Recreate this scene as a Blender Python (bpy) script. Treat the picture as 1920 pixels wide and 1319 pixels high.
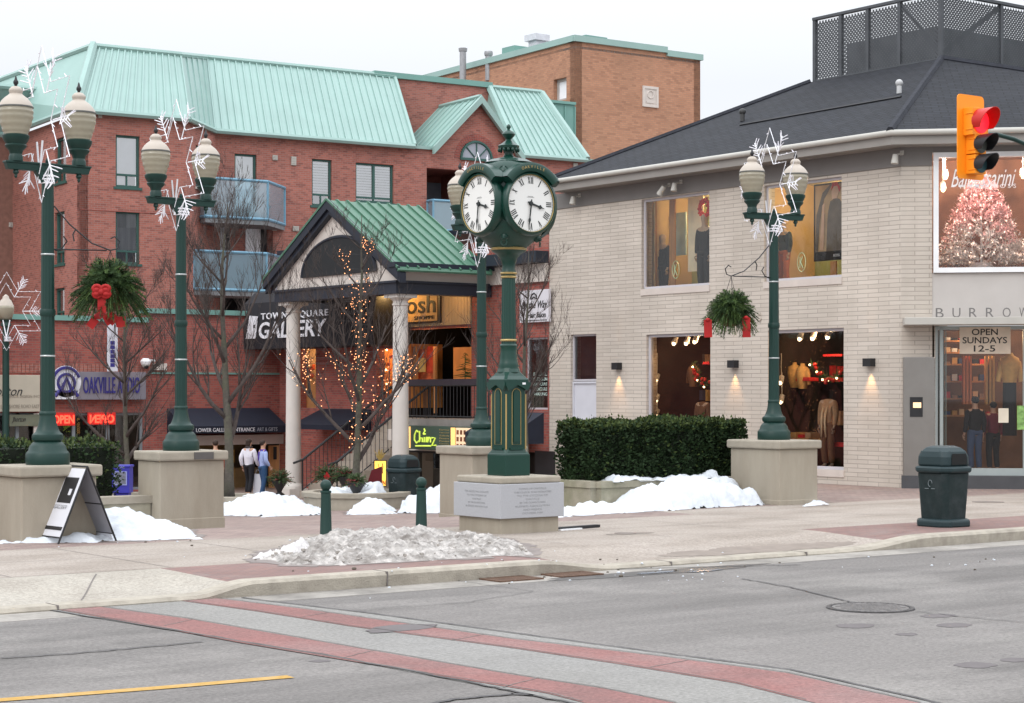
import bpy, math, random
from math import sin, cos, pi, radians, sqrt, atan2, hypot, exp
from mathutils import Vector, Matrix, noise as mnoise
for o in list(bpy.data.objects): bpy.data.objects.remove(o, do_unlink=True)
SC = bpy.context.scene
COL = SC.collection
# ------------------------------------------------------------------ camera
TH = radians(36.76); FW = (sin(TH), cos(TH)); RT = (cos(TH), -sin(TH))
FPX = 3550.0; HZ = 736.0; CX = 960.0; EYE = 2.1
cam_d = bpy.data.cameras.new('camera'); cam = bpy.data.objects.new('camera', cam_d); COL.objects.link(cam)
cam.location = (0, 0, EYE); cam.rotation_euler = (radians(90), 0, -TH)
cam_d.sensor_width = 36; cam_d.lens = 36*FPX/1920; cam_d.shift_y = (HZ-659.5)/1920
cam_d.clip_start = 0.1; cam_d.clip_end = 2000
SC.camera = cam
# ------------------------------------------------------------------ world, sun, exposure
W = bpy.data.worlds.new('World'); SC.world = W; W.use_nodes = True
wn = W.node_tree.nodes; wl = W.node_tree.links
bg = wn['Background']
sky = wn.new('ShaderNodeTexSky'); sky.sky_type = 'NISHITA'; sky.sun_disc = False
SUN_EL, SUN_AZ = 38.0, 250.0
sky.sun_elevation = radians(SUN_EL); sky.sun_rotation = radians(SUN_AZ)
sky.air_density = 1.0; sky.dust_density = 4.0; sky.ozone_density = 1.0
hs = wn.new('ShaderNodeHueSaturation'); hs.inputs['Saturation'].default_value = 0.12
mxw = wn.new('ShaderNodeMix'); mxw.data_type = 'RGBA'; mxw.inputs['Factor'].default_value = 0.92

tcw = wn.new('ShaderNodeTexCoord'); spx = wn.new('ShaderNodeSeparateXYZ'); zr = wn.new('ShaderNodeMapRange')
zr.inputs['From Min'].default_value = 0.16; zr.inputs['From Max'].default_value = 0.8; zr.inputs['To Min'].default_value = 1.09; zr.inputs['To Max'].default_value = 2.9
vs_ = wn.new('ShaderNodeVectorMath'); vs_.operation = 'SCALE'; vs_.inputs[0].default_value = (9.75, 10.15, 10.7)   # overcast cloud deck, brighter overhead
wl.new(tcw.outputs['Generated'], spx.inputs[0]); wl.new(spx.outputs['Z'], zr.inputs['Value']); wl.new(zr.outputs['Result'], vs_.inputs['Scale']); wl.new(vs_.outputs['Vector'], mxw.inputs['B'])
wl.new(sky.outputs['Color'], hs.inputs['Color']); wl.new(hs.outputs['Color'], mxw.inputs['A'])
wl.new(mxw.outputs['Result'], bg.inputs['Color']); bg.inputs['Strength'].default_value = 0.1
sund = bpy.data.lights.new('sun', 'SUN'); sund.energy = 0.7; sund.angle = radians(25); sund.color = (1, .95, .88)
sun = bpy.data.objects.new('sun', sund); COL.objects.link(sun)
sd = Vector((sin(radians(SUN_AZ))*cos(radians(SUN_EL)), cos(radians(SUN_AZ))*cos(radians(SUN_EL)), sin(radians(SUN_EL))))
sun.rotation_euler = sd.to_track_quat('Z', 'Y').to_euler(); sun.location = (0, 0, 40)
SC.view_settings.view_transform = 'Standard'; SC.view_settings.look = 'None'
SC.view_settings.exposure = -0.14; SC.view_settings.gamma = 1
SC.render.resolution_x = 1024; SC.render.resolution_y = 703
SC.render.engine = 'CYCLES'
# ------------------------------------------------------------------ measuring helpers (photo pixel -> point of a real plane)
def ray(px, py):
    k = (px-CX)/FPX
    return FW[0]+RT[0]*k, FW[1]+RT[1]*k, (HZ-py)/FPX
def onz(px, py, z=0.0):
    d = ray(px, py); t = (z-EYE)/d[2]; return Vector((d[0]*t, d[1]*t, z))
def onx(px, py, x):
    d = ray(px, py); t = x/d[0]; return Vector((x, d[1]*t, EYE+d[2]*t))
def ony(px, py, y):
    d = ray(px, py); t = y/d[1]; return Vector((d[0]*t, y, EYE+d[2]*t))
def ond(px, py, D):
    d = ray(px, py); return Vector((d[0]*D, d[1]*D, EYE+d[2]*D))
def sm(t): t = max(0., min(1., t)); return t*t*(3-2*t)
def lerp(a, b, t): return a+(b-a)*t
# ------------------------------------------------------------------ materials
MATS = {}
def newmat(name):
    m = bpy.data.materials.new(name); m.use_nodes = True; MATS[name] = m
    return m, m.node_tree.nodes, m.node_tree.links, m.node_tree.nodes['Principled BSDF']
def rgb(c): return (c[0], c[1], c[2], 1)
def M(name, col, rough=.6, var=.12, scale=3., bump=0., bscale=60., metal=0., spec=.4, dirt=None, dscale=.6, damt=.5, detail=6, uv=False, coat=0, stretch=None):
    """plain surface: base colour with soft procedural variation, optional second (dirt) colour in patches, optional bump"""
    m, n, l, b = newmat(name)
    tc = n.new('ShaderNodeTexCoord'); src = tc.outputs['UV' if uv else 'Object']
    if stretch:
        mp = n.new('ShaderNodeMapping'); mp.inputs['Scale'].default_value = stretch; l.new(src, mp.inputs['Vector']); src = mp.outputs['Vector']
    t = n.new('ShaderNodeTexNoise'); t.inputs['Scale'].default_value = scale; t.inputs['Detail'].default_value = detail; l.new(src, t.inputs['Vector'])
    r = n.new('ShaderNodeMapRange'); r.inputs['From Min'].default_value = .3; r.inputs['From Max'].default_value = .7
    r.inputs['To Min'].default_value = 1-var; r.inputs['To Max'].default_value = 1+var; l.new(t.outputs['Fac'], r.inputs['Value'])
    v = n.new('ShaderNodeVectorMath'); v.operation = 'SCALE'; v.inputs[0].default_value = col; l.new(r.outputs['Result'], v.inputs['Scale'])
    out = v.outputs['Vector']
    if dirt:
        t2 = n.new('ShaderNodeTexNoise'); t2.inputs['Scale'].default_value = dscale; t2.inputs['Detail'].default_value = 8; t2.inputs['Roughness'].default_value = .65
        l.new(src, t2.inputs['Vector'])
        r2 = n.new('ShaderNodeMapRange'); r2.inputs['From Min'].default_value = .45; r2.inputs['From Max'].default_value = .7; r2.inputs['To Max'].default_value = damt
        l.new(t2.outputs['Fac'], r2.inputs['Value'])
        x = n.new('ShaderNodeMix'); x.data_type = 'RGBA'; x.inputs['B'].default_value = rgb(dirt)
        l.new(r2.outputs['Result'], x.inputs['Factor']); l.new(out, x.inputs['A']); out = x.outputs['Result']
    l.new(out, b.inputs['Base Color'])
    b.inputs['Roughness'].default_value = rough; b.inputs['Metallic'].default_value = metal; b.inputs['Specular IOR Level'].default_value = spec
    if coat: b.inputs['Coat Weight'].default_value = coat; b.inputs['Coat Roughness'].default_value = .15
    if bump:
        t3 = n.new('ShaderNodeTexNoise'); t3.inputs['Scale'].default_value = bscale; t3.inputs['Detail'].default_value = 5; l.new(src, t3.inputs['Vector'])
        bp = n.new('ShaderNodeBump'); bp.inputs['Strength'].default_value = bump; bp.inputs['Distance'].default_value = .02
        l.new(t3.outputs['Fac'], bp.inputs['Height']); l.new(bp.outputs['Normal'], b.inputs['Normal'])
    return m
def MB_brick(name, c1, c2, mortar, bw, bh, ms=.01, dark=None, stain=None, bump=.4, rough=.85, offset=.5, bias=0., stain_scale=.35, vstreak=True):
    m, n, l, b = newmat(name)
    tc = n.new('ShaderNodeTexCoord')
    t = n.new('ShaderNodeTexBrick'); t.inputs['Scale'].default_value = 1; t.inputs['Brick Width'].default_value = bw; t.inputs['Row Height'].default_value = bh
    t.inputs['Mortar Size'].default_value = ms; t.inputs['Mortar Smooth'].default_value = .3; t.inputs['Bias'].default_value = bias; t.offset = offset
    t.inputs['Color1'].default_value = rgb(c1); t.inputs['Color2'].default_value = rgb(c2); t.inputs['Mortar'].default_value = rgb(mortar)
    l.new(tc.outputs['UV'], t.inputs['Vector'])
    out = t.outputs['Color']
    if dark:   # scattered odd bricks in another colour
        t2 = n.new('ShaderNodeTexBrick'); t2.inputs['Scale'].default_value = 1; t2.inputs['Brick Width'].default_value = bw; t2.inputs['Row Height'].default_value = bh; t2.offset = offset
        t2.inputs['Mortar Size'].default_value = 0; t2.inputs['Bias'].default_value = -.72
        t2.inputs['Color1'].default_value = (0, 0, 0, 1); t2.inputs['Color2'].default_value = (1, 1, 1, 1)
        l.new(tc.outputs['UV'], t2.inputs['Vector'])
        pw = n.new('ShaderNodeMath'); pw.operation = 'MULTIPLY'; pw.inputs[1].default_value = 1.0; l.new(t2.outputs['Color'], pw.inputs[0])
        x = n.new('ShaderNodeMix'); x.data_type = 'RGBA'; x.inputs['B'].default_value = rgb(dark)
        l.new(pw.outputs[0], x.inputs['Factor']); l.new(out, x.inputs['A']); out = x.outputs['Result']
    ns = n.new('ShaderNodeTexNoise'); ns.inputs['Scale'].default_value = stain_scale; ns.inputs['Detail'].default_value = 9; ns.inputs['Roughness'].default_value = .6
    l.new(tc.outputs['UV'], ns.inputs['Vector'])
    mr = n.new('ShaderNodeMapRange'); mr.inputs['From Min'].default_value = .3; mr.inputs['From Max'].default_value = .7; mr.inputs['To Min'].default_value = .86; mr.inputs['To Max'].default_value = 1.12
    l.new(ns.outputs['Fac'], mr.inputs['Value'])
    vm = n.new('ShaderNodeVectorMath'); vm.operation = 'SCALE'; l.new(out, vm.inputs[0]); l.new(mr.outputs['Result'], vm.inputs['Scale']); out = vm.outputs['Vector']
    if stain:
        mp = n.new('ShaderNodeMapping'); mp.inputs['Scale'].default_value = (1.6, .25, 1) if vstreak else (1, 1, 1); l.new(tc.outputs['UV'], mp.inputs['Vector'])
        n2 = n.new('ShaderNodeTexNoise'); n2.inputs['Scale'].default_value = .8; n2.inputs['Detail'].default_value = 8; l.new(mp.outputs['Vector'], n2.inputs['Vector'])
        r2 = n.new('ShaderNodeMapRange'); r2.inputs['From Min'].default_value = .5; r2.inputs['From Max'].default_value = .75; r2.inputs['To Max'].default_value = .45; l.new(n2.outputs['Fac'], r2.inputs['Value'])
        x2 = n.new('ShaderNodeMix'); x2.data_type = 'RGBA'; x2.inputs['B'].default_value = rgb(stain); l.new(r2.outputs['Result'], x2.inputs['Factor']); l.new(out, x2.inputs['A']); out = x2.outputs['Result']
    l.new(out, b.inputs['Base Color']); b.inputs['Roughness'].default_value = rough
    if bump:
        inv = n.new('ShaderNodeMath'); inv.operation = 'SUBTRACT'; inv.inputs[0].default_value = 1; l.new(t.outputs['Fac'], inv.inputs[1])
        bp = n.new('ShaderNodeBump'); bp.inputs['Strength'].default_value = bump; bp.inputs['Distance'].default_value = .012
        l.new(inv.outputs[0], bp.inputs['Height']); l.new(bp.outputs['Normal'], b.inputs['Normal'])
    return m
def EM(name, col, s):
    m, n, l, b = newmat(name); b.inputs['Base Color'].default_value = rgb(col)
    b.inputs['Emission Color'].default_value = rgb(col); b.inputs['Emission Strength'].default_value = s; return m
def GLASS(name, tint=(.9, .95, .95), refl=.1, rough=.02, body=0., bodycol=(.3, .4, .5)):
    """thin architectural glass: transparent + fresnel reflection (+ optional tinted body)"""
    m, n, l, b = newmat(name); n.remove(b)
    out = n['Material Output']
    tr = n.new('ShaderNodeBsdfTransparent'); tr.inputs['Color'].default_value = rgb(tint)
    gl = n.new('ShaderNodeBsdfGlossy'); gl.inputs['Roughness'].default_value = rough
    lw = n.new('ShaderNodeFresnel'); lw.inputs['IOR'].default_value = 1.5
    ad = n.new('ShaderNodeMath'); ad.operation = 'MULTIPLY_ADD'; ad.inputs[1].default_value = 1.0; ad.inputs[2].default_value = refl; ad.use_clamp = True
    l.new(lw.outputs['Fac'], ad.inputs[0])
    mx = n.new('ShaderNodeMixShader'); l.new(ad.outputs[0], mx.inputs['Fac'])
    if body:
        df = n.new('ShaderNodeBsdfDiffuse'); df.inputs['Color'].default_value = rgb(bodycol)
        m2 = n.new('ShaderNodeMixShader'); m2.inputs['Fac'].default_value = body
        l.new(tr.outputs[0], m2.inputs[1]); l.new(df.outputs[0], m2.inputs[2]); l.new(m2.outputs[0], mx.inputs[1])
    else: l.new(tr.outputs[0], mx.inputs[1])
    l.new(gl.outputs[0], mx.inputs[2]); l.new(mx.outputs[0], out.inputs['Surface']); return m
# ------------------------------------------------------------------ mesh builder
class MB:
    def __init__(s): s.v = []; s.f = []; s.mi = []; s.cur = 0
    def add(s, vs, fs, mi=None):
        k = len(s.v); s.v += [tuple(v) for v in vs]
        for f in fs: s.f.append([i+k for i in f]); s.mi.append(s.cur if mi is None else mi)
        return s
    def quad(s, *p, mi=None): return s.add(p, [list(range(len(p)))], mi)
    def box(s, x0, x1, y0, y1, z0, z1, mi=None):
        if x0 > x1: x0, x1 = x1, x0
        if y0 > y1: y0, y1 = y1, y0
        if z0 > z1: z0, z1 = z1, z0
        return s.add([(x0,y0,z0),(x1,y0,z0),(x1,y1,z0),(x0,y1,z0),(x0,y0,z1),(x1,y0,z1),(x1,y1,z1),(x0,y1,z1)],
            [(0,3,2,1),(4,5,6,7),(0,1,5,4),(1,2,6,5),(2,3,7,6),(3,0,4,7)], mi)
    def hexa(s, p, mi=None):   # 8 points: bottom 4 ccw, top 4 ccw
        return s.add(p, [(0,3,2,1),(4,5,6,7),(0,1,5,4),(1,2,6,5),(2,3,7,6),(3,0,4,7)], mi)
    def tube(s, a, b, r0, r1=None, n=8, caps=True, mi=None):
        if r1 is None: r1 = r0
        a = Vector(a); b = Vector(b); d = b-a
        if d.length < 1e-6: return s
        q = d.to_track_quat('Z', 'Y'); X = q @ Vector((1,0,0)); Y = q @ Vector((0,1,0))
        vs = []
        for p, r in ((a, r0), (b, r1)):
            for i in range(n):
                t = 2*pi*i/n; vs.append(p+X*(cos(t)*r)+Y*(sin(t)*r))
        fs = [(i, (i+1) % n, n+(i+1) % n, n+i) for i in range(n)]
        if caps: fs += [tuple(range(n-1, -1, -1)), tuple(range(n, 2*n))]
        return s.add(vs, fs, mi)
    def path(s, pts, r, n=6, closed=False, mi=None):
        pts = [Vector(p) for p in pts]; m = len(pts)
        if not hasattr(r, '__len__'): r = [r]*m
        vs = []; up = None
        for i, p in enumerate(pts):
            if closed: d = pts[(i+1) % m]-pts[i-1]
            else: d = pts[min(i+1, m-1)]-pts[max(i-1, 0)]
            if d.length < 1e-9: d = Vector((0,0,1))
            d.normalize()
            if up is None: up = Vector((0,0,1)) if abs(d.z) < .9 else Vector((1,0,0))
            X = d.cross(up)
            if X.length < 1e-4: X = d.orthogonal()
            X.normalize(); Y = X.cross(d).normalized(); up = Y
            for k in range(n):
                t = 2*pi*k/n; vs.append(p+X*(cos(t)*r[i])+Y*(sin(t)*r[i]))
        fs = []
        for i in range(m if closed else m-1):
            j = (i+1) % m
            for k in range(n): fs.append((i*n+k, i*n+(k+1) % n, j*n+(k+1) % n, j*n+k))
        if not closed: fs += [tuple(range(n-1, -1, -1)), tuple(range((m-1)*n, m*n))]
        return s.add(vs, fs, mi)
    def lathe(s, prof, c=(0,0,0), n=24, rot=0., sq=None, flute=0, fl=0., mi=None):
        """prof: [(r,z)...]; sq: superellipse power for squarish sections"""
        vs = []; m = len(prof)
        for r, z in prof:
            for i in range(n):
                t = 2*pi*i/n+rot; rr = r
                if sq:
                    ct, st = abs(cos(t)), abs(sin(t)); rr = r/((ct**sq+st**sq)**(1/sq))
                if flute: rr *= 1-fl*(.5+.5*cos(flute*t))
                vs.append((c[0]+cos(t)*rr, c[1]+sin(t)*rr, c[2]+z))
        fs = []
        for j in range(m-1):
            for i in range(n): fs.append((j*n+i, j*n+(i+1) % n, (j+1)*n+(i+1) % n, (j+1)*n+i))
        fs += [tuple(range(n-1, -1, -1)), tuple(range((m-1)*n, m*n))]
        return s.add(vs, fs, mi)
    def ball(s, c, r, nu=12, nv=8, sc=(1,1,1), mi=None):
        vs = [(c[0], c[1], c[2]-r*sc[2])]
        for j in range(1, nv):
            ph = -pi/2+pi*j/nv
            for i in range(nu):
                t = 2*pi*i/nu; vs.append((c[0]+cos(ph)*cos(t)*r*sc[0], c[1]+cos(ph)*sin(t)*r*sc[1], c[2]+sin(ph)*r*sc[2]))
        vs.append((c[0], c[1], c[2]+r*sc[2])); fs = []
        for i in range(nu): fs.append((0, 1+(i+1) % nu, 1+i))
        for j in range(nv-2):
            for i in range(nu): a = 1+j*nu; b = a+nu; fs.append((a+i, a+(i+1) % nu, b+(i+1) % nu, b+i))
        a = 1+(nv-2)*nu
        for i in range(nu): fs.append((a+i, a+(i+1) % nu, len(vs)-1))
        return s.add(vs, fs, mi)
    def extr(s, poly, off, mi=None):
        """closed polygon (3-D points) extruded by vector off"""
        off = Vector(off); p = [Vector(q) for q in poly]; n = len(p)
        vs = p+[q+off for q in p]
        fs = [tuple(range(n-1, -1, -1)), tuple(range(n, 2*n))]+[(i, (i+1) % n, n+(i+1) % n, n+i) for i in range(n)]
        return s.add(vs, fs, mi)
    def xf(s, mat, k=0):
        for i in range(k, len(s.v)): s.v[i] = tuple(mat @ Vector(s.v[i]))
        return s
    def build(s, name, mat, parent=None, smooth=None, bevel=0, recalc=True):
        off = Vector((0,0,0)); p = parent
        while p is not None: off += Vector(p.location); p = p.parent
        me = bpy.data.meshes.new(name)
        me.from_pydata([tuple(Vector(v)-off) for v in s.v], [], s.f)
        for m in (mat if isinstance(mat, (list, tuple)) else [mat]): me.materials.append(m)
        me.polygons.foreach_set('material_index', s.mi)
        me.update()
        if recalc:
            import bmesh
            bm = bmesh.new(); bm.from_mesh(me); bmesh.ops.recalc_face_normals(bm, faces=bm.faces); bm.to_mesh(me); bm.free()
        uv = me.uv_layers.new(name='UVMap').data
        vs = me.vertices
        for poly in me.polygons:
            nn = poly.normal
            if abs(nn.z) > .999: t = Vector((1,0,0)); b = Vector((0,1,0))
            else: t = Vector((-nn.y, nn.x, 0)).normalized(); b = nn.cross(t)
            if b.z < 0: b = -b; t = -t
            for li in poly.loop_indices:
                q = vs[me.loops[li].vertex_index].co+off; uv[li].uv = (q.dot(t), q.dot(b))
        o = bpy.data.objects.new(name, me); COL.objects.link(o); o.parent = parent
        if smooth is not None:
            me.polygons.foreach_set('use_smooth', [True]*len(me.polygons))
            if smooth < 179:
                try: me.set_sharp_from_angle(angle=radians(smooth))
                except Exception: pass
        if bevel:
            bv = o.modifiers.new('bevel', 'BEVEL'); bv.width = bevel; bv.segments = 2; bv.limit_method = 'ANGLE'; bv.angle_limit = radians(40)
        return o
def tag(o, label=None, cat=None, group=None, kind=None):
    if label: o['label'] = label
    if cat: o['category'] = cat
    if group: o['group'] = group
    if kind: o['kind'] = kind
    return o
def thing(name, label, cat, loc=(0,0,0), group=None):
    o = bpy.data.objects.new(name, None); o.empty_display_size = .3; COL.objects.link(o); o.location = loc
    return tag(o, label, cat, group)
def dup(root, loc, rz=0, label=None, group=None, parent=None):
    r = root.copy(); COL.objects.link(r)
    if parent is None: r.location = loc; r.rotation_euler = (0, 0, rz)
    else: r.parent = parent
    if label: r['label'] = label
    if group: r['group'] = group
    for ch in list(root.children): dup(ch, None, 0, parent=r)
    return r
class Fac:
    """a vertical plane: h runs to the viewer's right, d outwards"""
    def __init__(s, ox, oy, hx, hy):
        q = hypot(hx, hy); s.o = (ox, oy); s.h = (hx/q, hy/q); s.n = (s.h[1], -s.h[0])
    def P(s, h, z, d=0): return Vector((s.o[0]+s.h[0]*h+s.n[0]*d, s.o[1]+s.h[1]*h+s.n[1]*d, z))
    def px(s, px, py, d=0):
        r = ray(px, py); ox = s.o[0]+s.n[0]*d; oy = s.o[1]+s.n[1]*d
        t = (ox*s.n[0]+oy*s.n[1])/(r[0]*s.n[0]+r[1]*s.n[1])
        x, y = r[0]*t, r[1]*t
        return ((x-ox)*s.h[0]+(y-oy)*s.h[1], EYE+r[2]*t)
    def rect(s, x0, y0, x1, y1, d=0):
        a = s.px(x0, y0, d); b = s.px(x0, y1, d); c = s.px(x1, y1, d); return (a[0], c[0], b[1], a[1])
    def box(s, mb, h0, h1, z0, z1, d0, d1, mi=None):
        if d0 > d1: d0, d1 = d1, d0
        return mb.hexa([s.P(h0,z0,d1), s.P(h1,z0,d1), s.P(h1,z0,d0), s.P(h0,z0,d0), s.P(h0,z1,d1), s.P(h1,z1,d1), s.P(h1,z1,d0), s.P(h0,z1,d0)], mi)
    def wall(s, mb, h0, h1, z0, z1, holes=(), th=.3, mi=None, rmi=None):
        hs = sorted(set([h0, h1]+[v for r in holes for v in r[:2]])); zs = sorted(set([z0, z1]+[v for r in holes for v in r[2:]]))
        hs = [h for h in hs if h0 <= h <= h1]; zs = [z for z in zs if z0 <= z <= z1]
        nh, nz = len(hs)-1, len(zs)-1
        def solid(i, j):
            if i < 0 or j < 0 or i >= nh or j >= nz: return False
            a, b = (hs[i]+hs[i+1])/2, (zs[j]+zs[j+1])/2
            return not any(r[0] < a < r[1] and r[2] < b < r[3] for r in holes)
        for i in range(nh):
            for j in range(nz):
                if not solid(i, j): continue
                a, b, c, e = hs[i], hs[i+1], zs[j], zs[j+1]
                mb.quad(s.P(a,c), s.P(b,c), s.P(b,e), s.P(a,e), mi=mi)
                mb.quad(s.P(b,c,-th), s.P(a,c,-th), s.P(a,e,-th), s.P(b,e,-th), mi=mi)
                for (di, dj, p, q) in ((-1,0,(a,c),(a,e)), (1,0,(b,e),(b,c)), (0,-1,(b,c),(a,c)), (0,1,(a,e),(b,e))):
                    if not solid(i+di, j+dj): mb.quad(s.P(p[0],p[1]), s.P(q[0],q[1]), s.P(q[0],q[1],-th), s.P(p[0],p[1],-th), mi=mi)
        return mb
    def frame(s, mb, r, w, d0, d1, mi=None):
        h0, h1, z0, z1 = r
        s.box(mb, h0, h0+w, z0, z1, d0, d1, mi); s.box(mb, h1-w, h1, z0, z1, d0, d1, mi)
        s.box(mb, h0+w, h1-w, z0, z0+w, d0, d1, mi); s.box(mb, h0+w, h1-w, z1-w, z1, d0, d1, mi)
        return mb
def text_verts(s, shear=0, bold=0, spacing=1.0, extr=.5):
    cu = bpy.data.curves.new('t', 'FONT'); cu.body = s; cu.extrude = 0; cu.shear = shear; cu.offset = bold; cu.space_character = spacing; cu.resolution_u = 3
    o = bpy.data.objects.new('t', cu); COL.objects.link(o)
    dg = bpy.context.evaluated_depsgraph_get(); me = bpy.data.meshes.new_from_object(o.evaluated_get(dg))
    vs = [v.co.copy() for v in me.vertices]; fs = [list(p.vertices) for p in me.polygons]
    bpy.data.objects.remove(o); bpy.data.curves.remove(cu); bpy.data.meshes.remove(me)
    return vs, fs
def put_text(mb, fac, s, h0, h1, z0, z1, d, th=.02, shear=0, bold=0, spacing=1., mirror=False, mi=None, slope=0.):
    vs, fs = text_verts(s, shear, bold, spacing)
    if not vs: return
    ax = min(v.x for v in vs); bx = max(v.x for v in vs); ay = min(v.y for v in vs); by = max(v.y for v in vs)
    front = []; back = []
    for v in vs:
        u = (v.x-ax)/(bx-ax); w = (v.y-ay)/(by-ay)
        if mirror: u = 1-u
        h = lerp(h0, h1, u); z = lerp(z0, z1, w)+slope*u
        front.append(fac.P(h, z, d+th)); back.append(fac.P(h, z, d))
    n = len(vs); ed = {}
    for f in fs:
        for i in range(len(f)):
            a, b = f[i], f[(i+1) % len(f)]; k = (min(a,b), max(a,b)); ed[k] = ed.get(k, [])+[(a,b)]
    sides = [(e[0][1], e[0][0], e[0][0]+n, e[0][1]+n) for e in ed.values() if len(e) == 1]
    mb.add(front+back, fs+[[i+n for i in reversed(f)] for f in fs]+sides, mi)
def stroke(mb, fac, pts, h0, h1, z0, z1, d, r, n=5, mi=None):
    """a hand-drawn line (0..1 box coordinates) laid on a plane"""
    mb.path([fac.P(lerp(h0, h1, p[0]), lerp(z0, z1, p[1]), d) for p in pts], r, n=n, mi=mi)
def area(name, loc, e, col, size=.5, parent=None): pass
def plight(name, loc, e, col=(1,.6,.3), r=.08):
    ld = bpy.data.lights.new(name, 'POINT'); ld.energy = e; ld.color = col; ld.shadow_soft_size = r
    o = bpy.data.objects.new(name, ld); COL.objects.link(o); o.location = loc; return o
# ------------------------------------------------------------------ palette
def ASPH(name, base, dark, light, stretch=(.10, 1.0, 1.0)):
    """worn asphalt: coarse aggregate speckle, wheel-polished streaks along the street, pale salt stains"""
    m, n, l, b = newmat(name); tc = n.new('ShaderNodeTexCoord'); o = tc.outputs['Object']
    def noise(sc, det, ro, vec=o):
        t = n.new('ShaderNodeTexNoise'); t.inputs['Scale'].default_value = sc; t.inputs['Detail'].default_value = det; t.inputs['Roughness'].default_value = ro; l.new(vec, t.inputs['Vector']); return t.outputs['Fac']
    def rng(v, a, b_, c, d):
        r = n.new('ShaderNodeMapRange'); r.inputs['From Min'].default_value = a; r.inputs['From Max'].default_value = b_; r.inputs['To Min'].default_value = c; r.inputs['To Max'].default_value = d; l.new(v, r.inputs['Value']); return r.outputs['Result']
    def mix(f, a, col):
        x = n.new('ShaderNodeMix'); x.data_type = 'RGBA'; l.new(f, x.inputs['Factor'])
        if isinstance(a, tuple): x.inputs['A'].default_value = rgb(a)
        else: l.new(a, x.inputs['A'])
        x.inputs['B'].default_value = rgb(col); return x.outputs['Result']
    mp = n.new('ShaderNodeMapping'); mp.inputs['Scale'].default_value = stretch; l.new(o, mp.inputs['Vector'])
    c = mix(rng(noise(1.3, 6, .6, mp.outputs['Vector']), .42, .66, 0, .75), base, dark)
    c = mix(rng(noise(.33, 9, .68), .50, .72, 0, .65), c, light)
    c = mix(rng(noise(2.6, 9, .72), .56, .74, 0, .5), c, dark)
    sp = rng(noise(24, 6, .8), .3, .7, .62, 1.38); v = n.new('ShaderNodeVectorMath'); v.operation = 'SCALE'; l.new(c, v.inputs[0]); l.new(sp, v.inputs['Scale'])
    l.new(v.outputs['Vector'], b.inputs['Base Color']); b.inputs['Roughness'].default_value = .92; b.inputs['Specular IOR Level'].default_value = .3
    bp = n.new('ShaderNodeBump'); bp.inputs['Strength'].default_value = .5; bp.inputs['Distance'].default_value = .02; l.new(noise(70, 4, .7), bp.inputs['Height']); l.new(bp.outputs['Normal'], b.inputs['Normal']); return m
asphalt = ASPH('asphalt', (.205,.190,.180), (.120,.112,.106), (.30,.28,.262))
asphalt_old = ASPH('crosswalk_concrete', (.265,.255,.24), (.205,.197,.185), (.30,.29,.28), (.5,.5,1))
redband = ASPH('red_band', (.27,.130,.120), (.20,.115,.108), (.30,.22,.21), (.8,.8,1))
concrete = ASPH('sidewalk_concrete', (.36,.312,.272), (.255,.215,.18), (.42,.37,.33), (.35,1.0,1))
ramp_conc = ASPH('ramp_concrete', (.40,.365,.315), (.31,.275,.235), (.45,.42,.37), (.6,.6,1))
kerb_m = M('kerb_concrete', (.40,.36,.30), .9, .12, 9, bump=.5, bscale=50, dirt=(.23,.20,.165), dscale=1.6, damt=.75)
gutter_m = M('gutter_concrete', (.33,.305,.275), .9, .12, 12, bump=.4, bscale=70, dirt=(.12,.11,.1), dscale=.9, damt=.8)
joint_m = M('joint', (.17,.15,.14), .95, .2)
crack_m = M('tar_crack', (.085,.08,.08), .8, .3, 12)
yellow_m = M('road_paint', (.44,.26,.06), .8, .12, 25, dirt=(.55,.38,.2), dscale=6, damt=.6)
paver = MB_brick('red_pavers', (.24,.14,.12), (.19,.11,.10), (.14,.105,.095), .21, .105, .008, dark=(.26,.19,.17), stain=(.26,.225,.205), bump=.3, stain_scale=.6, vstreak=False)
paver2 = MB_brick('plaza_pavers', (.29,.215,.185), (.22,.16,.145), (.16,.125,.115), .22, .11, .008, dark=(.24,.15,.135), stain=(.33,.285,.25), bump=.3, stain_scale=.5, vstreak=False)
snow_m = M('snow', (.62,.65,.69), .75, .10, 4, bump=.8, bscale=14, spec=.3)
dsnow_m = M('dirty_snow', (.43,.40,.375), .7, .42, 11, bump=.9, bscale=38, dirt=(.10,.08,.065), dscale=2.6, damt=.92, spec=.5)
plinth_m = M('plinth_concrete', (.36,.315,.25), .9, .06, 4, bump=.25, bscale=80, dirt=(.25,.21,.16), dscale=1.1, damt=.6, stretch=(1.5,1.5,.35))
plinth_cap = M('plinth_cap', (.35,.31,.25), .9, .08, 6, bump=.25, bscale=80, dirt=(.27,.24,.19), dscale=2, damt=.6)
planter_m = M('planter_concrete', (.33,.30,.23), .9, .14, 5, bump=.3, bscale=60, dirt=(.16,.17,.09), dscale=1.2, damt=.7)
granite_m = M('granite', (.40,.40,.42), .8, .05, 40, bump=.15, bscale=200, dirt=(.38,.38,.39), dscale=2, damt=.5)
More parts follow.
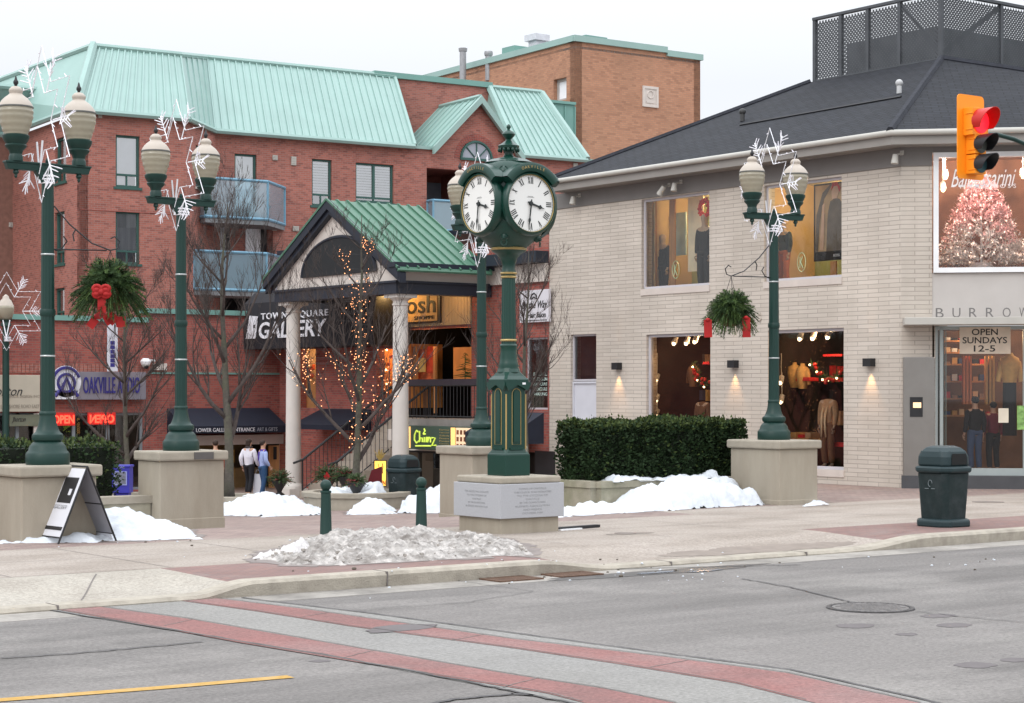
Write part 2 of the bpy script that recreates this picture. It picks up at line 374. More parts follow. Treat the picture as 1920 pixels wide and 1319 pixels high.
# ------------------------------------------------------------------ ground
KU = 18.6                       # kerb line
def plaza_z(x, y):
    f = .4*sm((y-26)/3.5)+.7*max(0, min(1, (y-29.5)/22.5))
    w = max(1-sm((x-25)/4.5), sm((y-35)/5)); return -f*w
def kerb_top(x):
    if x < 9.6: k = .12
    elif x < 10.35: k = .12*(1-sm((x-9.6)/.75))
    elif x < 14.3: k = 0
    elif x < 15.6: k = .12*sm((x-14.3)/1.3)
    elif x < 20.1: k = .12
    elif x < 21.6: k = .12*(1-sm((x-20.1)/1.5))
    else: k = 0
    return -k
def walk_z(x, y):
    if y < 20.6: return kerb_top(x)*(1-sm((y-18.9)/1.6))
    return plaza_z(x, y)
def sheet(name, x0, x1, y0, y1, dx, dy, zf, m, label=None, dz=0):
    mb = MB(); nx = max(1, int((x1-x0)/dx)); ny = max(1, int((y1-y0)/dy)); vs = []; fs = []
    for j in range(ny+1):
        for i in range(nx+1):
            x = x0+(x1-x0)*i/nx; y = y0+(y1-y0)*j/ny; vs.append((x, y, zf(x, y)+dz))
    for j in range(ny):
        for i in range(nx): a = j*(nx+1)+i; fs.append((a, a+1, a+nx+2, a+nx+1))
    mb.add(vs, fs); o = mb.build(name, m, recalc=False, smooth=180); return tag(o, label or name.replace('_', ' '), None, None, 'structure')
RZ = -.17
sheet('ground', -500, 600, 60, 700, 60, 60, lambda x, y: -1.12, asphalt)
sheet('road', -400, 500, -300, 18.0, 60, 60, lambda x, y: RZ, asphalt, 'grey worn asphalt road along the kerb')
sheet('gutter', -400, 500, 18.0, KU+.02, 40, 1, lambda x, y: RZ+.002, gutter_m)
for a, b, m, nm in ((-100, 6, ramp_conc, 'kerb_ramp'), (6, 10.15, ramp_conc, 'kerb_ramp'), (10.15, 14.95, paver, 'paver_strip'), (14.95, 20.9, concrete, 'kerb_ramp'), (20.9, 120, paver, 'paver_strip')):
    sheet(nm, a, b, 18.9, 20.6, .12 if b-a < 10 else 1.0, .15, walk_z, m)
sheet('sidewalk', -100, 150, 20.6, 24.2, 2, 1.2, walk_z, concrete, 'pale concrete sidewalk between kerb and brick plaza')
sheet('plaza', -60, 22.0, 24.2, 60, .5, .25, plaza_z, paver2, 'brick paved plaza sloping down to the shops')
sheet('plaza', 22.0, 45, 25.2, 60, .5, .25, plaza_z, paver2); sheet('plaza', 45, 120, 25.2, 60, 5, 1, plaza_z, paver2)
sheet('sidewalk', 22.0, 150, 24.2, 25.2, 2, 1, plaza_z, concrete)
# kerb: lofted stone
kb = MB(); xs = [-100, -40, 0, 5, 8, 9.4]+[9.6+.07*i for i in range(12)]+[11, 12.06, 12.09, 13.4, 14.28]+[14.3+.13*i for i in range(11)]+[17, 19, 20.1]+[20.1+.15*i for i in range(1, 11)]+[24, 28, 60, 150]
random.seed(3); prev = None; vs = []
for x in xs:
    t = kerb_top(x); j = .012*mnoise.noise(Vector((x*1.3, 0, 0)))
    for (y, z) in ((KU+.02, RZ-.1), (KU+.0+j, t-.035), (KU+.035+j, t+.002), (18.9, t+.002), (18.9, RZ-.1)): vs.append((x, y, z))
fs = []
for i in range(len(xs)-1):
    for k in range(4): a = i*5+k; fs.append((a, a+1, a+6, a+5))
kb.add(vs, fs); tag(kb.build('kerb', kerb_m, recalc=True), 'worn concrete kerb between road and sidewalk', None, None, 'structure')
# thin things laid on the ground
def strip(name, pts, w, z, m, taper=False):
    mb = MB(); n = len(pts); P2 = [Vector((p[0], p[1])) for p in pts]; vs = []
    for i, p in enumerate(P2):
        d = (P2[min(i+1, n-1)]-P2[max(i-1, 0)]).normalized(); nn = Vector((-d.y, d.x)); ww = w*(.5 if not taper else .5*(1-.9*abs(2*i/(n-1)-1)**4)); 
        zz = z if not callable(z) else z(p.x, p.y)
        for s in (-1, 1): vs.append((p.x+nn.x*ww*s, p.y+nn.y*ww*s, zz))
    mb.add(vs, [(2*i, 2*i+2, 2*i+3, 2*i+1) for i in range(n-1)]); return tag(mb.build(name, m, recalc=False), name.replace('_', ' '), None, None, 'structure')
def band(name, top, bot, z, m):
    T = [onz(*p, z=z) for p in top]; B = [onz(*p, z=z) for p in bot]; mb = MB()
    for i in range(len(T)-1): mb.quad(B[i], B[i+1], T[i+1], T[i])
    return tag(mb.build(name, m, recalc=False), name.replace('_', ' '), None, None, 'structure')
# fine markings: crosswalk slab, two red bands
cw_up = [(452,1122),(700,1152),(960,1188),(1250,1227),(1480,1257),(1715,1310),(2100,1400),(3300,1680)]
cw_lo = [(28,1135),(350,1187),(600,1228),(900,1285),(1030,1312),(1230,1350),(1600,1425),(2700,1640)]
band('crosswalk', cw_up, cw_lo, RZ+.004, asphalt_old)
band('crosswalk_band', [(390,1120),(570,1142),(750,1168),(960,1198),(1240,1231),(1475,1262),(1727,1319),(2100,1405),(3300,1690)], [(300,1121),(480,1146),(655,1174),(960,1215),(1160,1245),(1380,1281),(1511,1314),(1800,1380),(2900,1640)], RZ+.008, redband)
band('crosswalk_band', [(135,1131),(350,1160),(560,1196),(960,1265),(1130,1291),(1268,1319),(1600,1385),(2700,1610)], [(55,1134),(250,1168),(450,1205),(860,1273),(1026,1300),(1092,1317),(1400,1380),(2400,1580)], RZ+.008, redband)
pz = lambda px, py: onz(px, py, RZ)
def jag(pts, n=7, a=.02, seed=0):
    random.seed(seed); out = []
    for i in range(len(pts)-1):
        for k in range(n):
            t = k/n; p = pts[i].lerp(pts[i+1], t); out.append((p.x+random.uniform(-a, a), p.y+random.uniform(-a, a)))
    out.append((pts[-1].x, pts[-1].y)); return out
for q, (pp, w) in enumerate(((cw_up[:7], .035), (cw_lo[:6], .035),
     ([(0,1236),(120,1228),(250,1217),(380,1205)], .035), ([(860,1090),(1000,1110),(880,1130),(700,1142)], .012),
     ([(1390,1086),(1480,1102),(1560,1122),(1610,1133)], .03), ([(1720,1148),(1800,1157),(1920,1168)], .018), ([(1440,1063),(1700,1071),(1920,1079)], .012),
     ([(760,1330),(860,1312),(960,1303),(1000,1306)], .05), ([(1100,1070),(1250,1066),(1500,1060)], .04))):
    strip('road_crack', jag([pz(*p) for p in pp], 9, .018, q), w, RZ+.010, crack_m)
for q, e_ in enumerate(([(135,1131),(350,1160),(560,1196),(960,1265),(1130,1291),(1268,1319)], [(55,1134),(250,1168),(450,1205),(860,1273),(1026,1300),(1092,1317)], [(390,1120),(570,1142),(750,1168),(960,1198),(1240,1231),(1475,1262),(1727,1319)], [(300,1121),(480,1146),(655,1174),(960,1215),(1160,1245),(1380,1281),(1511,1314)])):
    strip('band_joint', jag([pz(*p) for p in e_], 12, .008, 50+q), .016, RZ+.0105, joint_m)
for px_, py_, dx_, dy_ in ((360,1163,-70,14), (700,1222,-75,15), (1010,1273,-90,20), (620,1150,-70,9), (905,1192,-80,12), (1290,1240,-95,15)):
    strip('band_joint', jag([pz(px_, py_), pz(px_+dx_*.75, py_+dy_*.9)], 6, .008, px_), .014, RZ+.0105, joint_m)
# yellow line
a = [pz(-300,1338), pz(0,1314), pz(300,1291), pz(545,1270)]
strip('yellow_line', [(p.x, p.y) for p in a], .15, RZ+.006, yellow_m)
# patches: dark wet gutter, purplish patch in the band, small dark spots
def blob(name, c, rx, ry, z, m, seed=1, n=26, am=.18):
    mb = MB(); pts = []
    for i in range(n):
        t = 2*pi*i/n; k = 1+am*mnoise.noise(Vector((cos(t)*1.7+seed*7, sin(t)*1.7, seed)))*2; pts.append((c[0]+cos(t)*rx*k, c[1]+sin(t)*ry*k, z))
    mb.quad(*pts); return tag(mb.build(name, m, recalc=False), name.replace('_', ' '), None, None, 'structure')
wet_m = M('wet_asphalt', (.07,.066,.065), .35, .2, 8)
patch_m = M('patch', (.135,.12,.12), .9, .1, 9)
water_m = M('melt_water', (.4,.42,.47), .12, .1, 5)
c = pz(1240, 1073); blob('wet_patch', c, 1.9, .22, RZ+.004, wet_m, 2)
c = pz(1230, 1075); blob('puddle', c, .35, .06, RZ+.010, water_m, 3)
c = pz(1320, 1072); blob('puddle', c, .3, .05, RZ+.010, water_m, 5)
c = pz(755, 1180); blob('road_patch', c, .42, .22, RZ+.0105, patch_m, 4)
for (px, py, r) in ((1605,1174,.2), (1700,1152,.0), (1787,1173,.2), (1760,1155,.2), (1830,1248,.2), (1905,1238,.15), (1700,1190,.12), (600,1240,.1)):
    if r: blob('road_patch', pz(px, py), r, r*.8, RZ+.003, patch_m, px)
STAINS = []
for (px, py, rx, ry) in ((1430,1016,1.9,.30), (1180,1001,.45,.2)):
    STAINS.append((onz(px, py, 0), rx, ry, px))
# sidewalk joints
wz = lambda x, y: walk_z(x, y)+.005
for x in [1.0, 2.5, 4.0, 5.5, 7.0, 8.4]:
    strip('joint', [(x+.0+.12*k, 18.92+.21*k) for k in range(8)], .016, wz, joint_m)
strip('joint', [(x*.5, 20.6) for x in range(-40, 21)], .014, wz, joint_m)
for x in range(-8, 60, 2):
    strip('joint', [(x+.3, 20.62), (x+.3, 24.18)], .012, .005, joint_m)
strip('joint', [(x, 22.4) for x in range(-30, 60)], .012, .005, joint_m)
for x in [12.075, 8.0, 5.0, 26.0, 16.5, 19.0]:
    mb = MB(); t = kerb_top(x); mb.box(x-.008, x+.008, KU-.006, 18.905, RZ-.02, t+.006); tag(mb.build('joint', joint_m), 'joint', None, None, 'structure')
# manhole, grates
iron_m = M('cast_iron', (.15,.14,.135), .7, .2, 30, bump=.8, bscale=25, metal=.3, dirt=(.23,.21,.2), dscale=3)
rust_m = M('rusty_iron', (.13,.075,.05), .8, .25, 20, bump=.4, bscale=60)
hole_m = M('dark_hole', (.012,.012,.012), .9)
t = thing('manhole_cover', 'round iron manhole cover with a ridged rim in the road at right', 'manhole cover', pz(1632,1141))
mb = MB(); c = pz(1632,1141); mb.lathe([(.46,0),(.46,.014),(.415,.014),(.415,.006)], c, 40); mb.build('rim', crack_m, t)
mb = MB(); mb.lathe([(.40,-.01),(.40,.013)], c, 40)
for i in range(40):
    a = 2*pi*i/40; p = Vector((c[0]+cos(a)*.435, c[1]+sin(a)*.435, c[2])); mb.box(p.x-.012, p.x+.012, p.y-.012, p.y+.012, c[2], c[2]+.018)
for i in range(-4, 5):
    for j in range(-4, 5):
        if hypot(i, j) < 4.3: mb.box(c[0]+i*.08-.02, c[0]+i*.08+.02, c[1]+j*.08-.02, c[1]+j*.08+.02, c[2], c[2]+.017)
mb.build('lid', iron_m, t)
c = onz(1853, 942); t = thing('access_cover', 'small flat access cover in the sidewalk beside the shop', 'manhole cover', c)
mb = MB(); mb.lathe([(.3,0),(.3,.008)], c, 30); mb.build('lid', M('cover', (.2,.17,.15), .8), t)
c = onz(1172, 1001); t = thing('access_cover', 'small flat access cover in the sidewalk right of the clock', 'manhole cover', c)
mb = MB(); mb.lathe([(.16,0),(.16,.010)], c, 30); mb.build('lid', MATS['cover'], t)
for (px, py, lb) in ((950,1086,'rusty storm drain grate left of its twin against the kerb'), (1075,1079,'rusty storm drain grate right of its twin against the kerb')):
    c = pz(px, py); t = thing('drain_grate', lb, 'drain grate', c, 'storm drain grates')
    x0, x1, y0, y1 = c.x-.30, c.x+.30, KU-.40, KU-.03; z = RZ
    mb = MB(); mb.quad((x0,y0,z+.006),(x1,y0,z+.006),(x1,y1,z+.006),(x0,y1,z+.006)); mb.build('shaft', hole_m, t)
    mb = MB(); mb.box(x0-.03,x1+.03,y0-.03,y0,z,z+.02); mb.box(x0-.03,x1+.03,y1,y1+.03,z,z+.02); mb.box(x0-.03,x0,y0,y1,z,z+.02); mb.box(x1,x1+.03,y0,y1,z,z+.02)
    mb.build('frame', rust_m, t); mb = MB()
    for i in range(11):
        x = x0+(x1-x0)*(i+.5)/11; mb.box(x-.016, x+.016, y0, y1, z+.007, z+.018)
    mb.build('grating', rust_m, t)
# ------------------------------------------------------------------ snow
def inside_d(x, y, poly):
    ins = False; dm = 1e9; n = len(poly)
    for i in range(n):
        x1, y1 = poly[i]; x2, y2 = poly[(i+1) % n]
        if (y1 > y) != (y2 > y) and x < (x2-x1)*(y-y1)/(y2-y1)+x1: ins = not ins
        dx, dy = x2-x1, y2-y1; t = max(0, min(1, ((x-x1)*dx+(y-y1)*dy)/(dx*dx+dy*dy+1e-9))); dm = min(dm, hypot(x-x1-t*dx, y-y1-t*dy))
    return dm if ins else -dm
def heap(name, poly, hf, base, m, step=.06, rise=.35, seed=0, lump=.25, fine=.05, ff=7, edge=.35, lf=1.3, dip=.03):
    """snow heaped over an outline: hf(x,y) is the height in the middle"""
    xs = [p[0] for p in poly]; ys = [p[1] for p in poly]; x0, y0 = min(xs)-.1, min(ys)-.1
    nx = int((max(xs)+.1-x0)/step)+1; ny = int((max(ys)+.1-y0)/step)+1; idx = {}; vs = []; fs = []
    for j in range(ny+1):
        for i in range(nx+1):
            x = x0+i*step; y = y0+j*step
            d = inside_d(x, y, poly)+edge*.5*mnoise.noise(Vector((x*2.2, y*2.2, seed)))+edge*.2*mnoise.noise(Vector((x*7, y*7, seed)))
            if d < -.02: continue
            h = hf(x, y)*(1-exp(-max(d, 0)/rise))
            h *= 1+lump*2*mnoise.noise(Vector((x*lf, y*lf, seed+3.3)))
            h += fine*mnoise.noise(Vector((x*ff, y*ff, seed+9)))*min(1, d/.15)+fine*.5*mnoise.noise(Vector((x*ff*2.3, y*ff*2.3, seed+5)))*min(1, d/.1)
            h *= min(1, max(d, 0)/.10) if dip else 1
            idx[(i, j)] = len(vs); vs.append((x, y, base(x, y)+max(h, 0)-(.006 if d < .01 and dip else 0)))
    for j in range(ny):
        for i in range(nx):
            q = [idx.get(k) for k in ((i,j),(i+1,j),(i+1,j+1),(i,j+1))]
            if all(k is not None for k in q): fs.append(q)
            elif sum(k is not None for k in q) == 3: fs.append([k for k in q if k is not None])
    mb = MB(); mb.add(vs, fs); return mb.build(name, m, recalc=False, smooth=180)
def zpoly(pts, z): return [tuple(onz(px, py, z if not callable(z) else 0)[:2]) for px, py in pts]

stain_m = M('damp_stain', (.235,.195,.165), .7, .12, 5); damp_m = M('damp_paving', (.20,.165,.15), .55, .15, 5, spec=.5)
for c, rx, ry, sd_ in STAINS:
    heap('stain', [(c.x+cos(a)*rx, c.y+sin(a)*ry) for a in [2*pi*i/20 for i in range(20)]], lambda x, y: 0, lambda x, y: walk_z(x, y)+.004, stain_m, dip=0, step=.07, fine=0, edge=.25, seed=sd_)
    tag(bpy.context.scene.objects[-1] if False else [o for o in bpy.data.objects if o.name.startswith('stain')][-1], 'damp stain on the sidewalk', None, None, 'structure')
# ================================================================== the beige brick shop at right
VX = 31.7
FR = Fac(VX, 28.2, 0, -1)                       # h = 28.2 - y  (h<0 towards the left end)
cy0 = FR.px(1690, 700)[0]; CYR = 28.2-cy0       # chamfer corner y
FR = Fac(VX, CYR, 0, -1); YL = onx(1030, 700, VX).y; HL = CYR-YL
FCH = Fac(VX, CYR, 1, -1)                        # chamfered entrance side, facing the camera
CHW = 9.2
cream = MB_brick('cream_brick', (.58,.515,.45), (.50,.44,.38), (.37,.325,.28), .62, .098, .009, stain=(.41,.355,.30), bump=.5, bias=-.2)
trim_m = M('grey_trim', (.19,.175,.165), .6, .05, 2)
fascia_m = M('fascia', (.27,.25,.23), .6, .05, 2)
gutter_wh = M('gutter_paint', (.46,.44,.40), .45, .05, 2)
frame_lil = M('window_frame_grey', (.52,.50,.53), .5, .04)
white_p = M('white_paint', (.82,.82,.83), .45, .04)
sill_m = M('sill', (.60,.53,.48), .8, .06, 4, dirt=(.5,.42,.38), dscale=2)
shingle = MB_brick('shingles', (.020,.022,.030), (.010,.011,.016), (.004,.005,.007), .34, .15, .018, dark=(.046,.047,.058), bump=.8, rough=.92)
steel_m = M('brushed_steel', (.30,.28,.26), .33, .05, 3, metal=.85)
dark_m = M('dark_interior', (.02,.018,.016), .9)
black_m = M('black_metal', (.018,.018,.02), .45, .2)
glass_sh = GLASS('shop_glass', (.93,.95,.95), .03)
glass_dk = GLASS('dark_glass', (.75,.8,.85), .08)
RB = thing('brick_shop', 'pale beige painted brick shop with dark shingle hip roof and chamfered corner entrance', 'building', (VX, CYR, 0))
zc = onx(1690, 258, VX-.45).z                   # gutter top
Zg = ond(1685, 258, 40.6).z
eave_z = 7.75
up1 = FR.rect(1203, 375, 1330, 543); up2 = FR.rect(1433, 349, 1578, 529)
lo0 = FR.rect(1070, 628, 1118, 788); lo1 = FR.rect(1212, 628, 1332, 874); lo2 = FR.rect(1440, 620, 1582, 876)
ztop = FR.px(1690, 312)[1]
holes = [up1, up2, lo0, lo1, lo2]
mb = MB(); FR.wall(mb, HL, 0, -1.4, ztop, holes, .35)
e0 = FCH.px(1748, 600)[0]
mb.build('wall', cream, RB)
mb = MB(); FCH.wall(mb, 0, e0, -.3, ztop, [], .35); mb.build('wall', cream, RB)
# left end, back walls
mb = MB(); mb.box(VX+.3, VX+16, YL-.3, YL, -1.4, ztop); mb.build('wall', cream, RB)
# corner pilaster chamfer strip is part of wall; fascia band under the gutter
mb = MB(); FR.box(mb, HL-.1, .02, ztop, eave_z-.28, -.35, .03); mb.build('trim_band', trim_m, RB)
rwt = FCH.px(1750, 287)[1]; mb = MB(); FCH.box(mb, -.02, e0-.002, ztop, eave_z-.28, -.35, .03); FCH.box(mb, e0, CHW, rwt+.003, eave_z-.28, -.35, .03); mb.build('trim_band', trim_m, RB)
OV = .55
YE = onx(1030, 350, VX-OV).y
# eave box (fascia) and gutter follow wall + chamfer + street side
cs = tan225 = math.tan(radians(22.5))
ex, ey = FCH.P(CHW, 0)[:2]
P0 = (VX-OV, YE); P1 = (VX-OV, CYR-OV*tan225); P2 = (ex-OV*tan225, ey-OV); P3 = (ex+14, ey-OV)
Q0 = (VX+.2, YE); Q1 = (VX+.2, CYR+.2*tan225); Q2 = (ex+.2*tan225, ey+.2); Q3 = (ex+14, ey+.2)
def ringbox(mb, A, B, z0, z1):
    for i in range(len(A)-1):
        mb.hexa([(A[i][0],A[i][1],z0),(A[i+1][0],A[i+1][1],z0),(B[i+1][0],B[i+1][1],z0),(B[i][0],B[i][1],z0),(A[i][0],A[i][1],z1),(A[i+1][0],A[i+1][1],z1),(B[i+1][0],B[i+1][1],z1),(B[i][0],B[i][1],z1)])
mb = MB(); ringbox(mb, [P0,P1,P2,P3], [Q0,Q1,Q2,Q3], eave_z-.28, eave_z-.02); mb.build('fascia', fascia_m, RB)
mb = MB(); off = lambda p, k: p
G = [(P0[0]-.05,P0[1]), (P1[0]-.05,P1[1]-.02), (P2[0]-.02,P2[1]-.05), (P3[0],P3[1]-.05)]
mb.path([(p[0], p[1], eave_z-.03) for p in G], .065, 8); mb.build('gutter', gutter_wh, RB, smooth=60)
# roof: truncated hip
TZ = 10.35
k = ond(1765, 110, 1); # direction to the top corner
tz = (TZ-EYE)/((HZ-110)/FPX); TC = ond(1765, 110, tz)      # top corner by height
TLp = onx(1520, 150, TC.x); TL = Vector((TC.x, TLp.y, TZ))
TR = Vector((TC.x+14, TC.y, TZ))
E = eave_z+.02
mb = MB()
e0p = Vector((P0[0]-.06, P0[1]+.1, E)); e1 = Vector((P1[0]-.06, P1[1], E)); e2 = Vector((P2[0], P2[1]-.06, E)); e3 = Vector((P3[0], P3[1]-.06, E))
LFb = Vector((e0p.x+9, e0p.y, E))
mb.quad(e1, e0p, TL, TC); mb.quad(e1, e2, TC); mb.quad(e2, e3, TR, TC); mb.quad(e0p, LFb, Vector((TL.x+9, TL.y, TZ)), TL)
mb.quad(TC, TL, Vector((TL.x+9, TL.y, TZ)), TR)
rf = mb.build('roof', shingle, RB)
mb = MB()   # hip ridges
for a, b in ((e1, TC), (e2, TC), (e0p, TL)): mb.tube(a+Vector((0,0,.0)), b, .09, .09, 6)
mb.build('ridge_cap', M('ridge_shingle', (.026,.028,.037), .9, .25, 9, bump=.5), rf)
# roof heat cable / raised joint line and two little vents
mb = MB(); sl = lambda px, py, up=.05: None
def onroof(px, py, up=.06):
    # plane of left roof slope through e1,e0p,TL
    n_ = (e0p-e1).cross(TL-e1).normalized()
    if n_.z < 0: n_ = -n_
    d = Vector(ray(px, py)); o = Vector((0,0,EYE)); t = (e1-o).dot(n_)/d.dot(n_); return o+d*t+n_*up, n_
a, nn = onroof(1388, 236, .02); b_, _ = onroof(1690, 183, .02); mb.path([a, a.lerp(b_, .5), b_], .03, 5); mb.build('roof_joint', black_m, rf)
for px, py, tip in ((1392, 228, 0), (1686, 176, 1)):
    a, nn = onroof(px, py, 0); mb = MB(); mb.tube(a, a+Vector((0,0,.22)), .06, .06, 8); mb.ball(a+Vector((0,0,.25)), .09, 8, 6); mb.build('roof_vent', M('vent%d' % px, (.5,.5,.5) if tip else (.05,.05,.05), .5), rf, smooth=50)
# lattice screen on the roof top
lat = thing('lattice_screen', 'dark grey lattice screen enclosure standing on top of the shingle roof', 'screen', TC)
lat_m = M('lattice_paint', (.075,.08,.088), .6, .15, 3)
latH = onx(1517, 42, TC.x+.15).z-TZ
LYl = TL.y-.05
f1 = Fac(TC.x+.12, TC.y+.12, 0, -1); f2 = Fac(TC.x+.12, TC.y+.12, 1, 0)
L1 = LYl-TC.y-.12
def lattice(mb, f, h0, h1, z0, z1, sp=.105, w=.05, d=0):
    for sgn in (1, -1):
        k = -int((z1-z0)/sp)-1
        while True:
            a0 = h0+k*sp; k += 1
            if a0 > h1: break
            # strip along 45deg
            pa = [a0, z0] if sgn > 0 else [a0, z1]; ln = z1-z0
            hs, zs_ = pa; he = a0+ln; ze = z1 if sgn > 0 else z0
            if he < h0: continue
            if hs < h0: t = (h0-hs)/ln; zs_ = zs_+(ze-zs_)*t; hs = h0
            if he > h1:
                t = (h1-a0)/ln; ze = (z0+(z1-z0)*t) if sgn > 0 else (z1-(z1-z0)*t); he = h1
            if he-hs < .02: continue
            dd = d+(.0 if sgn > 0 else .012); q = w*.7071
            A = f.P(hs, zs_+q*(-1), dd); B = f.P(he, ze-q, dd); C_ = f.P(he, ze+q, dd); D_ = f.P(hs, zs_+q, dd)
            mb.quad(A, B, C_, D_)
for f, seg in ((f1, [(-L1, -L1*.78), (-L1*.78, -L1*.56), (-L1*.56, -L1*.31), (-L1*.31, 0)]), (f2, [(0, 2.3), (2.3, 4.6), (4.6, 6.9), (6.9, 9.2)])):
    zt = TZ+latH
    for a, b in seg:
        mb = MB(); lattice(mb, f, a+.05, b-.05, TZ+.06, zt-.06); lattice(mb, f, a+.05, b-.05, TZ+.06, zt-.06, d=-.5) if False else None
        mb.build('lattice_panel', lat_m, lat, recalc=False)
    mb = MB()
    for a, b in seg:
        f.box(mb, a-.05, a+.05, TZ, zt, -.05, .05)
    f.box(mb, seg[0][0]-.05, seg[-1][1]+.05, zt, zt+.07, -.07, .07); f.box(mb, seg[0][0]-.05, seg[-1][1]+.05, TZ, TZ+.06, -.04, .045)
    # slanting braces in the corner bays
    a, b = (seg[-1] if f is f1 else seg[0])
    p, q = ((a, b) if f is f1 else (b, a)); 
    mb.hexa([f.P(p,zt-.14,-.09), f.P(q,TZ+.05,-.09), f.P(q,TZ+.05,-.04), f.P(p,zt-.14,-.04), f.P(p,zt,-.09), f.P(q,TZ+.2,-.09), f.P(q,TZ+.2,-.04), f.P(p,zt,-.04)])
    mb.build('frame', lat_m, lat)
# machinery housing behind the lattice
mb = MB(); mb.box(TC.x+.8, TC.x+9, TC.y+.9, LYl-.5, TZ, TZ+latH*.62); mb.build('equipment', M('roof_unit', (.14,.145,.15), .8, .1, 2), lat)
mb = MB(); mb.box(TC.x+7, TC.x+8.9, TC.y+.3, LYl-.2, TZ, TZ+latH*.62)
# -------- windows of the shop
warm_wall = M('shop_wall_warm', (.62,.42,.20), .8, .08, 2); green_wall = M('shop_wall_green', (.36,.38,.13), .8, .08, 2); pale_wall = M('shop_wall_pale', (.72,.62,.46), .8, .05, 2)
wood_m = M('light_wood', (.50,.24,.09), .55, .15, 3, stretch=(6,6,.6)); shop_floor = M('shop_floor', (.25,.17,.1), .6, .15, 3)
brown_m = M('brown_wall', (.16,.07,.03), .8, .15, 2)
def room(fac, r, depth, mats, parent, z0=None, margin=.25, d0=-.36):
    h0, h1, a, b = r; h0 -= margin; h1 += margin; a = a if z0 is None else z0; b += .15; D = d0-depth
    mb = MB(); mb.quad(fac.P(h0,a,D), fac.P(h1,a,D), fac.P(h1,b,D), fac.P(h0,b,D), mi=0)
    mb.quad(fac.P(h0,a,d0), fac.P(h0,a,D), fac.P(h0,b,D), fac.P(h0,b,d0), mi=1); mb.quad(fac.P(h1,a,D), fac.P(h1,a,d0), fac.P(h1,b,d0), fac.P(h1,b,D), mi=1)
    mb.quad(fac.P(h0,a,d0), fac.P(h1,a,d0), fac.P(h1,a,D), fac.P(h0,a,D), mi=2); mb.quad(fac.P(h0,b,D), fac.P(h1,b,D), fac.P(h1,b,d0), fac.P(h0,b,d0), mi=3)
    return mb.build('room', mats, parent, recalc=False)
def shopwin(fac, r, parent, fw=.06, d=-.12, fm=None, glass=None, sill=True, name='window'):
    h0, h1, z0, z1 = r; fm = fm or frame_lil
    mb = MB(); fac.frame(mb, r, fw, d-.06, d+.04)
    o = mb.build(name, fm, parent)
    if sill:
        mb = MB(); fac.box(mb, h0-.02, h1+.02, z0-.16, z0-.003, -.1, .025); mb.build('sill', sill_m, o)
    mb = MB(); mb.quad(fac.P(h0+fw*.9,z0+fw*.9,d), fac.P(h1-fw*.9,z0+fw*.9,d), fac.P(h1-fw*.9,z1-fw*.9,d), fac.P(h0+fw*.9,z1-fw*.9,d)); mb.build('pane', glass or glass_sh, o, recalc=False)
    return o
shopwin(FR, up1, RB); shopwin(FR, up2, RB); shopwin(FR, lo1, RB, .07); shopwin(FR, lo2, RB, .07)
room(FR, up1, 1.6, [green_wall, warm_wall, shop_floor, pale_wall], RB)
room(FR, up2, 1.6, [green_wall, warm_wall, shop_floor, pale_wall], RB)
# interior dressing of the upper windows
def fbox(name, fac, px0, py0, px1, py1, d0, th, m, parent):
    h0, h1, z0, z1 = fac.rect(px0, py0, px1, py1, d0); mb = MB(); fac.box(mb, h0, h1, z0, z1, d0-th, d0); return mb.build(name, m, parent)
# panels (pixel columns measured at their own depth)
fbox('partition', FR, 1214, 380, 1226, 543, -.5, .05, pale_wall, RB); fbox('partition', FR, 1255, 372, 1265, 541, -.7, .05, wood_m, RB)
fbox('partition', FR, 1226, 374, 1229, 543, -.6, .05, wood_m, RB)
fbox('partition', FR, 1232, 374, 1256, 420, -1.2, .05, M('amber_panel', (.8,.42,.1), .6), RB)
fbox('partition', FR, 1290, 366, 1318, 510, -.9, .04, M('poster_white', (.9,.78,.55), .6), RB)
fbox('partition', FR, 1266, 400, 1286, 480, -1.1, .04, M('louvre', (.45,.55,.5), .6), RB)
fbox('partition', FR, 1437, 345, 1449, 527, -.5, .05, pale_wall, RB)
fbox('shelf_case', FR, 1449, 345, 1464, 527, -.9, .3, brown_m, RB)
# ------------------------------------------------------------------ figures (people and shop mannequins)
import bmesh
def skin(name, pts, edges, m, parent, root=0, sub=2, T=None):
    """pts: [(x,y,z,rx,ry)]; grown with the Skin modifier and baked to a mesh"""
    me = bpy.data.meshes.new(name); bm = bmesh.new(); ly = bm.verts.layers.skin.verify(); vs = []
    for i, p in enumerate(pts):
        v = bm.verts.new(p[:3]); v[ly].radius = (p[3], p[4] if len(p) > 4 else p[3]); v[ly].use_root = (i == root); vs.append(v)
    for a, b in edges: bm.edges.new((vs[a], vs[b]))
    bm.to_mesh(me); bm.free()
    o = bpy.data.objects.new(name, me); COL.objects.link(o)
    sk = o.modifiers.new('skin', 'SKIN'); sk.use_smooth_shade = True; sk.branch_smoothing = .6
    ss = o.modifiers.new('sub', 'SUBSURF'); ss.levels = sub; ss.render_levels = sub
    dg = bpy.context.evaluated_depsgraph_get(); dg.update()
    me2 = bpy.data.meshes.new_from_object(o.evaluated_get(dg)); bpy.data.objects.remove(o); bpy.data.meshes.remove(me)
    me2.name = name
    if T is not None: me2.transform(T)
    me2.materials.clear(); me2.materials.append(m)
    o = bpy.data.objects.new(name, me2); COL.objects.link(o); o.parent = parent; return o
def chain(pts, edges, lst, frm=None):
    for p in lst:
        pts.append(p); i = len(pts)-1
        if frm is not None: edges.append((frm, i))
        frm = i
    return frm
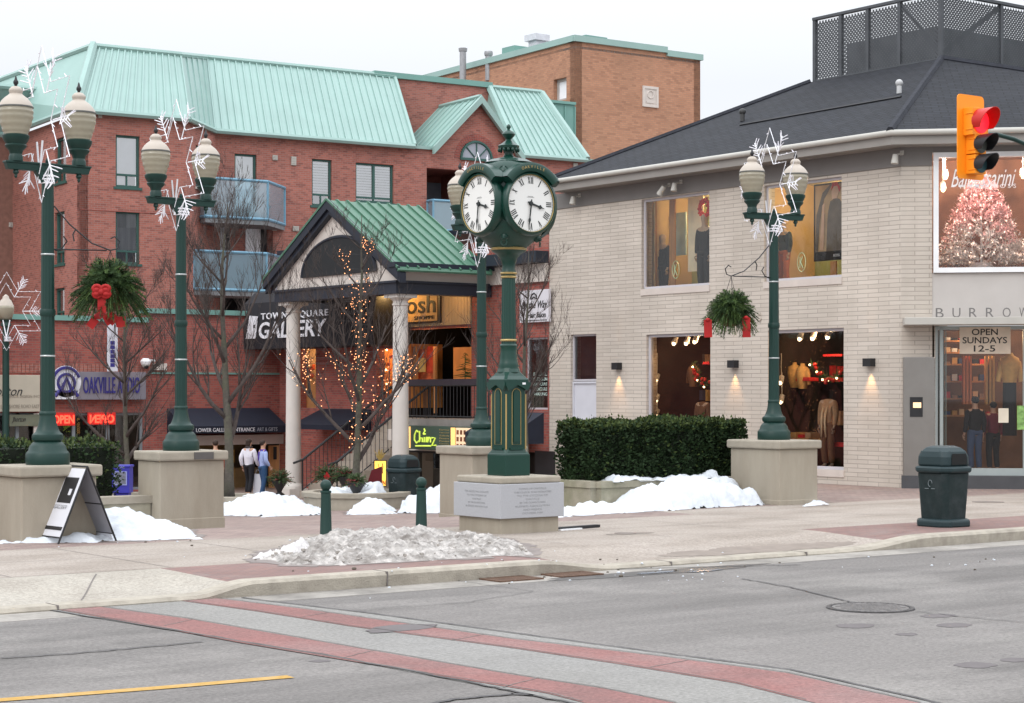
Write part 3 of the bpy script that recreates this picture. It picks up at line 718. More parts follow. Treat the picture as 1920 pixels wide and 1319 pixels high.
def figure(root, P, H, mskin, mtop, mleg, mhair, mshoe, top='jacket', face=True, hair_len=.0, hem=.88, head=True, topr=1.0, scarf=None, cap=None):
    """P: joint overrides; figure faces +Y, built at H/1.7 scale under root (root carries place and heading)"""
    J = dict(pel=(0,0,.93), sp=(0,0,1.1), ch=(0,.0,1.3), nk=(0,-.01,1.44), hb=(0,.0,1.52),
        sL=(-.17,0,1.385), sR=(.17,0,1.385), eL=(-.225,-.02,1.12), eR=(.225,-.02,1.12), wL=(-.235,.05,.88), wR=(.235,.05,.88),
        hL=(-.09,0,.9), hR=(.09,0,.9), kL=(-.1,.03,.49), kR=(.1,.03,.49), aL=(-.1,-.02,.085), aR=(.1,-.02,.085))
    J.update(P or {}); S_ = Matrix.Scale(H/1.7, 4)
    q = lambda k, r, r2=None: (*J[k], r, r2 or r)
    pts = []; ed = []
    pel = chain(pts, ed, [q('pel', .12, .1)]); sp = chain(pts, ed, [q('sp', .115, .09)], pel); chs = chain(pts, ed, [q('ch', .13, .095)], sp)
    nk = chain(pts, ed, [q('nk', .055)], chs)
    if head:
        hb = J['hb']
        chain(pts, ed, [(hb[0], hb[1]+.01, hb[2], .058, .07), (hb[0], hb[1]+.012, hb[2]+.06, .074, .09), (hb[0], hb[1]+.0, hb[2]+.115, .072, .09), (hb[0], hb[1]-.005, hb[2]+.155, .045, .055)], nk)
    def mid(a, b, t=.5): return tuple(lerp(J[a][i], J[b][i], t) for i in range(3))
    for s in 'LR':
        w = J['w'+s]; e = J['e'+s]; d = (Vector(w)-Vector(e)).normalized()
        c = chain(pts, ed, [q('s'+s, .06), (*mid('s'+s, 'e'+s), .047), q('e'+s, .04), (*mid('e'+s, 'w'+s, .4), .038), q('w'+s, .024)], chs)
        pm = Vector(w)+d*.05; c = chain(pts, ed, [(*pm, .034, .018)], c)
        k = chain(pts, ed, [q('h'+s, .095), (*mid('h'+s, 'k'+s, .4), .078), q('k'+s, .056), (*mid('k'+s, 'a'+s, .35), .055), q('a'+s, .035)], pel)
        a = J['a'+s]; chain(pts, ed, [(a[0], a[1]+.12, a[2]-.045, .035, .03)], k)
    body = skin('body', pts, ed, mskin, root, T=S_)
    # hands: five bent fingers each
    for s, sg in (('L', -1), ('R', 1)):
        w = Vector(J['w'+s]); d = (w-Vector(J['e'+s])).normalized(); pm = w+d*.085; mb = MB(); fw = Vector((0, 1, 0)); fw = (fw-d*fw.dot(d)).normalized(); side = d.cross(fw)
        for k, (o_, ln) in enumerate(((-.026,.06), (-.009,.072), (.009,.068), (.026,.052))):
            b0 = pm+fw*o_*1.0; mb.path([b0-d*.02, b0+d*ln*.45, b0+d*ln*.85-side*sg*.02, b0+d*ln*.95-side*sg*.04], [.0095,.009,.008,.006], 6)
        b0 = w+d*.03+fw*.03; mb.path([b0, b0+fw*.022+d*.025, b0+fw*.025+d*.055], [.012,.01,.007], 6)
        mb.xf(S_); off = root.location; 
        for i in range(len(mb.v)): mb.v[i] = tuple(Vector(mb.v[i])+off)
        mb.build('hand', mskin, body, smooth=180)
    # top
    pts = []; ed = []
    pl = Vector(J['pel']); hz = hem
    a0 = chain(pts, ed, [(pl[0], pl[1], hz, .165*topr, .13*topr)]); a1 = chain(pts, ed, [(*((Vector(J['pel'])+Vector(J['sp']))/2), .155*topr, .125*topr)], a0)
    a2 = chain(pts, ed, [q('ch', .165*topr, .125*topr)], a1); a3 = chain(pts, ed, [q('nk', .082, .085)], a2)
    for s in 'LR':
        w = Vector(J['w'+s]); e = Vector(J['e'+s])
        chain(pts, ed, [q('s'+s, .083*topr), (*mid('s'+s, 'e'+s), .068*topr), q('e'+s, .062*topr), (*(e.lerp(w, .93)), .046*topr)], a2)
    skin('jacket', pts, ed, mtop, root, root=1, T=S_)
    # trousers
    pts = []; ed = []; a0 = chain(pts, ed, [(pl[0], pl[1], pl[2]+.05, .13, .11)])
    for s in 'LR':
        chain(pts, ed, [q('h'+s, .108, .115), (*mid('h'+s, 'k'+s, .45), .092), q('k'+s, .075), (*mid('k'+s, 'a'+s, .5), .07), (*mid('k'+s, 'a'+s, .93), .066)], a0)
    skin('trousers', pts, ed, mleg, root, T=S_)
    for s in 'LR':
        a = Vector(J['a'+s]); pts = []; ed = []; chain(pts, ed, [(a[0], a[1]-.02, a[2]-.03, .045, .045), (a[0], a[1]+.07, a[2]-.045, .045, .035), (a[0], a[1]+.16, a[2]-.055, .038, .025)]); skin('shoe', pts, ed, mshoe, root, T=S_, sub=1)
    if head and mhair:
        hb = Vector(J['hb']); mb = MB(); mb.ball((hb.x, hb.y-.012, hb.z+.10), .098, 16, 10, (.86, 1.02, .9))
        if hair_len: mb.ball((hb.x, hb.y-.055, hb.z+.03), .085, 12, 8, (.95, .6, 1.0+hair_len*4))
        k = len(mb.v)
        for i in range(k):
            v = Vector(mb.v[i])
            if v.y > hb.y+.035 and v.z < hb.z+.125: mb.v[i] = (v.x*.9+hb.x*.1, hb.y+.03, v.z)
        mb.xf(S_); mb.xf(Matrix.Translation(root.location)); mb.build('hair', mhair, root, smooth=180)
        mb = MB()
        f = Vector((hb.x, hb.y+.09, hb.z+.055))
        mb.tube(f+Vector((0,.004,.02)), f+Vector((0,.022,-.008)), .009, .014, 6)
        for s in (-1, 1): mb.ball((hb.x+s*.078, hb.y+.005, hb.z+.055), .022, 6, 5, (.4,.8,1.2))
        mb.xf(S_); mb.xf(Matrix.Translation(root.location)); mb.build('nose_and_ears', mskin, body, smooth=180)
        mb = MB()
        for s in (-1, 1): mb.ball((f.x+s*.03, f.y-.008, f.z+.022), .009, 6, 5)
        mb.xf(S_); mb.xf(Matrix.Translation(root.location)); mb.build('eye', MATS.get('eye_dark') or M('eye_dark', (.02,.02,.02), .3), body)
        mb = MB(); mb.tube(f+Vector((-.02,-.006,-.035)), f+Vector((.02,-.006,-.035)), .006, .006, 5); mb.xf(S_); mb.xf(Matrix.Translation(root.location)); mb.build('mouth', MATS.get('lip') or M('lip', (.4,.12,.1), .5), body)
    return body
skin_t = M('skin_tone', (.55,.32,.22), .55, .05); manq_m = M('mannequin_skin', (.45,.33,.24), .4, .03)
tan_coat = M('tan_coat', (.42,.25,.14), .85, .12, 20, bump=.3); dark_coat = M('dark_coat', (.03,.03,.032), .85, .15, 20, bump=.3); grey_coat = M('grey_coat', (.10,.095,.09), .85, .2, 30, bump=.3)
cream_scarf = M('cream_scarf', (.8,.58,.36), .8, .08, 8); brown_coat = M('brown_coat', (.17,.085,.045), .85, .15, 15); mustard = M('mustard_shirt', (.62,.36,.12), .8, .1, 12)
red_fab = M('red_ribbon', (.36,.010,.010), .7, .12, 6); black_cl = M('black_cloth', (.015,.015,.018), .85, .2, 15)
def mannequin(label, fac, px, pz_, d, H, top, leg, rz=0, P=None, **kw):
    h, z = fac.px(px, pz_, d); p = fac.P(h, z, d)
    r = thing('mannequin', label, 'mannequin', p)
    P = P or dict(eL=(-.215,0,1.12), eR=(.215,0,1.12), wL=(-.20,.04,.87), wR=(.2,.04,.87))
    figure(r, P, H, manq_m, top, leg, None, black_cl, head=kw.pop('head', False), **kw)
    mb = MB(); mb.box(p.x-.25, p.x+.25, p.y-.25, p.y+.25, p.z-.05, p.z+.005); mb.build('stand', black_m, r)
    r.rotation_euler = (0, 0, atan2(fac.n[1], fac.n[0])-pi/2+rz); return r
def lapels(root, w=.05):
    mb = MB()
    for s in (-1, 1): mb.path([(s*.06,.09,1.46), (s*.055,.15,1.3), (s*.05,.165,1.1), (s*.07,.15,.75)], [.02,.03,.032,.02], 6)
    mb.xf(Matrix.Translation(root.location)); mb.build('scarf', cream_scarf, root, smooth=180)
# ---------------- lower windows: dark rooms with spotlights, mannequins, red shelves
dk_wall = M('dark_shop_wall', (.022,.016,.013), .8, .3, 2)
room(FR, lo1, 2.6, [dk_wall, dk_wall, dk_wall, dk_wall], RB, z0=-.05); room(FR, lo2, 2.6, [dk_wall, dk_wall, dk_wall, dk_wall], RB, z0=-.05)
mq = mannequin('tan jacketed mannequin in the ground floor window behind the right lamp', FR, 1553, 880, -.85, 1.95, tan_coat, brown_coat, hem=.72, topr=1.05); lapels(mq)
mq = mannequin('dim brown coated mannequin in the ground floor window above the hedge', FR, 1318, 872, -.95, 1.9, brown_coat, black_cl, hem=.72)
lampw = EM('spot_glow', (1., .72, .42), 9); bulbw = EM('warm_bulb', (1., .66, .34), 14); white_can = M('white_can', (.6,.57,.52), .5, .05)
def spots(fac, lst, d, parent_label, drop=.16, n='track_spotlight', grp=None):
    for k, (px, py, lb) in enumerate(lst):
        h, z = fac.px(px, py, d); p = fac.P(h, z, d); t = thing(n, lb, 'spotlight', p, grp)
        q = Vector((fac.n[0], fac.n[1], 0))
        mb = MB(); mb.tube(p+q*.04+Vector((0,0,-.09)), p-q*.03+Vector((0,0,.06)), .075, .06, 12); mb.tube(p+Vector((0,0,.05)), p+Vector((0,0,.6)), .012, .012, 5); mb.build('housing', white_can, t, smooth=50)
        mb = MB(); mb.ball(p+q*.05+Vector((0,0,-.11)), .045, 10, 6); mb.build('bulb', lampw, t, smooth=180)
spots(FR, [(1266,637,'left one of three ceiling spotlights in the window above the hedge'), (1289,637,'middle one of three ceiling spotlights in the window above the hedge'), (1305,634,'right one of three ceiling spotlights in the window above the hedge'),
  (1502,628,'left one of three ceiling spotlights in the window behind the right lamp'), (1526,627,'middle one of three ceiling spotlights in the window behind the right lamp'), (1554,625,'right one of three ceiling spotlights in the window behind the right lamp')], -.7, '', grp='spotlights in the shop windows')
spots(FR, [(1232,706,'upper spotlight on the left side of the window above the hedge'), (1232,744,'middle spotlight on the left side of the window above the hedge'), (1232,772,'lower spotlight on the left side of the window above the hedge'),
  (1465,710,'upper spotlight seen just right of the lamp pole'), (1466,746,'lower spotlight seen just right of the lamp pole')], -.55, '', grp='spotlights in the shop windows')
red_sh = M('red_shelf', (.65,.03,.03), .5, .1)
for (x0, y0, x1, y1, d, m) in ((1485,708,1518,715,-1.0,red_sh), (1540,708,1580,716,-1.0,red_sh), (1543,665,1578,669,-1.2,red_sh), (1318,679,1330,684,-1.0,red_sh), (1565,830,1582,838,-1.,red_sh), (1490,822,1540,828,-1.1,mustard), (1232,664,1250,668,-1.6,mustard), (1270,658,1290,663,-1.8,mustard), (1232,645,1250,649,-1.6,mustard)):
    fbox('shelf', FR, x0, y0, x1, y1, d, .3, m, RB)
for (x, y, m, s) in ((1490,700,mustard,.28), (1505,702,mustard,.22), (1300,700,brown_m,.2)):
    h, z = FR.px(x, y, -1.1); p = FR.P(h, z-.1, -1.1); t = thing('shirt_bust', 'mustard shirt display at %s of the dark window' % ('left' if x == 1490 else 'right' if x == 1505 else 'centre'), 'shirt display', p)
    mb = MB(); mb.lathe([(.1,-.25),(.15*s/.25,-.1),(.19*s/.25,.12),(.16*s/.25,.25),(.06,.3),(.05,.36)], p, 14, sq=None); mb.tube(p+Vector((0,.15,.2)), p+Vector((0,.22,-.15)), .06, .045, 8); mb.tube(p+Vector((0,-.15,.2)), p+Vector((0,-.22,-.15)), .06, .045, 8); mb.build('shirt', m, t, smooth=60)
# rows of folded and hanging clothes glimpsed in the two lower windows
random.seed(31)
for (xa, xb, ys, dd, win) in ((1236, 1330, (668, 700, 735), -2.1, 0), (1450, 1580, (690, 735, 775), -2.2, 1)):
    for y_ in ys:
        n_ = 9
        for i in range(n_):
            if random.random() < .25: continue
            x_ = lerp(xa, xb, (i+.5)/n_); w_ = random.uniform(4, 7); hgt = random.uniform(12, 26)
            fbox('hanging_clothes', FR, x_-w_/2, y_-hgt*.2, x_+w_/2, y_+hgt, dd+random.uniform(-.1,.1), .12, random.choice([tan_coat, brown_coat, mustard, dark_coat, red_sh, cream_scarf, grey_coat, M('denim', (.05,.07,.12), .9) if 'denim' not in MATS else MATS['denim']]), RB)
for (px_, py_, win) in ((1262, 868, 'above the hedge'), (1505, 868, 'behind the right lamp')):
    h, z = FR.px(px_, py_, -1.1); p = FR.P(h, z, -1.1); tb = thing('display_table', 'low display table with folded jumpers in the ground floor window '+win, 'table', p); mb = MB()
    FR.box(mb, h-.5, h+.5, z+.55, z+.60, -1.5, -.8)
    for a_ in (-.45, .45):
        for b_ in (-1.45, -.85): FR.box(mb, h+a_-.03, h+a_+.03, z, z+.548, b_-.03, b_+.03)
    mb.build('table', wood_m, tb)
    for k_ in range(4): mb = MB(); FR.box(mb, h-.45+.24*k_, h-.27+.24*k_, z+.602, z+.68+.05*(k_ % 2), -1.3, -.9); mb.build('jumper', (cream_scarf, mustard, red_sh, tan_coat)[k_], tb, bevel=.01)
# garland with red baubles along the shelves
garl_m = M('garland', (.05,.09,.03), .9, .3); bau_m = M('red_bauble', (.6,.03,.02), .25, .05)
def garland(fac, x0, y0, x1, y1, d, n, label):
    a = fac.P(*fac.px(x0, y0, d), d); b = fac.P(*fac.px(x1, y1, d), d); t = thing('garland', label, 'garland', a)
    random.seed(int(x0)); mb = MB(); mr = MB(); mw = MB()
    for i in range(n*14):
        k = random.random(); p = a.lerp(b, k)-Vector((0,0,.25*sin(pi*k))); q = p+Vector((random.uniform(-.12,.12), random.uniform(-.12,.12), random.uniform(-.13,.13))); mb.tube(p, q, .012, .004, 3)
    for i in range(n):
        k = (i+.5)/n; p = a.lerp(b, k)-Vector((-.1,0,.25*sin(pi*k)))+Vector((-.16, random.uniform(-.08,.08), random.uniform(-.1,.1)))
        (mr if i % 3 else mw).ball(p, .05 if i % 3 else .022, 8, 6)
    mb.build('greenery', garl_m, t); mr.build('bauble', bau_m, t, smooth=180); mw.build('lights', bulbw, t)
garland(FR, 1520, 680, 1580, 700, -.8, 14, 'green garland with red baubles in the window behind the right lamp')
garland(FR, 1298, 680, 1332, 715, -.8, 14, 'green garland with red baubles in the window above the hedge')
garland(FR, 1228, 655, 1290, 645, -1.8, 12, 'dim garland high at the back of the window above the hedge')
# light in the rooms
def roomlight(fac, r, d, e, col=(1,.68,.38), n=1):
    for i in range(n):
        p = fac.P(lerp(r[0], r[1], (i+.5)/n), r[3]-.15, d); plight('shop_or_fill_lamp', p, e, col, .12)
roomlight(FR, up1, -1.0, 62, (1,.74,.42)); roomlight(FR, up2, -1.0, 62, (1,.74,.42)); roomlight(FR, lo1, -.9, 55, (1,.60,.30)); roomlight(FR, lo2, -.8, 75, (1,.60,.30))
# upper window mannequins / poster people
mq = mannequin('dark coated mannequin silhouette in the left part of the upper left shop window', FR, 1243, 575, -.9, 1.9, black_cl, black_cl, head=True)
mq2 = mannequin('grey jacketed mannequin with a red wreath hat in the upper left shop window', FR, 1322, 560, -.6, 2.15, dark_coat, dark_coat, head=True)
h, z = FR.px(1321, 390, -.58); p = FR.P(h, z, -.58); mb = MB()
t = thing('wreath', 'red wreath around the mannequin head in the upper left shop window', 'wreath', p)
ring = [p+Vector((0, cos(2*pi*i/16)*.17, sin(2*pi*i/16)*.2)) for i in range(16)]; mb.path(ring, .05, 6, closed=True)
random.seed(4)
for i in range(60): q = ring[i % 16]; mb.ball(q+Vector((random.uniform(-.05,.05), random.uniform(-.05,.05), random.uniform(-.05,.05))), .03, 5, 4)
mb.build('berries', bau_m, t)
pos_bg = M('poster_tan', (.50,.33,.17), .6, .3, 1.5); pos_d = M('poster_suit', (.16,.13,.10), .7, .2, 4); pos_f = M('poster_skin', (.65,.42,.28), .6)
h0, h1, z0, z1 = FR.rect(1526, 347, 1583, 491, -.5); t = thing('fashion_poster', 'tan fashion poster of a suited man in the upper right shop window', 'poster', FR.P(h0, z0, -.5))
mb = MB(); FR.box(mb, h0, h1, z0, z1, -.54, -.5); mb.build('board', black_m, t)
mb = MB(); FR.box(mb, h0+.05, h1, z0+.22, z1-.04, -.5, -.495); mb.build('picture', pos_bg, t)
def facpoly(mb, fac, r, pts, d, th=.006):
    P_ = [fac.P(lerp(r[0], r[1], a), lerp(r[2], r[3], b), d) for a, b in pts]; mb.extr(P_, (fac.n[0]*th, fac.n[1]*th, 0))
R_ = (h0, h1, z0, z1)
mb = MB(); facpoly(mb, FR, R_, [(.42,.12),(.97,.12),(.95,.45),(.99,.7),(.85,.78),(.72,.8),(.55,.76),(.47,.6)], -.494); facpoly(mb, FR, R_, [(.05,.12),(.14,.12),(.2,.5),(.35,.8),(.6,.97),(.6,1.0),(.3,.88),(.1,.6)], -.494); mb.build('suit', pos_d, t)
mb = MB(); facpoly(mb, FR, R_, [(.62,.79),(.78,.79),(.84,.88),(.8,.95),(.68,.95),(.6,.88)], -.486); facpoly(mb, FR, R_, [(.2,.14),(.34,.14),(.38,.75),(.3,.72)], -.486); mb.build('face', pos_f, t)
mb = MB(); facpoly(mb, FR, R_, [(.6,.9),(.68,.95),(.8,.95),(.86,.87),(.9,.92),(.8,1.),(.64,1.)], -.478); mb.build('hair', bau_m, t)
mb = MB(); put_text(mb, FR, 'BOSS', lerp(h0,h1,.65), lerp(h0,h1,.85), z0+.08, z0+.14, -.499, .004); mb.build('lettering', white_p, t)
mb = MB(); h, z = FR.px(1562, 490, -.52); FR.box(mb, h-.09, h+.09, z-.6, z, -.56, -.52); mb.build('easel', wood_m, t)
mq = mannequin('dark green coated mannequin half hidden by the right lamp in the upper window', FR, 1470, 545, -.8, 1.7, M('dark_green_coat', (.03,.04,.035), .9), M('rust_trousers', (.45,.12,.04), .8), head=True)
kw = M('sticker', (.40,.50,.30), .6)
for px, py, win in ((1267, 506, 'left'), (1503, 492, 'right')):
    h, z = FR.px(px, py, -.1); p = FR.P(h, z, -.09); t = thing('window_sticker', 'pale oval emblem on the upper %s shop window pane' % win, 'sticker', p)
    mb = MB(); mb.path([FR.P(h+cos(2*pi*i/24)*.13, z+sin(2*pi*i/24)*.22, -.1) for i in range(24)], .01, 4, closed=True); mb.build('ring', kw, t)
    mb = MB(); put_text(mb, FR, 'K', h-.06, h+.06, z-.13, z+.13, -.1, .004); mb.build('emblem', kw, t)
# narrow door-window at the left end
w = shopwin(FR, (lo0[0], lo0[1], FR.px(1070,715)[1], lo0[3]), RB, .05, glass=glass_dk, sill=False)
room(FR, (lo0[0], lo0[1], FR.px(1070,715)[1], lo0[3]), .8, [M('grey_curtain', (.17,.17,.19), .9)]*4, RB, margin=.02)
h0, h1, z0, z1 = FR.rect(1070, 716, 1118, 788)
mb = MB(); FR.frame(mb, (h0, h1, z0-.3, z1), .05, -.18, -.06); FR.box(mb, h0+.04, h1-.04, z0-.3, z1-.04, -.16, -.10); mb.build('door_panel', M('lilac_white', (.62,.62,.67), .5, .03), RB)
# sconces with real lamps
for px, py, lb in ((1155,687,'leftmost of the three black box sconces, glowing above the hedge'), (1373,683,'middle black box sconce between the two ground floor windows'), (1628,680,'rightmost black box sconce near the chamfered corner')):
    h, z = FR.px(px, py, .1); p = FR.P(h, z, 0); t = thing('wall_sconce', lb, 'wall lamp', p, 'black box wall sconces')
    mb = MB(); hw = .12; FR.box(mb, h-hw, h+hw, z-.09, z-.085, .02, .15); FR.box(mb, h-hw, h-hw+.008, z-.09, z+.09, .0, .16); FR.box(mb, h+hw-.008, h+hw, z-.09, z+.09, .0, .16)
    FR.box(mb, h-hw+.01, h+hw-.01, z-.09, z+.09, .151, .16); FR.box(mb, h-.03, h+.03, z-.05, z+.05, .0, .02)
    mb.build('housing', black_m, t)
    for s in (-1, 1):
        ld = bpy.data.lights.new('sconce_light', 'SPOT'); ld.energy = 60 if s < 0 else 26; ld.color = (1,.55,.22); ld.spot_size = radians(62 if s < 0 else 26); ld.spot_blend = .7; ld.shadow_soft_size = .02
        o = bpy.data.objects.new('sconce_light', ld); COL.objects.link(o); o.parent = t; o.location = FR.P(h, z+s*.10, .075)-p
        o.rotation_euler = Vector((0.12, 0, -s)).to_track_quat('Z', 'Y').to_euler() if s < 0 else Vector((0.05, 0, -1)).to_track_quat('Z', 'Y').to_euler()
# soffit floodlights
for px, py, lb in ((1075,375,'leftmost pale floodlight under the shop eave'), (1243,356,'tilted pale floodlight under the eave, left of a pair'), (1265,350,'pale floodlight under the eave, right of a pair'), (1482,325,'pale floodlight under the eave behind the right lamp'), (1679,297,'pale floodlight under the eave at the shop corner')):
    h, z = FR.px(px, py, .25); p = FR.P(h, z, .25); t = thing('floodlight', lb, 'floodlight', p, 'floodlights under the shop eave'); tl = .05 if px == 1243 else 0
    mb = MB(); mb.tube(p+Vector((-.03, tl*2, -.12)), p+Vector((0, -tl, .08)), .085, .06, 12); mb.build('can', gutter_wh, t, smooth=50); mb = MB(); mb.tube(p+Vector((0,0,.07)), FR.P(h, z+.13, .02), .02, .02, 6); FR.box(mb, h-.05, h+.05, z+.08, z+.18, .03, .05); mb.build('bracket', gutter_wh, t)
# wall letters (a lone S shows beside the basket)
t = thing('shop_letters', 'small pale grey wall letters half hidden by the hanging basket', 'lettering', FR.P(*FR.px(1425, 592), 0)); mb = MB()
for i, ch in enumerate('BURROWES'):
    h, z = FR.px(1334+13.0*i, 600, 0); put_text(mb, FR, ch, h-.055, h+.055, z-.02, z+.15, .01, .02)
mb.build('letters', M('letter_grey', (.52,.46,.40), .6), t)
# ================= chamfered entrance
fb = lambda n_, x0, y0, x1, y1, d, th, m, par=RB: fbox(n_, FCH, x0, y0, x1, y1, d, th, m, par)
panel_m = M('spandrel_panel', (.50,.465,.44), .6, .05, 1.5, dirt=(.44,.40,.37), dscale=.6)
rw = FCH.rect(1750, 287, 2080, 512)
mb = MB(); FCH.frame(mb, rw, .11, -.1, .06); wn_ = mb.build('window', white_p, RB)
mb = MB(); mb.quad(FCH.P(rw[0]+.1, rw[2]+.1, 0), FCH.P(rw[1]-.1, rw[2]+.1, 0), FCH.P(rw[1]-.1, rw[3]-.1, 0), FCH.P(rw[0]+.1, rw[3]-.1, 0)); mb.build('pane', glass_sh, wn_, recalc=False)
sp = FCH.rect(1748, 513, 2080, 597); mb = MB(); FCH.box(mb, e0, sp[1], sp[2]-.12, sp[3], -.3, -.02); mb.build('spandrel', panel_m, RB)
er = rw[1]; mb = MB(); FCH.box(mb, er, CHW, -.3, ztop, -.35, 0); mb.build('wall', cream, RB)
cz = FCH.px(1690, 598)[1]; mb = MB(); FCH.box(mb, .03, er+.2, cz-.16, cz, .003, .75); mb.build('canopy', gutter_wh, RB, bevel=.01)
t = thing('shop_name', 'spaced grey capital letters BURROWES standing above the entrance canopy', 'lettering', FCH.P(*FCH.px(1755, 597), .3))
mb = MB()
for i, ch in enumerate('BURROWES'):
    h, z = FCH.px(1762+31.4*i, 596, .45); put_text(mb, FCH, ch, h-.085, h+.085, cz+.0, cz+.21, .43, .02)
mb.build('letters', M('letter_dark', (.16,.15,.145), .5), t)
amber_floor = M('amber_floor', (.55,.25,.10), .6)
room(FCH, rw, 2.6, [M('rust_wall', (.28,.13,.07), .8, .4, 1.2), warm_wall, shop_floor, M('orange_ceiling', (.30,.17,.11), .8, .2, 2)], RB, d0=-.12)
roomlight(FCH, rw, -1.9, 20, (1,.68,.42), 2); [plight('shop_or_fill_lamp', FCH.P(FCH.px(px_, 400)[0], rw[3]-.06, -.25), 120, (1,.84,.76), .04) for px_ in (1790, 1880)]  # front pair is added only to brighten the tinsel tree
# script sign on the glass
t = thing('window_script', 'white handwritten script and small capitals on the large upper window glass', 'lettering', FCH.P(rw[0]+.2, rw[3]-.6, .02)); mb = MB()
a = FCH.rect(1783, 318, 1905, 352); put_text(mb, FCH, 'Baldessarini', a[0], a[1], a[2], a[3], .02, .004, shear=.45, slope=.0)
a = FCH.rect(1800, 345, 1905, 356); put_text(mb, FCH, 'H U G O   B O S S', a[0], a[1], a[2]+.02, a[3]-.02, .02, .004); mb.build('letters', white_p, t)
# ground floor: steel panel, recess, glass front
cb = cz-.16
sd_ = FCH.rect(1693, 670, 1752, 896); mb = MB(); FCH.box(mb, sd_[0], sd_[1], sd_[2], sd_[3], .003, .12); st = mb.build('steel_cabinet', steel_m, RB, bevel=.01)
x = FCH.rect(1706, 745, 1730, 782, .12); mb = MB(); FCH.box(mb, x[0], x[1], x[2], x[3], .121, .14); mb.build('keypad', black_m, st)
x = FCH.rect(1712, 755, 1727, 765, .12); mb = MB(); FCH.box(mb, x[0], x[1], x[2], x[3], .141, .145); mb.build('label', EM('lit_label', (1,.62,.35), 1.1), st)
dr = FCH.rect(1752, 612, 2080, 892); zb = dr[2]
mb = MB(); FCH.box(mb, .0, er, -.4, zb, -2, .02); FCH.box(mb, 0, er, -.02, zb-.0, .02, .14); mb.build('plinth', M('dark_plinth', (.07,.07,.075), .6, .1), RB)
mb = MB()
for x0 in (1752, 1762, 1918, 2000): 
    h, _ = FCH.px(x0, 750, -.2); FCH.box(mb, h, h+.07, zb, cb, -.26, -.18)
FCH.box(mb, dr[0]+.07, er, cb-.08, cb, -.26, -.18); FCH.box(mb, dr[0]+.07, er, zb, zb+.16, -.25, -.19)
door = mb.build('shopfront_frame', M('aluminium', (.42,.46,.45), .4, .05, metal=.5), RB)
mb = MB(); mb.quad(FCH.P(dr[0], zb, -.22), FCH.P(er, zb, -.22), FCH.P(er, cb, -.22), FCH.P(dr[0], cb, -.22)); mb.build('pane', glass_sh, door, recalc=False)
mb = MB(); rr = (dr[0]-.1, er, zb, cb); h0, h1 = rr[0], rr[1]; D = -3.6
mb.quad(FCH.P(h0,zb,D), FCH.P(h1,zb,D), FCH.P(h1,cb,D), FCH.P(h0,cb,D), mi=0); mb.quad(FCH.P(h0,zb,-.3), FCH.P(h0,zb,D), FCH.P(h0,cb,D), FCH.P(h0,cb,-.3), mi=0); mb.quad(FCH.P(h1,zb,D), FCH.P(h1,zb,-.3), FCH.P(h1,cb,-.3), FCH.P(h1,cb,D), mi=0)
mb.quad(FCH.P(h0,zb+.01,-.3), FCH.P(h1,zb+.01,-.3), FCH.P(h1,zb+.01,D), FCH.P(h0,zb+.01,D), mi=1); mb.quad(FCH.P(h0,cb,-.3), FCH.P(h1,cb,-.3), FCH.P(h1,cb,D), FCH.P(h0,cb,D), mi=0)
mb.build('room', [M('shop_back', (.20,.10,.05), .8, .3, 2), shop_floor], RB, recalc=False)
mb = MB(); FCH.box(mb, sd_[1]+.002, dr[0]+.02, zb, cb, -.35, -.02); FCH.box(mb, e0+.02, dr[0], zb, cb, -.36, -.3) ; mb.build('jamb', cream, RB)
# vertical blind strips left of the glass
mb = MB()
for i in range(5):
    h, _ = FCH.px(1757+4*i, 750, -.3); FCH.box(mb, h, h+.018, zb+.1, cb-.1, -.36, -.30)
mb.build('blind', M('blind_green', (.25,.30,.27), .6), door)
# shelves with folded shirts
random.seed(8); cols = [mustard, red_sh, M('blue_shirt', (.05,.08,.2), .8), white_p, tan_coat, black_cl, cream_scarf]
for j, py in enumerate((640, 662, 684, 716, 748, 780)):
    h0, z0 = FCH.px(1771, py, -2.4); h1, _ = FCH.px(1862, py, -2.4); mb = MB(); FCH.box(mb, h0, h1, z0-.02, z0+.02, -2.8, -2.4); sh = mb.build('shelf', wood_m, RB)
    for i in range(7):
        a = lerp(h0, h1, (i+.1)/7); mb = MB(); FCH.box(mb, a, a+(h1-h0)/7*.75, z0+.021, z0+.06+random.random()*.12, -2.7, -2.42); mb.build('folded_clothes', random.choice(cols), sh)
for i, px in enumerate((1806, 1812, 1818, 1848, 1855, 1861)):
    h, z = FCH.px(px, 668, -2.0); mb = MB(); FCH.box(mb, h, h+.05, z-1.1, z, -2.3, -2.0); mb.build('hanging_clothes', (M('coral', (.75,.25,.1), .8) if i == 0 else MATS['coral'] if i < 3 else mustard), RB)
roomlight(FCH, (dr[0]+.5, er-.5, zb, cb), -2.2, 45, (1,.66,.36), 2); plight('shop_or_fill_lamp', FCH.P(3.0, cb-.3, -1.0), 14, (1,.68,.38), .1)
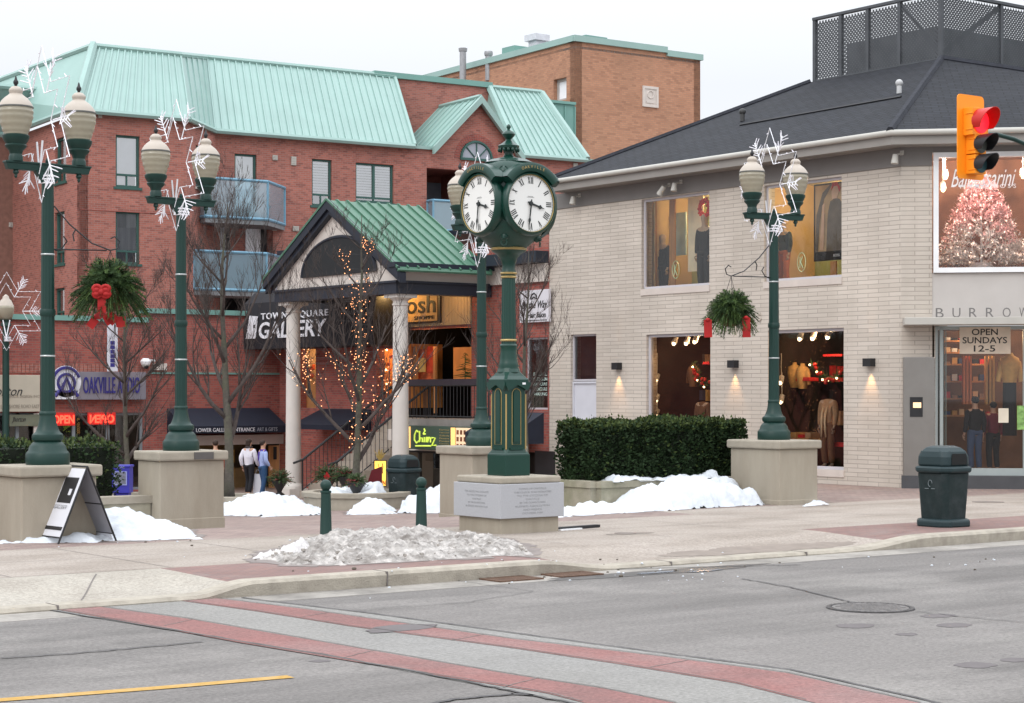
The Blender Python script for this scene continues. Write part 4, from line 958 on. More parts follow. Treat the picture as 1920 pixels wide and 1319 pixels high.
# bust in mustard shirt, shoppers
p = FCH.P(*FCH.px(1893, 716, -.9), -.9); t = thing('shirt_bust', 'headless bust in a mustard shirt standing inside the entrance glass', 'shirt display', p)
mb = MB(); mb.lathe([(.15,-.02),(.17,.1),(.22,.3),(.235,.42),(.2,.52),(.09,.58),(.07,.64)], p, 18, sq=None); mb.tube(p+Vector((.14,-.1,.44)), p+Vector((.2,-.16,.0)), .08, .06, 8); mb.tube(p+Vector((-.14,.1,.44)), p+Vector((-.2,.16,.0)), .08, .06, 8); mb.build('shirt', mustard, t, smooth=70)
mb = MB(); mb.tube(p-Vector((0,0,1.2)), p, .16, .15, 10); mb.build('stand', black_cl, t)
for px, H, top, leg, lb, d in ((1828, 1.72, black_cl, M('jeans', (.06,.09,.17), .9), 'shopper in a black jacket and jeans seen through the entrance glass', -1.0), (1862, 1.6, M('maroon', (.16,.012,.03), .9), black_cl, 'shopper in a maroon jacket behind the one in black, through the glass', -1.5)):
    h, z = FCH.px(px, 880, d); p = FCH.P(h, zb+.01, d); t = thing('person', lb, 'person', p); figure(t, {}, H, skin_t, top, leg, black_cl, black_cl); t.rotation_euler = (0, 0, -TH+.3)
# paper signs
t = thing('hours_sign', 'cream sign reading OPEN SUNDAYS 12-5 hung in the entrance glass', 'sign', FCH.P(*FCH.px(1798, 665, -.14), -.14)); x = FCH.rect(1799, 614, 1895, 664, -.15)
mb = MB(); FCH.box(mb, x[0], x[1], x[2], x[3], -.155, -.15); mb.build('board', M('cream_card', (.74,.62,.50), .7), t); mb = MB(); H3 = (x[3]-x[2])
for k, (s, a, b) in enumerate((('OPEN', .24, .75), ('SUNDAYS', .06, .93), ('12-5', .28, .70))):
    z1_ = x[3]-H3*(.06+.31*k); put_text(mb, FCH, s, lerp(x[0],x[1],a), lerp(x[0],x[1],b), z1_-H3*.24, z1_, -.149, .003, bold=.012)
mb.build('letters', M('sign_black', (.03,.025,.025), .6), t)
t = thing('paper_notice', 'small white paper notice taped on the entrance door glass', 'notice', FCH.P(*FCH.px(1872, 790, -.15), -.15)); x = FCH.rect(1872, 766, 1891, 793, -.15)
mb = MB(); FCH.box(mb, x[0], x[1], x[2], x[3], -.155, -.15); mb.build('paper', M('paper', (.7,.62,.5), .8), t)
t = thing('green_poster', 'green and white poster at the right edge on the entrance glass', 'poster', FCH.P(*FCH.px(1906, 806, -.15), -.15)); x = FCH.rect(1907, 761, 1935, 806, -.15)
mb = MB(); FCH.box(mb, x[0], x[1], x[2], x[3], -.155, -.15); mb.build('paper', M('green_paper', (.22,.38,.12), .8, .5, 12), t)
# white / pink tinsel tree in the upper window
tp = FCH.P(*FCH.px(1840, 505, -1.3), -1.3); t = thing('tinsel_tree', 'white and pink artificial Christmas tree with tiny lights in the upper window', 'christmas tree', tp)
mw_ = M('tinsel_white', (.88,.80,.76), .6, .15, 6); mp_ = M('tinsel_pink', (.95,.62,.60), .6, .15, 6); random.seed(11); A = MB(); B = MB(); Lt = MB()
Ht = FCH.px(1840, 330, -1.3)[1]-tp.z; Rt_ = 1.03
for i in range(1000):
    k = random.random()**1.25; z = .12+k*(Ht-.12); R = Rt_*(1-k)**.72*(.98 if k < .9 else .7)+.06; a = random.uniform(0, 2*pi); r0 = R*random.uniform(.3, .75); b0 = Vector((cos(a)*r0, sin(a)*r0, z)); b1 = Vector((cos(a)*R, sin(a)*R, z+random.uniform(-.05, .1)))
    m = B if (k > .42+random.uniform(-.12,.12) or (sin(a*3)>.8 and k > .2)) else A
    for q in range(5):
        c_ = b0.lerp(b1, .2+q*.2)
        for s in range(3):
            dv = Vector((random.uniform(-1,1), random.uniform(-1,1), random.uniform(-1,1))).normalized()*.075+(b1-b0).normalized()*.04; e_ = c_+dv; w_ = dv.cross(Vector((0,0,1))).normalized()*.021; m.quad(tp+c_-w_, tp+c_+w_, tp+e_)
    if random.random() < .2: Lt.ball(tp+b1*1.01, .014, 5, 4)
A.build('white_branches', mw_, t, recalc=False); B.build('pink_branches', mp_, t, recalc=False); Lt.build('lights', EM('pinklight', (1,.75,.6), 2), t); mb = MB(); mb.tube(tp-Vector((0,0,.3)), tp+Vector((0,0,Ht*.8)), .03, .015, 6); mb.lathe([(.28,-.05),(.3,.02),(.2,.14)], tp, 16); mb.build('stand', white_p, t)
spots(FCH, [(1772,325,'upper white spotlight at the left of the big upper window'), (1768,348,'lower white spotlight at the left of the big upper window'), (1918,323,'white spotlight at the right of the tree in the upper window')], -.5, '', grp='spotlights in the shop windows')
# ================================================================== background: orange brick tower
red_b = MB_brick('red_brick', (.43,.145,.108), (.28,.088,.068), (.33,.20,.165), .215, .075, .010, dark=(.13,.06,.055), stain=(.34,.15,.12), bump=.4, vstreak=False)
red_b2 = MB_brick('red_brick_podium', (.38,.095,.07), (.26,.06,.05), (.24,.14,.12), .215, .075, .010, dark=(.11,.05,.045), stain=(.26,.09,.075), bump=.4, vstreak=False)
orange_b = MB_brick('orange_brick', (.50,.245,.145), (.42,.195,.115), (.34,.21,.145), .24, .09, .010, dark=(.22,.12,.08), stain=(.38,.21,.13), bump=.3)
teal_m = M('teal_metal', (.285,.425,.39), .45, .05, .8, spec=.5)
teal_d = M('teal_metal_dark', (.17,.33,.29), .5, .05, .8)
green_f = M('green_frame', (.035,.10,.085), .5, .08)
blind_w = M('white_blind', (.88,.89,.92), .7, .04, 3); lace = M('curtain', (.62,.63,.66), .8, .2, 6, stretch=(1,1,.1)); glass_w = GLASS('window_glass', (.99,1,1), .48)
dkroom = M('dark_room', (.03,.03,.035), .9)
YT = 86.0
tc_ = ond(1078, 78, YT); TWz = tc_.z
TA = Fac(tc_.x, tc_.y, *(Vector(FW)+Vector(RT)*((6218-960)/FPX)))      # right face
TB = Fac(tc_.x, tc_.y, TA.n[0], TA.n[1]); 
# left face: runs away from the corner, perpendicular to the right face
TB = Fac(tc_.x, tc_.y, TA.n[0], TA.n[1])
T = thing('brick_tower', 'tall plain orange brick block rising behind the red brick building', 'building', (tc_.x, tc_.y, -1.1))
hr = TA.px(1313, 108)[0]; hl = TB.px(797, 146)[0]
nw = TB.rect(1038, 150, 1062, 192)
mb = MB(); TA.wall(mb, 0, hr, -1.1, TWz, [], .4); mb.build('wall', orange_b, T); mb = MB(); TB.wall(mb, hl, 0, -1.1, TWz, [nw], .4); mb.build('wall', orange_b, T)
mb = MB(); c1 = TA.P(hr, -1.1); c2 = TB.P(hl, -1.1)
mb.extr([TA.P(hr,-1.1,-.4), TA.P(hr,-1.1,-.4)+Vector((TA.n[0],TA.n[1],0))*-abs(hl), TB.P(hl,-1.1)], (0,0,.01)); 
cb_ = Vector(TA.P(hr,-1.1))-Vector((TA.n[0],TA.n[1],0))*abs(hl)
Bk = Fac(cb_.x, cb_.y, TB.h[0]*-1, TB.h[1]*-1); Bk.wall(mb, -abs(hl), 0, -1.1, TWz, [], .4); mb.build('wall', orange_b, T)
rfp = [TA.P(0,TWz), TA.P(hr,TWz), TA.P(hr,TWz)-Vector((TA.n[0],TA.n[1],0))*abs(hl), TB.P(hl,TWz)]
mb = MB(); mb.extr([p-Vector((0,0,.3)) for p in rfp], (0,0,.1)); mb.build('roof_deck', M('roof_gravel', (.3,.3,.3), .9), T)
mb = MB(); TA.box(mb, -.1, hr*.72, TWz, TWz+.28, -.5, .12); TA.box(mb, hr*.72, hr+.1, TWz-.15, TWz+.13, -.5, .12); TB.box(mb, hl-.1, -.0, TWz, TWz+.28, -.5, .12); mb.build('coping', teal_m, T)
mb = MB(); TB.frame(mb, nw, .12, -.3, -.2); w_ = mb.build('window', M('pale_frame', (.45,.42,.4), .6), T); mb = MB(); TB.box(mb, nw[0]+.1, nw[1]-.1, nw[2]+.1, nw[3]-.1, -.28, -.25); mb.build('blind', blind_w, w_)
pr = TA.rect(1204, 161, 1233, 200); mb = MB(); TA.frame(mb, pr, .12, 0, .08); TA.box(mb, pr[0]+.1, pr[1]-.1, pr[2]+.1, pr[3]-.1, .0, .04)
k = M('stone_plaque', (.62,.55,.50), .7, .06); hm, zm = (pr[0]+pr[1])/2, (pr[2]+pr[3])/2
mb.path([TA.P(hm+cos(2*pi*i/20)*.17, zm+.1+sin(2*pi*i/20)*.17, .05) for i in range(20)], .03, 4, closed=True); TA.box(mb, hm-.25, hm+.25, zm-.3, zm-.22, .03, .07); mb.build('plaque', k, T)
# roof things of the tower
galv = M('galvanised', (.36,.36,.37), .4, .1, 5, metal=.5)
def rooftop(name, label, cat, px, ybase, D, parts):
    p = ond(px, ybase, D); t = thing(name, label, cat, p); 
    for nm, m, fn in parts: mb = MB(); fn(mb, p); mb.build(nm, m, t, smooth=40)
    return t
pm = FPX/92
rooftop('roof_pipe', 'tall thin metal flue on the tower roof, leftmost', 'flue', 868, 124, 92, [('pipe', galv, lambda mb, p: mb.tube(p-Vector((0,0,1)), p+Vector((0,0,.75)), .16, .16, 12)), ('cap', galv, lambda mb, p: mb.lathe([(.2,.7),(.22,.85),(.2,.87)], p, 12))])
rooftop('roof_pipe', 'short metal flue on the tower roof, right of the tall one', 'flue', 916, 113, 92, [('pipe', galv, lambda mb, p: mb.tube(p-Vector((0,0,1)), p+Vector((0,0,.3)), .16, .16, 12)), ('cap', galv, lambda mb, p: mb.lathe([(.19,.2),(.22,.3),(.2,.42)], p, 12))])
rooftop('exhaust_hood', 'white square exhaust hood, highest thing on the tower roof', 'exhaust', 1007, 92, 92, [('duct', M('hood_white', (.6,.6,.64), .5), lambda mb, p: mb.box(p.x-.3,p.x+.3,p.y-.3,p.y+.3,p.z-1.2,p.z+.35)), ('hood', MATS['hood_white'], lambda mb, p: mb.box(p.x-.44,p.x+.44,p.y-.44,p.y+.44,p.z+.36,p.z+.66))])
rooftop('roof_hatch', 'low teal box on the tower roof beside the exhaust hood', 'hatch', 970, 100, 91, [('box', teal_d, lambda mb, p: mb.box(p.x-.55,p.x+.55,p.y-.5,p.y+.5,p.z-1.2,p.z+.25))])
rooftop('roof_hatch', 'teal raised box on the tower roof at its front corner', 'hatch', 1106, 80, 89, [('box', teal_d, lambda mb, p: mb.box(p.x-.65,p.x+.65,p.y-.5,p.y+.5,p.z-1.2,p.z+.22))])
# ================================================================== red brick apartment building
YA = 66.5
A0 = ond(150, 212, YA); EZ = A0.z                        # eave height
dA = Vector(FW)+Vector(RT)*((6600-960)/FPX); F1 = Fac(A0.x, A0.y, dA.x, dA.y)      # first plane
FL = Fac(A0.x, A0.y, F1.n[0], F1.n[1])                    # left return, h<0 away
J0 = F1.P(F1.px(350, 225)[0], 0); j1 = ond(405, 250, (EZ-EYE)*FPX/(736-250))
F2 = Fac(j1.x, j1.y, dA.x, dA.y)                          # second plane
FJ = Fac(J0.x, J0.y, j1.x-J0.x, j1.y-J0.y); LJ = hypot(j1.x-J0.x, j1.y-J0.y)
AB = thing('brick_apartments', 'red brick apartment building with teal standing seam mansard roofs and blue glass balconies', 'building', (A0.x, A0.y, -1.1))
def awin(fac, x0, y0, x1, y1, style='blind', parent=None, low=.24, d=-.14):
    parent = parent or AB; r = fac.rect(x0, y0, x1, y1); h0, h1, z0, z1 = r; w = .07
    mb = MB(); fac.frame(mb, r, w, d-.04, d+.06); zl = lerp(z0, z1, low)
    if low: fac.box(mb, h0+w, h1-w, zl-.035, zl+.035, d-.03, d+.05); hm = (h0+h1)/2; fac.box(mb, hm-.025, hm+.025, z0+w, zl-.035, d-.03, d+.04)
    if style == 'double': hm = (h0+h1)/2; fac.box(mb, hm-.05, hm+.05, (zl if low else z0)+.035, z1-w, d-.035, d+.055)
    o = mb.build('window', green_f, parent)
    mb = MB(); mb.quad(fac.P(h0+w*.8, z0+w*.8, d), fac.P(h1-w*.8, z0+w*.8, d), fac.P(h1-w*.8, z1-w*.8, d), fac.P(h0+w*.8, z1-w*.8, d)); mb.build('pane', glass_w, o, recalc=False)
    mb = MB(); q = d-.04
    if style in ('blind',): fac.box(mb, h0+.03, h1-.03, zl, z1-.03, q-.02, q); mb2 = MB(); fac.box(mb2, h0+.03, lerp(h0,h1,.5), z0+.03, zl, q-.02, q); mb2.build('lower_blind', blind_w, o)
    elif style == 'vert':
        n_ = 10
        for i in range(n_): a = lerp(h0+.04, h1-.04, i/n_); mb.quad(fac.P(a, zl, q-.03), fac.P(a+(h1-h0)/n_*.9, zl, q), fac.P(a+(h1-h0)/n_*.9, z1-.04, q), fac.P(a, z1-.04, q-.03))
    elif style in ('louvre', 'double'):
        for i in range(12): zz = lerp(zl+.03, z1-.08, i/12); mb.quad(fac.P(h0+.06, zz, q), fac.P(h1-.06, zz, q), fac.P(h1-.06, zz+(z1-zl)/12*.75, q+.02), fac.P(h0+.06, zz+(z1-zl)/12*.75, q+.02))
    if mb.v: mb.build('blind', lace if style == 'vert' else blind_w, o, recalc=False)
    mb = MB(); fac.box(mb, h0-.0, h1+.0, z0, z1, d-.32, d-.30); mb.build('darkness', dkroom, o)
    mb = MB(); fac.box(mb, h0-.08, h1+.08, z0-.09, z0-.003, -.1, .05); mb.build('sill', green_f if style != 'none' else sill_m, o)
    # soldier course over the opening
    mb = MB(); n_ = max(6, int((h1-h0+.3)/.085))
    for i in range(n_): a = lerp(h0-.15, h1+.15, i/n_); fac.box(mb, a+.006, a+(h1-h0+.3)/n_-.006, z1+.004, z1+.22, -.02, .006)
    mb.build('lintel', red_b, o)
    return o
W1 = [(217,253,262,350), (217,396,262,494)]
WLf = [(104,262,124,345), (103,400,121,497), (103,542,121,600)]
zj = EZ
mb = MB(); F1.wall(mb, 0, F1.px(350,225)[0], -1.1, EZ, [F1.rect(*w) for w in W1], .3); mb.build('wall', red_b, AB)
for w, s in zip(W1, ('blind', 'vert')): awin(F1, *w, style=s)
hl_ = FL.px(24, 255)[0]
mb = MB(); FL.wall(mb, hl_, 0, -1.1, EZ, [FL.rect(*w) for w in WLf], .3); mb.build('wall', red_b, AB)
for w in WLf: awin(FL, *w, style='vert')
jr = FJ.rect(367, 272, 393, 350)
mb = MB(); FJ.wall(mb, 0, LJ, -1.1, EZ, [jr], .3); mb.build('wall', red_b, AB); awin(FJ, 367, 272, 393, 350, style='none', low=0)
# second plane with openings
x = lambda *a: F2.rect(*a)
rec_u = x(440, 288, 481, 398); rec_m = x(412, 405, 512, 478); rec_l = x(412, 545, 512, 640)
w_a = x(585, 298, 622, 385); w_b = x(667, 305, 738, 378); zr = F2.px(800, 315)[1]; rec_r = (F2.px(800, 400)[0], F2.px(884, 400)[0], F2.px(800, 500)[1], zr)
he = F2.px(1130, 300)[0]
ax, az = F2.px(893, 300); ar = (F2.px(925, 300)[0]-F2.px(864, 300)[0])/2      # half-round window
arch = (ax-ar, ax+ar, az, az+ar)
hs2 = F2.px(1500, 300)[0]
mb = MB(); F2.wall(mb, 0, hs2, -1.1, EZ, [rec_u, rec_m, rec_l, w_a, w_b, rec_r], .3); mb.build('wall', red_b, AB)
awin(F2, 585, 298, 622, 385, style='louvre'); awin(F2, 667, 305, 738, 378, style='double', low=.12)
awin(F2, 440, 288, 481, 398, style='blind', low=0)
# recesses behind balconies
def recess(r, depth, m, items, d0=-.3):
    h0, h1, z0, z1 = r; mb = MB(); D = d0-depth
    mb.quad(F2.P(h0,z0,D), F2.P(h1,z0,D), F2.P(h1,z1,D), F2.P(h0,z1,D)); mb.quad(F2.P(h0,z0,d0), F2.P(h0,z0,D), F2.P(h0,z1,D), F2.P(h0,z1,d0)); mb.quad(F2.P(h1,z0,D), F2.P(h1,z0,d0), F2.P(h1,z1,d0), F2.P(h1,z1,D))
    mb.quad(F2.P(h0,z0,d0), F2.P(h1,z0,d0), F2.P(h1,z0,D), F2.P(h0,z0,D)); mb.quad(F2.P(h0,z1,D), F2.P(h1,z1,D), F2.P(h1,z1,d0), F2.P(h0,z1,d0)); o = mb.build('recess', m, AB, recalc=False)
    for a, b, c_, e_, mm, nm in items: mb = MB(); F2.box(mb, lerp(h0,h1,a), lerp(h0,h1,b), lerp(z0,z1,c_), lerp(z0,z1,e_), D+.01, D+.08); mb.build(nm, mm, o)
recess(rec_m, .35, red_b, [(.02,.12,0,.95,green_f,'door_frame'),(.12,.22,0,.93,lace,'curtain'),(.22,.3,0,.95,dkroom,'dark_pane'),(.60,.88,0,.97,blind_w,'balcony_door'),(.88,1,0,.97,dkroom,'dark_pane')])
recess(rec_l, 1.6, dkroom, [(.1,.35,0,.8,green_f,'door_frame')])
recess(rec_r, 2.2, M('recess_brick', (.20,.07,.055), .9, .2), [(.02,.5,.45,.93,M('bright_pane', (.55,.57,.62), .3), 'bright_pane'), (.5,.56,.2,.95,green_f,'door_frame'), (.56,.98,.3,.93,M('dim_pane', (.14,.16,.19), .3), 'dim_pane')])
# gable over the recess, with a half-round window
gl = F2.px(812, 282)[0]; gr = F2.px(972, 296)[0]; gax, gaz = F2.px(895, 190)
mb = MB(); pts = [F2.P(gl, EZ, .0)]
seg_n = 18; front = [F2.P(gl, EZ), F2.P(gl+.01, EZ+.05)]
# build gable wall as strips so that the arch stays open
def gz(h): return EZ+(gaz-EZ)*((h-gl)/(gax-gl) if h < gax else (gr-h)/(gr-gax))
def az_(h): t = 1-((h-ax)/ar)**2; return az+ar*sqrt(t) if t > 0 else None
hs = sorted(set([gl, gr, gax, ax-ar, ax+ar]+[gl+(gr-gl)*i/40 for i in range(41)]))
AZ0 = max(az, EZ)
for a, b in zip(hs[:-1], hs[1:]):
    m_ = (a+b)/2
    if ax-ar <= m_ <= ax+ar:
        za, zb_ = (az_(a) or az), (az_(b) or az)
        mb.quad(F2.P(a, max(za, EZ)), F2.P(b, max(zb_, EZ)), F2.P(b, max(gz(b), zb_)), F2.P(a, max(gz(a), za)))
        if za > EZ: mb.quad(F2.P(a, za), F2.P(b, zb_), F2.P(b, zb_, -.3), F2.P(a, za, -.3))
    else: mb.quad(F2.P(a, EZ), F2.P(b, EZ), F2.P(b, gz(b)), F2.P(a, gz(a)))
gab = mb.build('gable', red_b, AB, recalc=False)
mb = MB(); n_ = 26
for i in range(n_):
    t0 = pi*i/n_+.012; t1 = pi*(i+1)/n_-.012; P_ = lambda t, r_, d: F2.P(ax+cos(t)*r_, az+sin(t)*r_, d); mb.hexa([P_(t0,ar+.01,.012), P_(t1,ar+.01,.012), P_(t1,ar+.01,.001), P_(t0,ar+.01,.001), P_(t0,ar+.26,.012), P_(t1,ar+.26,.012), P_(t1,ar+.26,.001), P_(t0,ar+.26,.001)])
mb.build('arch_course', red_b2, gab)
mb = MB(); mb.path([F2.P(ax+cos(pi*i/20)*(ar-.05), az+sin(pi*i/20)*(ar-.05), .03) for i in range(21)], .06, 5); F2.box(mb, ax-ar, ax+ar, az-.05, az+.05, .0, .07)
for t in (pi/4, pi/2, 3*pi/4): mb.tube(F2.P(ax, az, .03), F2.P(ax+cos(t)*ar, az+sin(t)*ar, .03), .03, .03, 5)
wn2 = mb.build('arch_window', green_f, AB); mb = MB(); mb.quad(*[F2.P(ax+cos(pi*i/20)*(ar-.02), az+sin(pi*i/20)*(ar-.02), .015) for i in range(21)]); mb.build('pane', M('arch_pane', (.30,.32,.37), .15, .08, 1, spec=.8), wn2, recalc=False)
# ---- roofs
def seam_roof(name, E_, R_, m, parent, sp=.30, th=.055, w=.05, cap=True, tm=None, tr=.11):
    """standing-seam metal between eave polyline E_ and ridge polyline R_ (same count)"""
    mb = MB()
    for i in range(len(E_)-1): mb.quad(E_[i], E_[i+1], R_[i+1], R_[i])
    o = mb.build(name, m, parent, recalc=False); mb = MB()
    for i in range(len(E_)-1):
        L = max((E_[i+1]-E_[i]).length, (R_[i+1]-R_[i]).length); n_ = max(1, int(L/sp)) if L > 4 or len(E_) < 3 else 5; nn = (E_[i+1]-E_[i]).cross(R_[i]-E_[i])
        if nn.length < 1e-6: nn = (R_[i+1]-R_[i]).cross(R_[i]-E_[i])
        nn.normalize(); 
        if nn.z < 0: nn = -nn
        for k in range(n_+1):
            a = E_[i].lerp(E_[i+1], k/n_); b = R_[i].lerp(R_[i+1], k/n_); s = (b-a).cross(nn).normalized()*w*.5
            mb.hexa([a-s-nn*.01, a+s-nn*.01, b+s-nn*.01, b-s-nn*.01, a-s+nn*th, a+s+nn*th, b+s+nn*th, b-s+nn*th])
    mb.build('seams', m, o); mb = MB()
    if cap: mb.path([p+Vector((0,0,.04)) for p in R_], .11, 6)
    for i in range(len(E_)-1): mb.tube(E_[i]-Vector((0,0,.05)), E_[i+1]-Vector((0,0,.05)), tr, tr, 6)
    mb.build('trim', tm or teal_m, o); return o
RZr = 15.3
def atz(px, py, z): d = ray(px, py); t = (z-EYE)/d[2]; return Vector((d[0]*t, d[1]*t, z))
R0 = atz(175, 88, 14.75); R3 = atz(740, 145, RZr); R1 = atz(338, 104.5, 14.75); R2 = atz(388, 109.5, RZr)
ov = .25
E0 = F1.P(-ov, EZ+.1, ov); E1 = F1.P(F1.px(350,225)[0]+.0, EZ+.1, ov); E2 = F2.P(-.15, EZ+.1, ov); E3 = F2.P(F2.px(772,277)[0], EZ+.1, ov)
seam_roof('mansard_roof', [E0, E1, E2, E3], [R0, R1, R2, R3], teal_m, AB)
L0 = FL.P(hl_-6, EZ+.1, ov); RL = atz(0, 152, 14.75); RLd = (RL-R0).normalized(); RL = R0+RLd*14
mb = MB(); mb.quad(E0, R0, RL, L0); rl = mb.build('roof_slope', M('teal_flat', (.27,.42,.38), .5, .04, .6), AB, recalc=False)
mb = MB(); mb.path([R0+Vector((0,0,.05)), RL+Vector((0,0,.05))], .11, 6); mb.path([E0+Vector((0,0,.03)), R0+Vector((0,0,.08))], .16, 6); mb.tube(E0, L0, .11, .11, 6)
mb.build('trim', teal_m, rl)
# right-hand end of the mansard and the upper brick wall behind it
mb = MB(); mb.tube(E3, R3, .1, .1, 6); mb.build('trim', teal_m, AB)
FU = Fac(R3.x, R3.y, dA.x, dA.y); hu = FU.px(918, 165)[0]
hu2 = FU.px(1060, 200)[0]
mb = MB(); FU.wall(mb, -3, hu, EZ-2, RZr-.05, [], .4); mb.build('wall', red_b, AB)
mb = MB(); FU.box(mb, -1.0, hu+.1, RZr-.05, RZr+.18, -.5, .1); mb.build('coping', teal_d, AB)
# dormer roof (gable ridge runs back)
gA = F2.P(gax, gaz+.12, .25); gB = F2.P(gl-.15, EZ+.05, .25); gC = F2.P(gr+.1, EZ-.05, .25); back = Vector((-F2.n[0], -F2.n[1], 0))*4.6
bl = F2.P(F2.px(770,278)[0], EZ+.05, -1.2)
mb = MB(); mb.quad(gB, gA, gA+back, gB+back+Vector((0,0,.0))); mb.quad(gA, gC, gC+back, gA+back); do = mb.build('dormer_roof', MATS['teal_flat'], AB, recalc=False)
mb = MB(); 
for a, b in ((gB, gA), (gA, gC)): mb.hexa([a-Vector((0,0,.25))-back*.03, b-Vector((0,0,.25))-back*.03, b-Vector((0,0,.25))+back*.01, a-Vector((0,0,.25))+back*.01, a+Vector((0,0,.06))-back*.03, b+Vector((0,0,.06))-back*.03, b+Vector((0,0,.06))+back*.01, a+Vector((0,0,.06))+back*.01])
mb.path([gA+Vector((0,0,.05)), gA+back+Vector((0,0,.05))], .09, 6); mb.build('trim', teal_m, do)
mb = MB(); n_ = 9
for k in range(n_): a = gB.lerp(gB+back, (k+.5)/n_); b = gA.lerp(gA+back, (k+.5)/n_); mb.tube(a+Vector((0,0,.03)), b+Vector((0,0,.03)), .03, .03, 4)
mb.build('seams', MATS['teal_flat'], do)
# second mansard at right
q0 = F2.P(F2.px(968,297)[0], EZ+.1, .2); q1 = F2.P(F2.px(1096,300)[0], EZ+.1, .2); S0 = FU.P(hu, RZr-.05, 0); S1 = FU.P(FU.px(1015,173)[0], RZr-.05, 0)
seam_roof('mansard_roof', [q0, q1], [S0, S1], teal_m, AB)
mb = MB(); mb.tube(q0, S0, .16, .16, 6); mb.tube(q1, S1, .16, .16, 6); mb.quad(q1, S1, S1+back, q1+back); mb.quad(q0, S0, S0+back, q0+back); mb.build('trim', teal_m, AB, recalc=False)
# corrugated teal screen beside the tower
cs0 = F2.P(F2.px(1035,192)[0], EZ, -4.2); FS = Fac(cs0.x, cs0.y, dA.x, dA.y); hh = FS.px(1078, 200)[0]; zt = FS.px(1050, 194)[1]
mb = MB(); FS.box(mb, -2, hh, EZ-1, zt, -.3, 0)
for i in range(12): a = lerp(-1.9, hh-.05, i/11); FS.box(mb, a, a+.06, EZ-1, zt-.1, .001, .06)
FS.box(mb, -2, hh, zt-.02, zt+.1, -.35, .1); mb.build('metal_screen', teal_d, AB)
# parapet coping right
mb = MB(); F2.box(mb, F2.px(968,297)[0], hs2, EZ, EZ+.13, -.4, .1); F2.box(mb, F2.px(770,277)[0], gl+.2, EZ, EZ+.13, -.4, .1); mb.build('coping', teal_m, AB)
mb = MB(); A_ = F2.P(0, EZ-.02, -.1); mb.quad(F2.P(F2.px(772,277)[0], EZ-.02, -.05), F2.P(hs2, EZ-.02, -.05), F2.P(hs2, EZ-.02, -9), F2.P(F2.px(772,277)[0], EZ-.02, -9)); mb.build('roof_deck', MATS['roof_gravel'], AB, recalc=False)
# wing at far left
FW0 = FL.P(hl_, 0); FWg = Fac(FW0.x, FW0.y, dA.x, dA.y); mb = MB(); FWg.wall(mb, -14, 0, -1.1, EZ, [], .3); mb.build('wall', M('brown_wall_far', (.25,.13,.10), .9, .15, 6), AB)
Wr = FWg.P(0, EZ+.1, .2); Wl = FWg.P(-14, EZ+.1, .2); up_ = Vector((-FWg.n[0], -FWg.n[1], 0)); c1 = atz(70, 170, EZ+1.65); c0_ = c1-Vector((FWg.h[0], FWg.h[1], 0))*14
seam_roof('mansard_roof', [Wl, Wr], [c0_, c1], teal_m, AB)
# small wall vents and lights
for (px, py, w, h, fac) in ((515,296,9,9,F2), (550,302,9,16,F2), (554,429,11,9,F2), (514,429,8,8,F2), (187,218,7,7,F1), (1078,310,8,8,F2), (20,422,7,9,FWg)):
    r = fac.rect(px-w/2, py-h/2, px+w/2, py+h/2); mb = MB(); fac.box(mb, r[0], r[1], r[2], r[3], .0, .06)
    for i in range(3): zz = lerp(r[2], r[3], (i+.6)/3.4); fac.box(mb, r[0]+.02, r[1]-.02, zz, zz+.02, .061, .075)
    mb.build('wall_vent', gutter_wh, AB)
mb = MB(); hq = F1.px(340, 385)[0]
for zy in (393,): z_ = F1.px(240, zy)[1]; F1.box(mb, 0, F1.px(350,225)[0], z_-.1, z_-.07, .001, .02)
mb.build('string_course', red_b2, AB)
# ---- balconies with blue glass
blue_f = M('blue_frame', (.16,.33,.45), .5, .05); blue_g = GLASS('blue_glass', (.55,.76,.84), .14, .05, body=.42, bodycol=(.40,.62,.74)); blue_d = M('balcony_edge', (.10,.19,.25), .6)
slab_m = M('balcony_slab', (.20,.21,.22), .8)
def balcony(pts, ytop, ybot, D0, label=None):
    """pts: plan points (Vector xy) from left wall to right wall; ytop/ybot heights"""
    zt, zb = ytop, ybot; mb = MB(); n = len(pts)
    for i in range(n-1): mb.tube((*pts[i], zt), (*pts[i+1], zt), .06, .06, 6); mb.tube((*pts[i], zb), (*pts[i+1], zb), .06, .06, 6)
    for p in pts: mb.tube((*p, zb), (*p, zt), .045, .045, 6)
    for i in range(n-1):
        L = hypot(pts[i+1][0]-pts[i][0], pts[i+1][1]-pts[i][1]); k = int(L/1.5)
        for j in range(1, k): t = j/k; q = (lerp(pts[i][0],pts[i+1][0],t), lerp(pts[i][1],pts[i+1][1],t)); mb.tube((*q, zb), (*q, zt), .03, .03, 5)
    b = mb.build('balcony', blue_f, AB)
    mb = MB()
    for i in range(n-1): mb.quad((*pts[i], zb), (*pts[i+1], zb), (*pts[i+1], zt), (*pts[i], zt))
    mb.build('glass', blue_g, b, recalc=False)
    mb = MB(); mb.extr([(p[0], p[1], zb-.22) for p in pts], (0, 0, .2)); mb.build('slab', slab_m, b)
def bal(px0, px1, px2, ytop, ybot, left_closed=True):
    # front line parallel to the facade, chamfered right end
    d = 1.75; zt = F2.px(px1, ytop, d)[1]; zb = F2.px(px1, ybot, d)[1]
    a = F2.P(F2.px(px0, ytop, d)[0], 0, d); b = F2.P(F2.px(px1, ytop, d)[0], 0, d); c = F2.P(F2.px(px2, ytop, 0.05)[0], 0, .05); l = F2.P(F2.px(px0, ytop, d)[0], 0, .05)
    balcony([tuple(l[:2]), tuple(a[:2]), tuple(b[:2]), tuple(c[:2])], zt, zb, d)
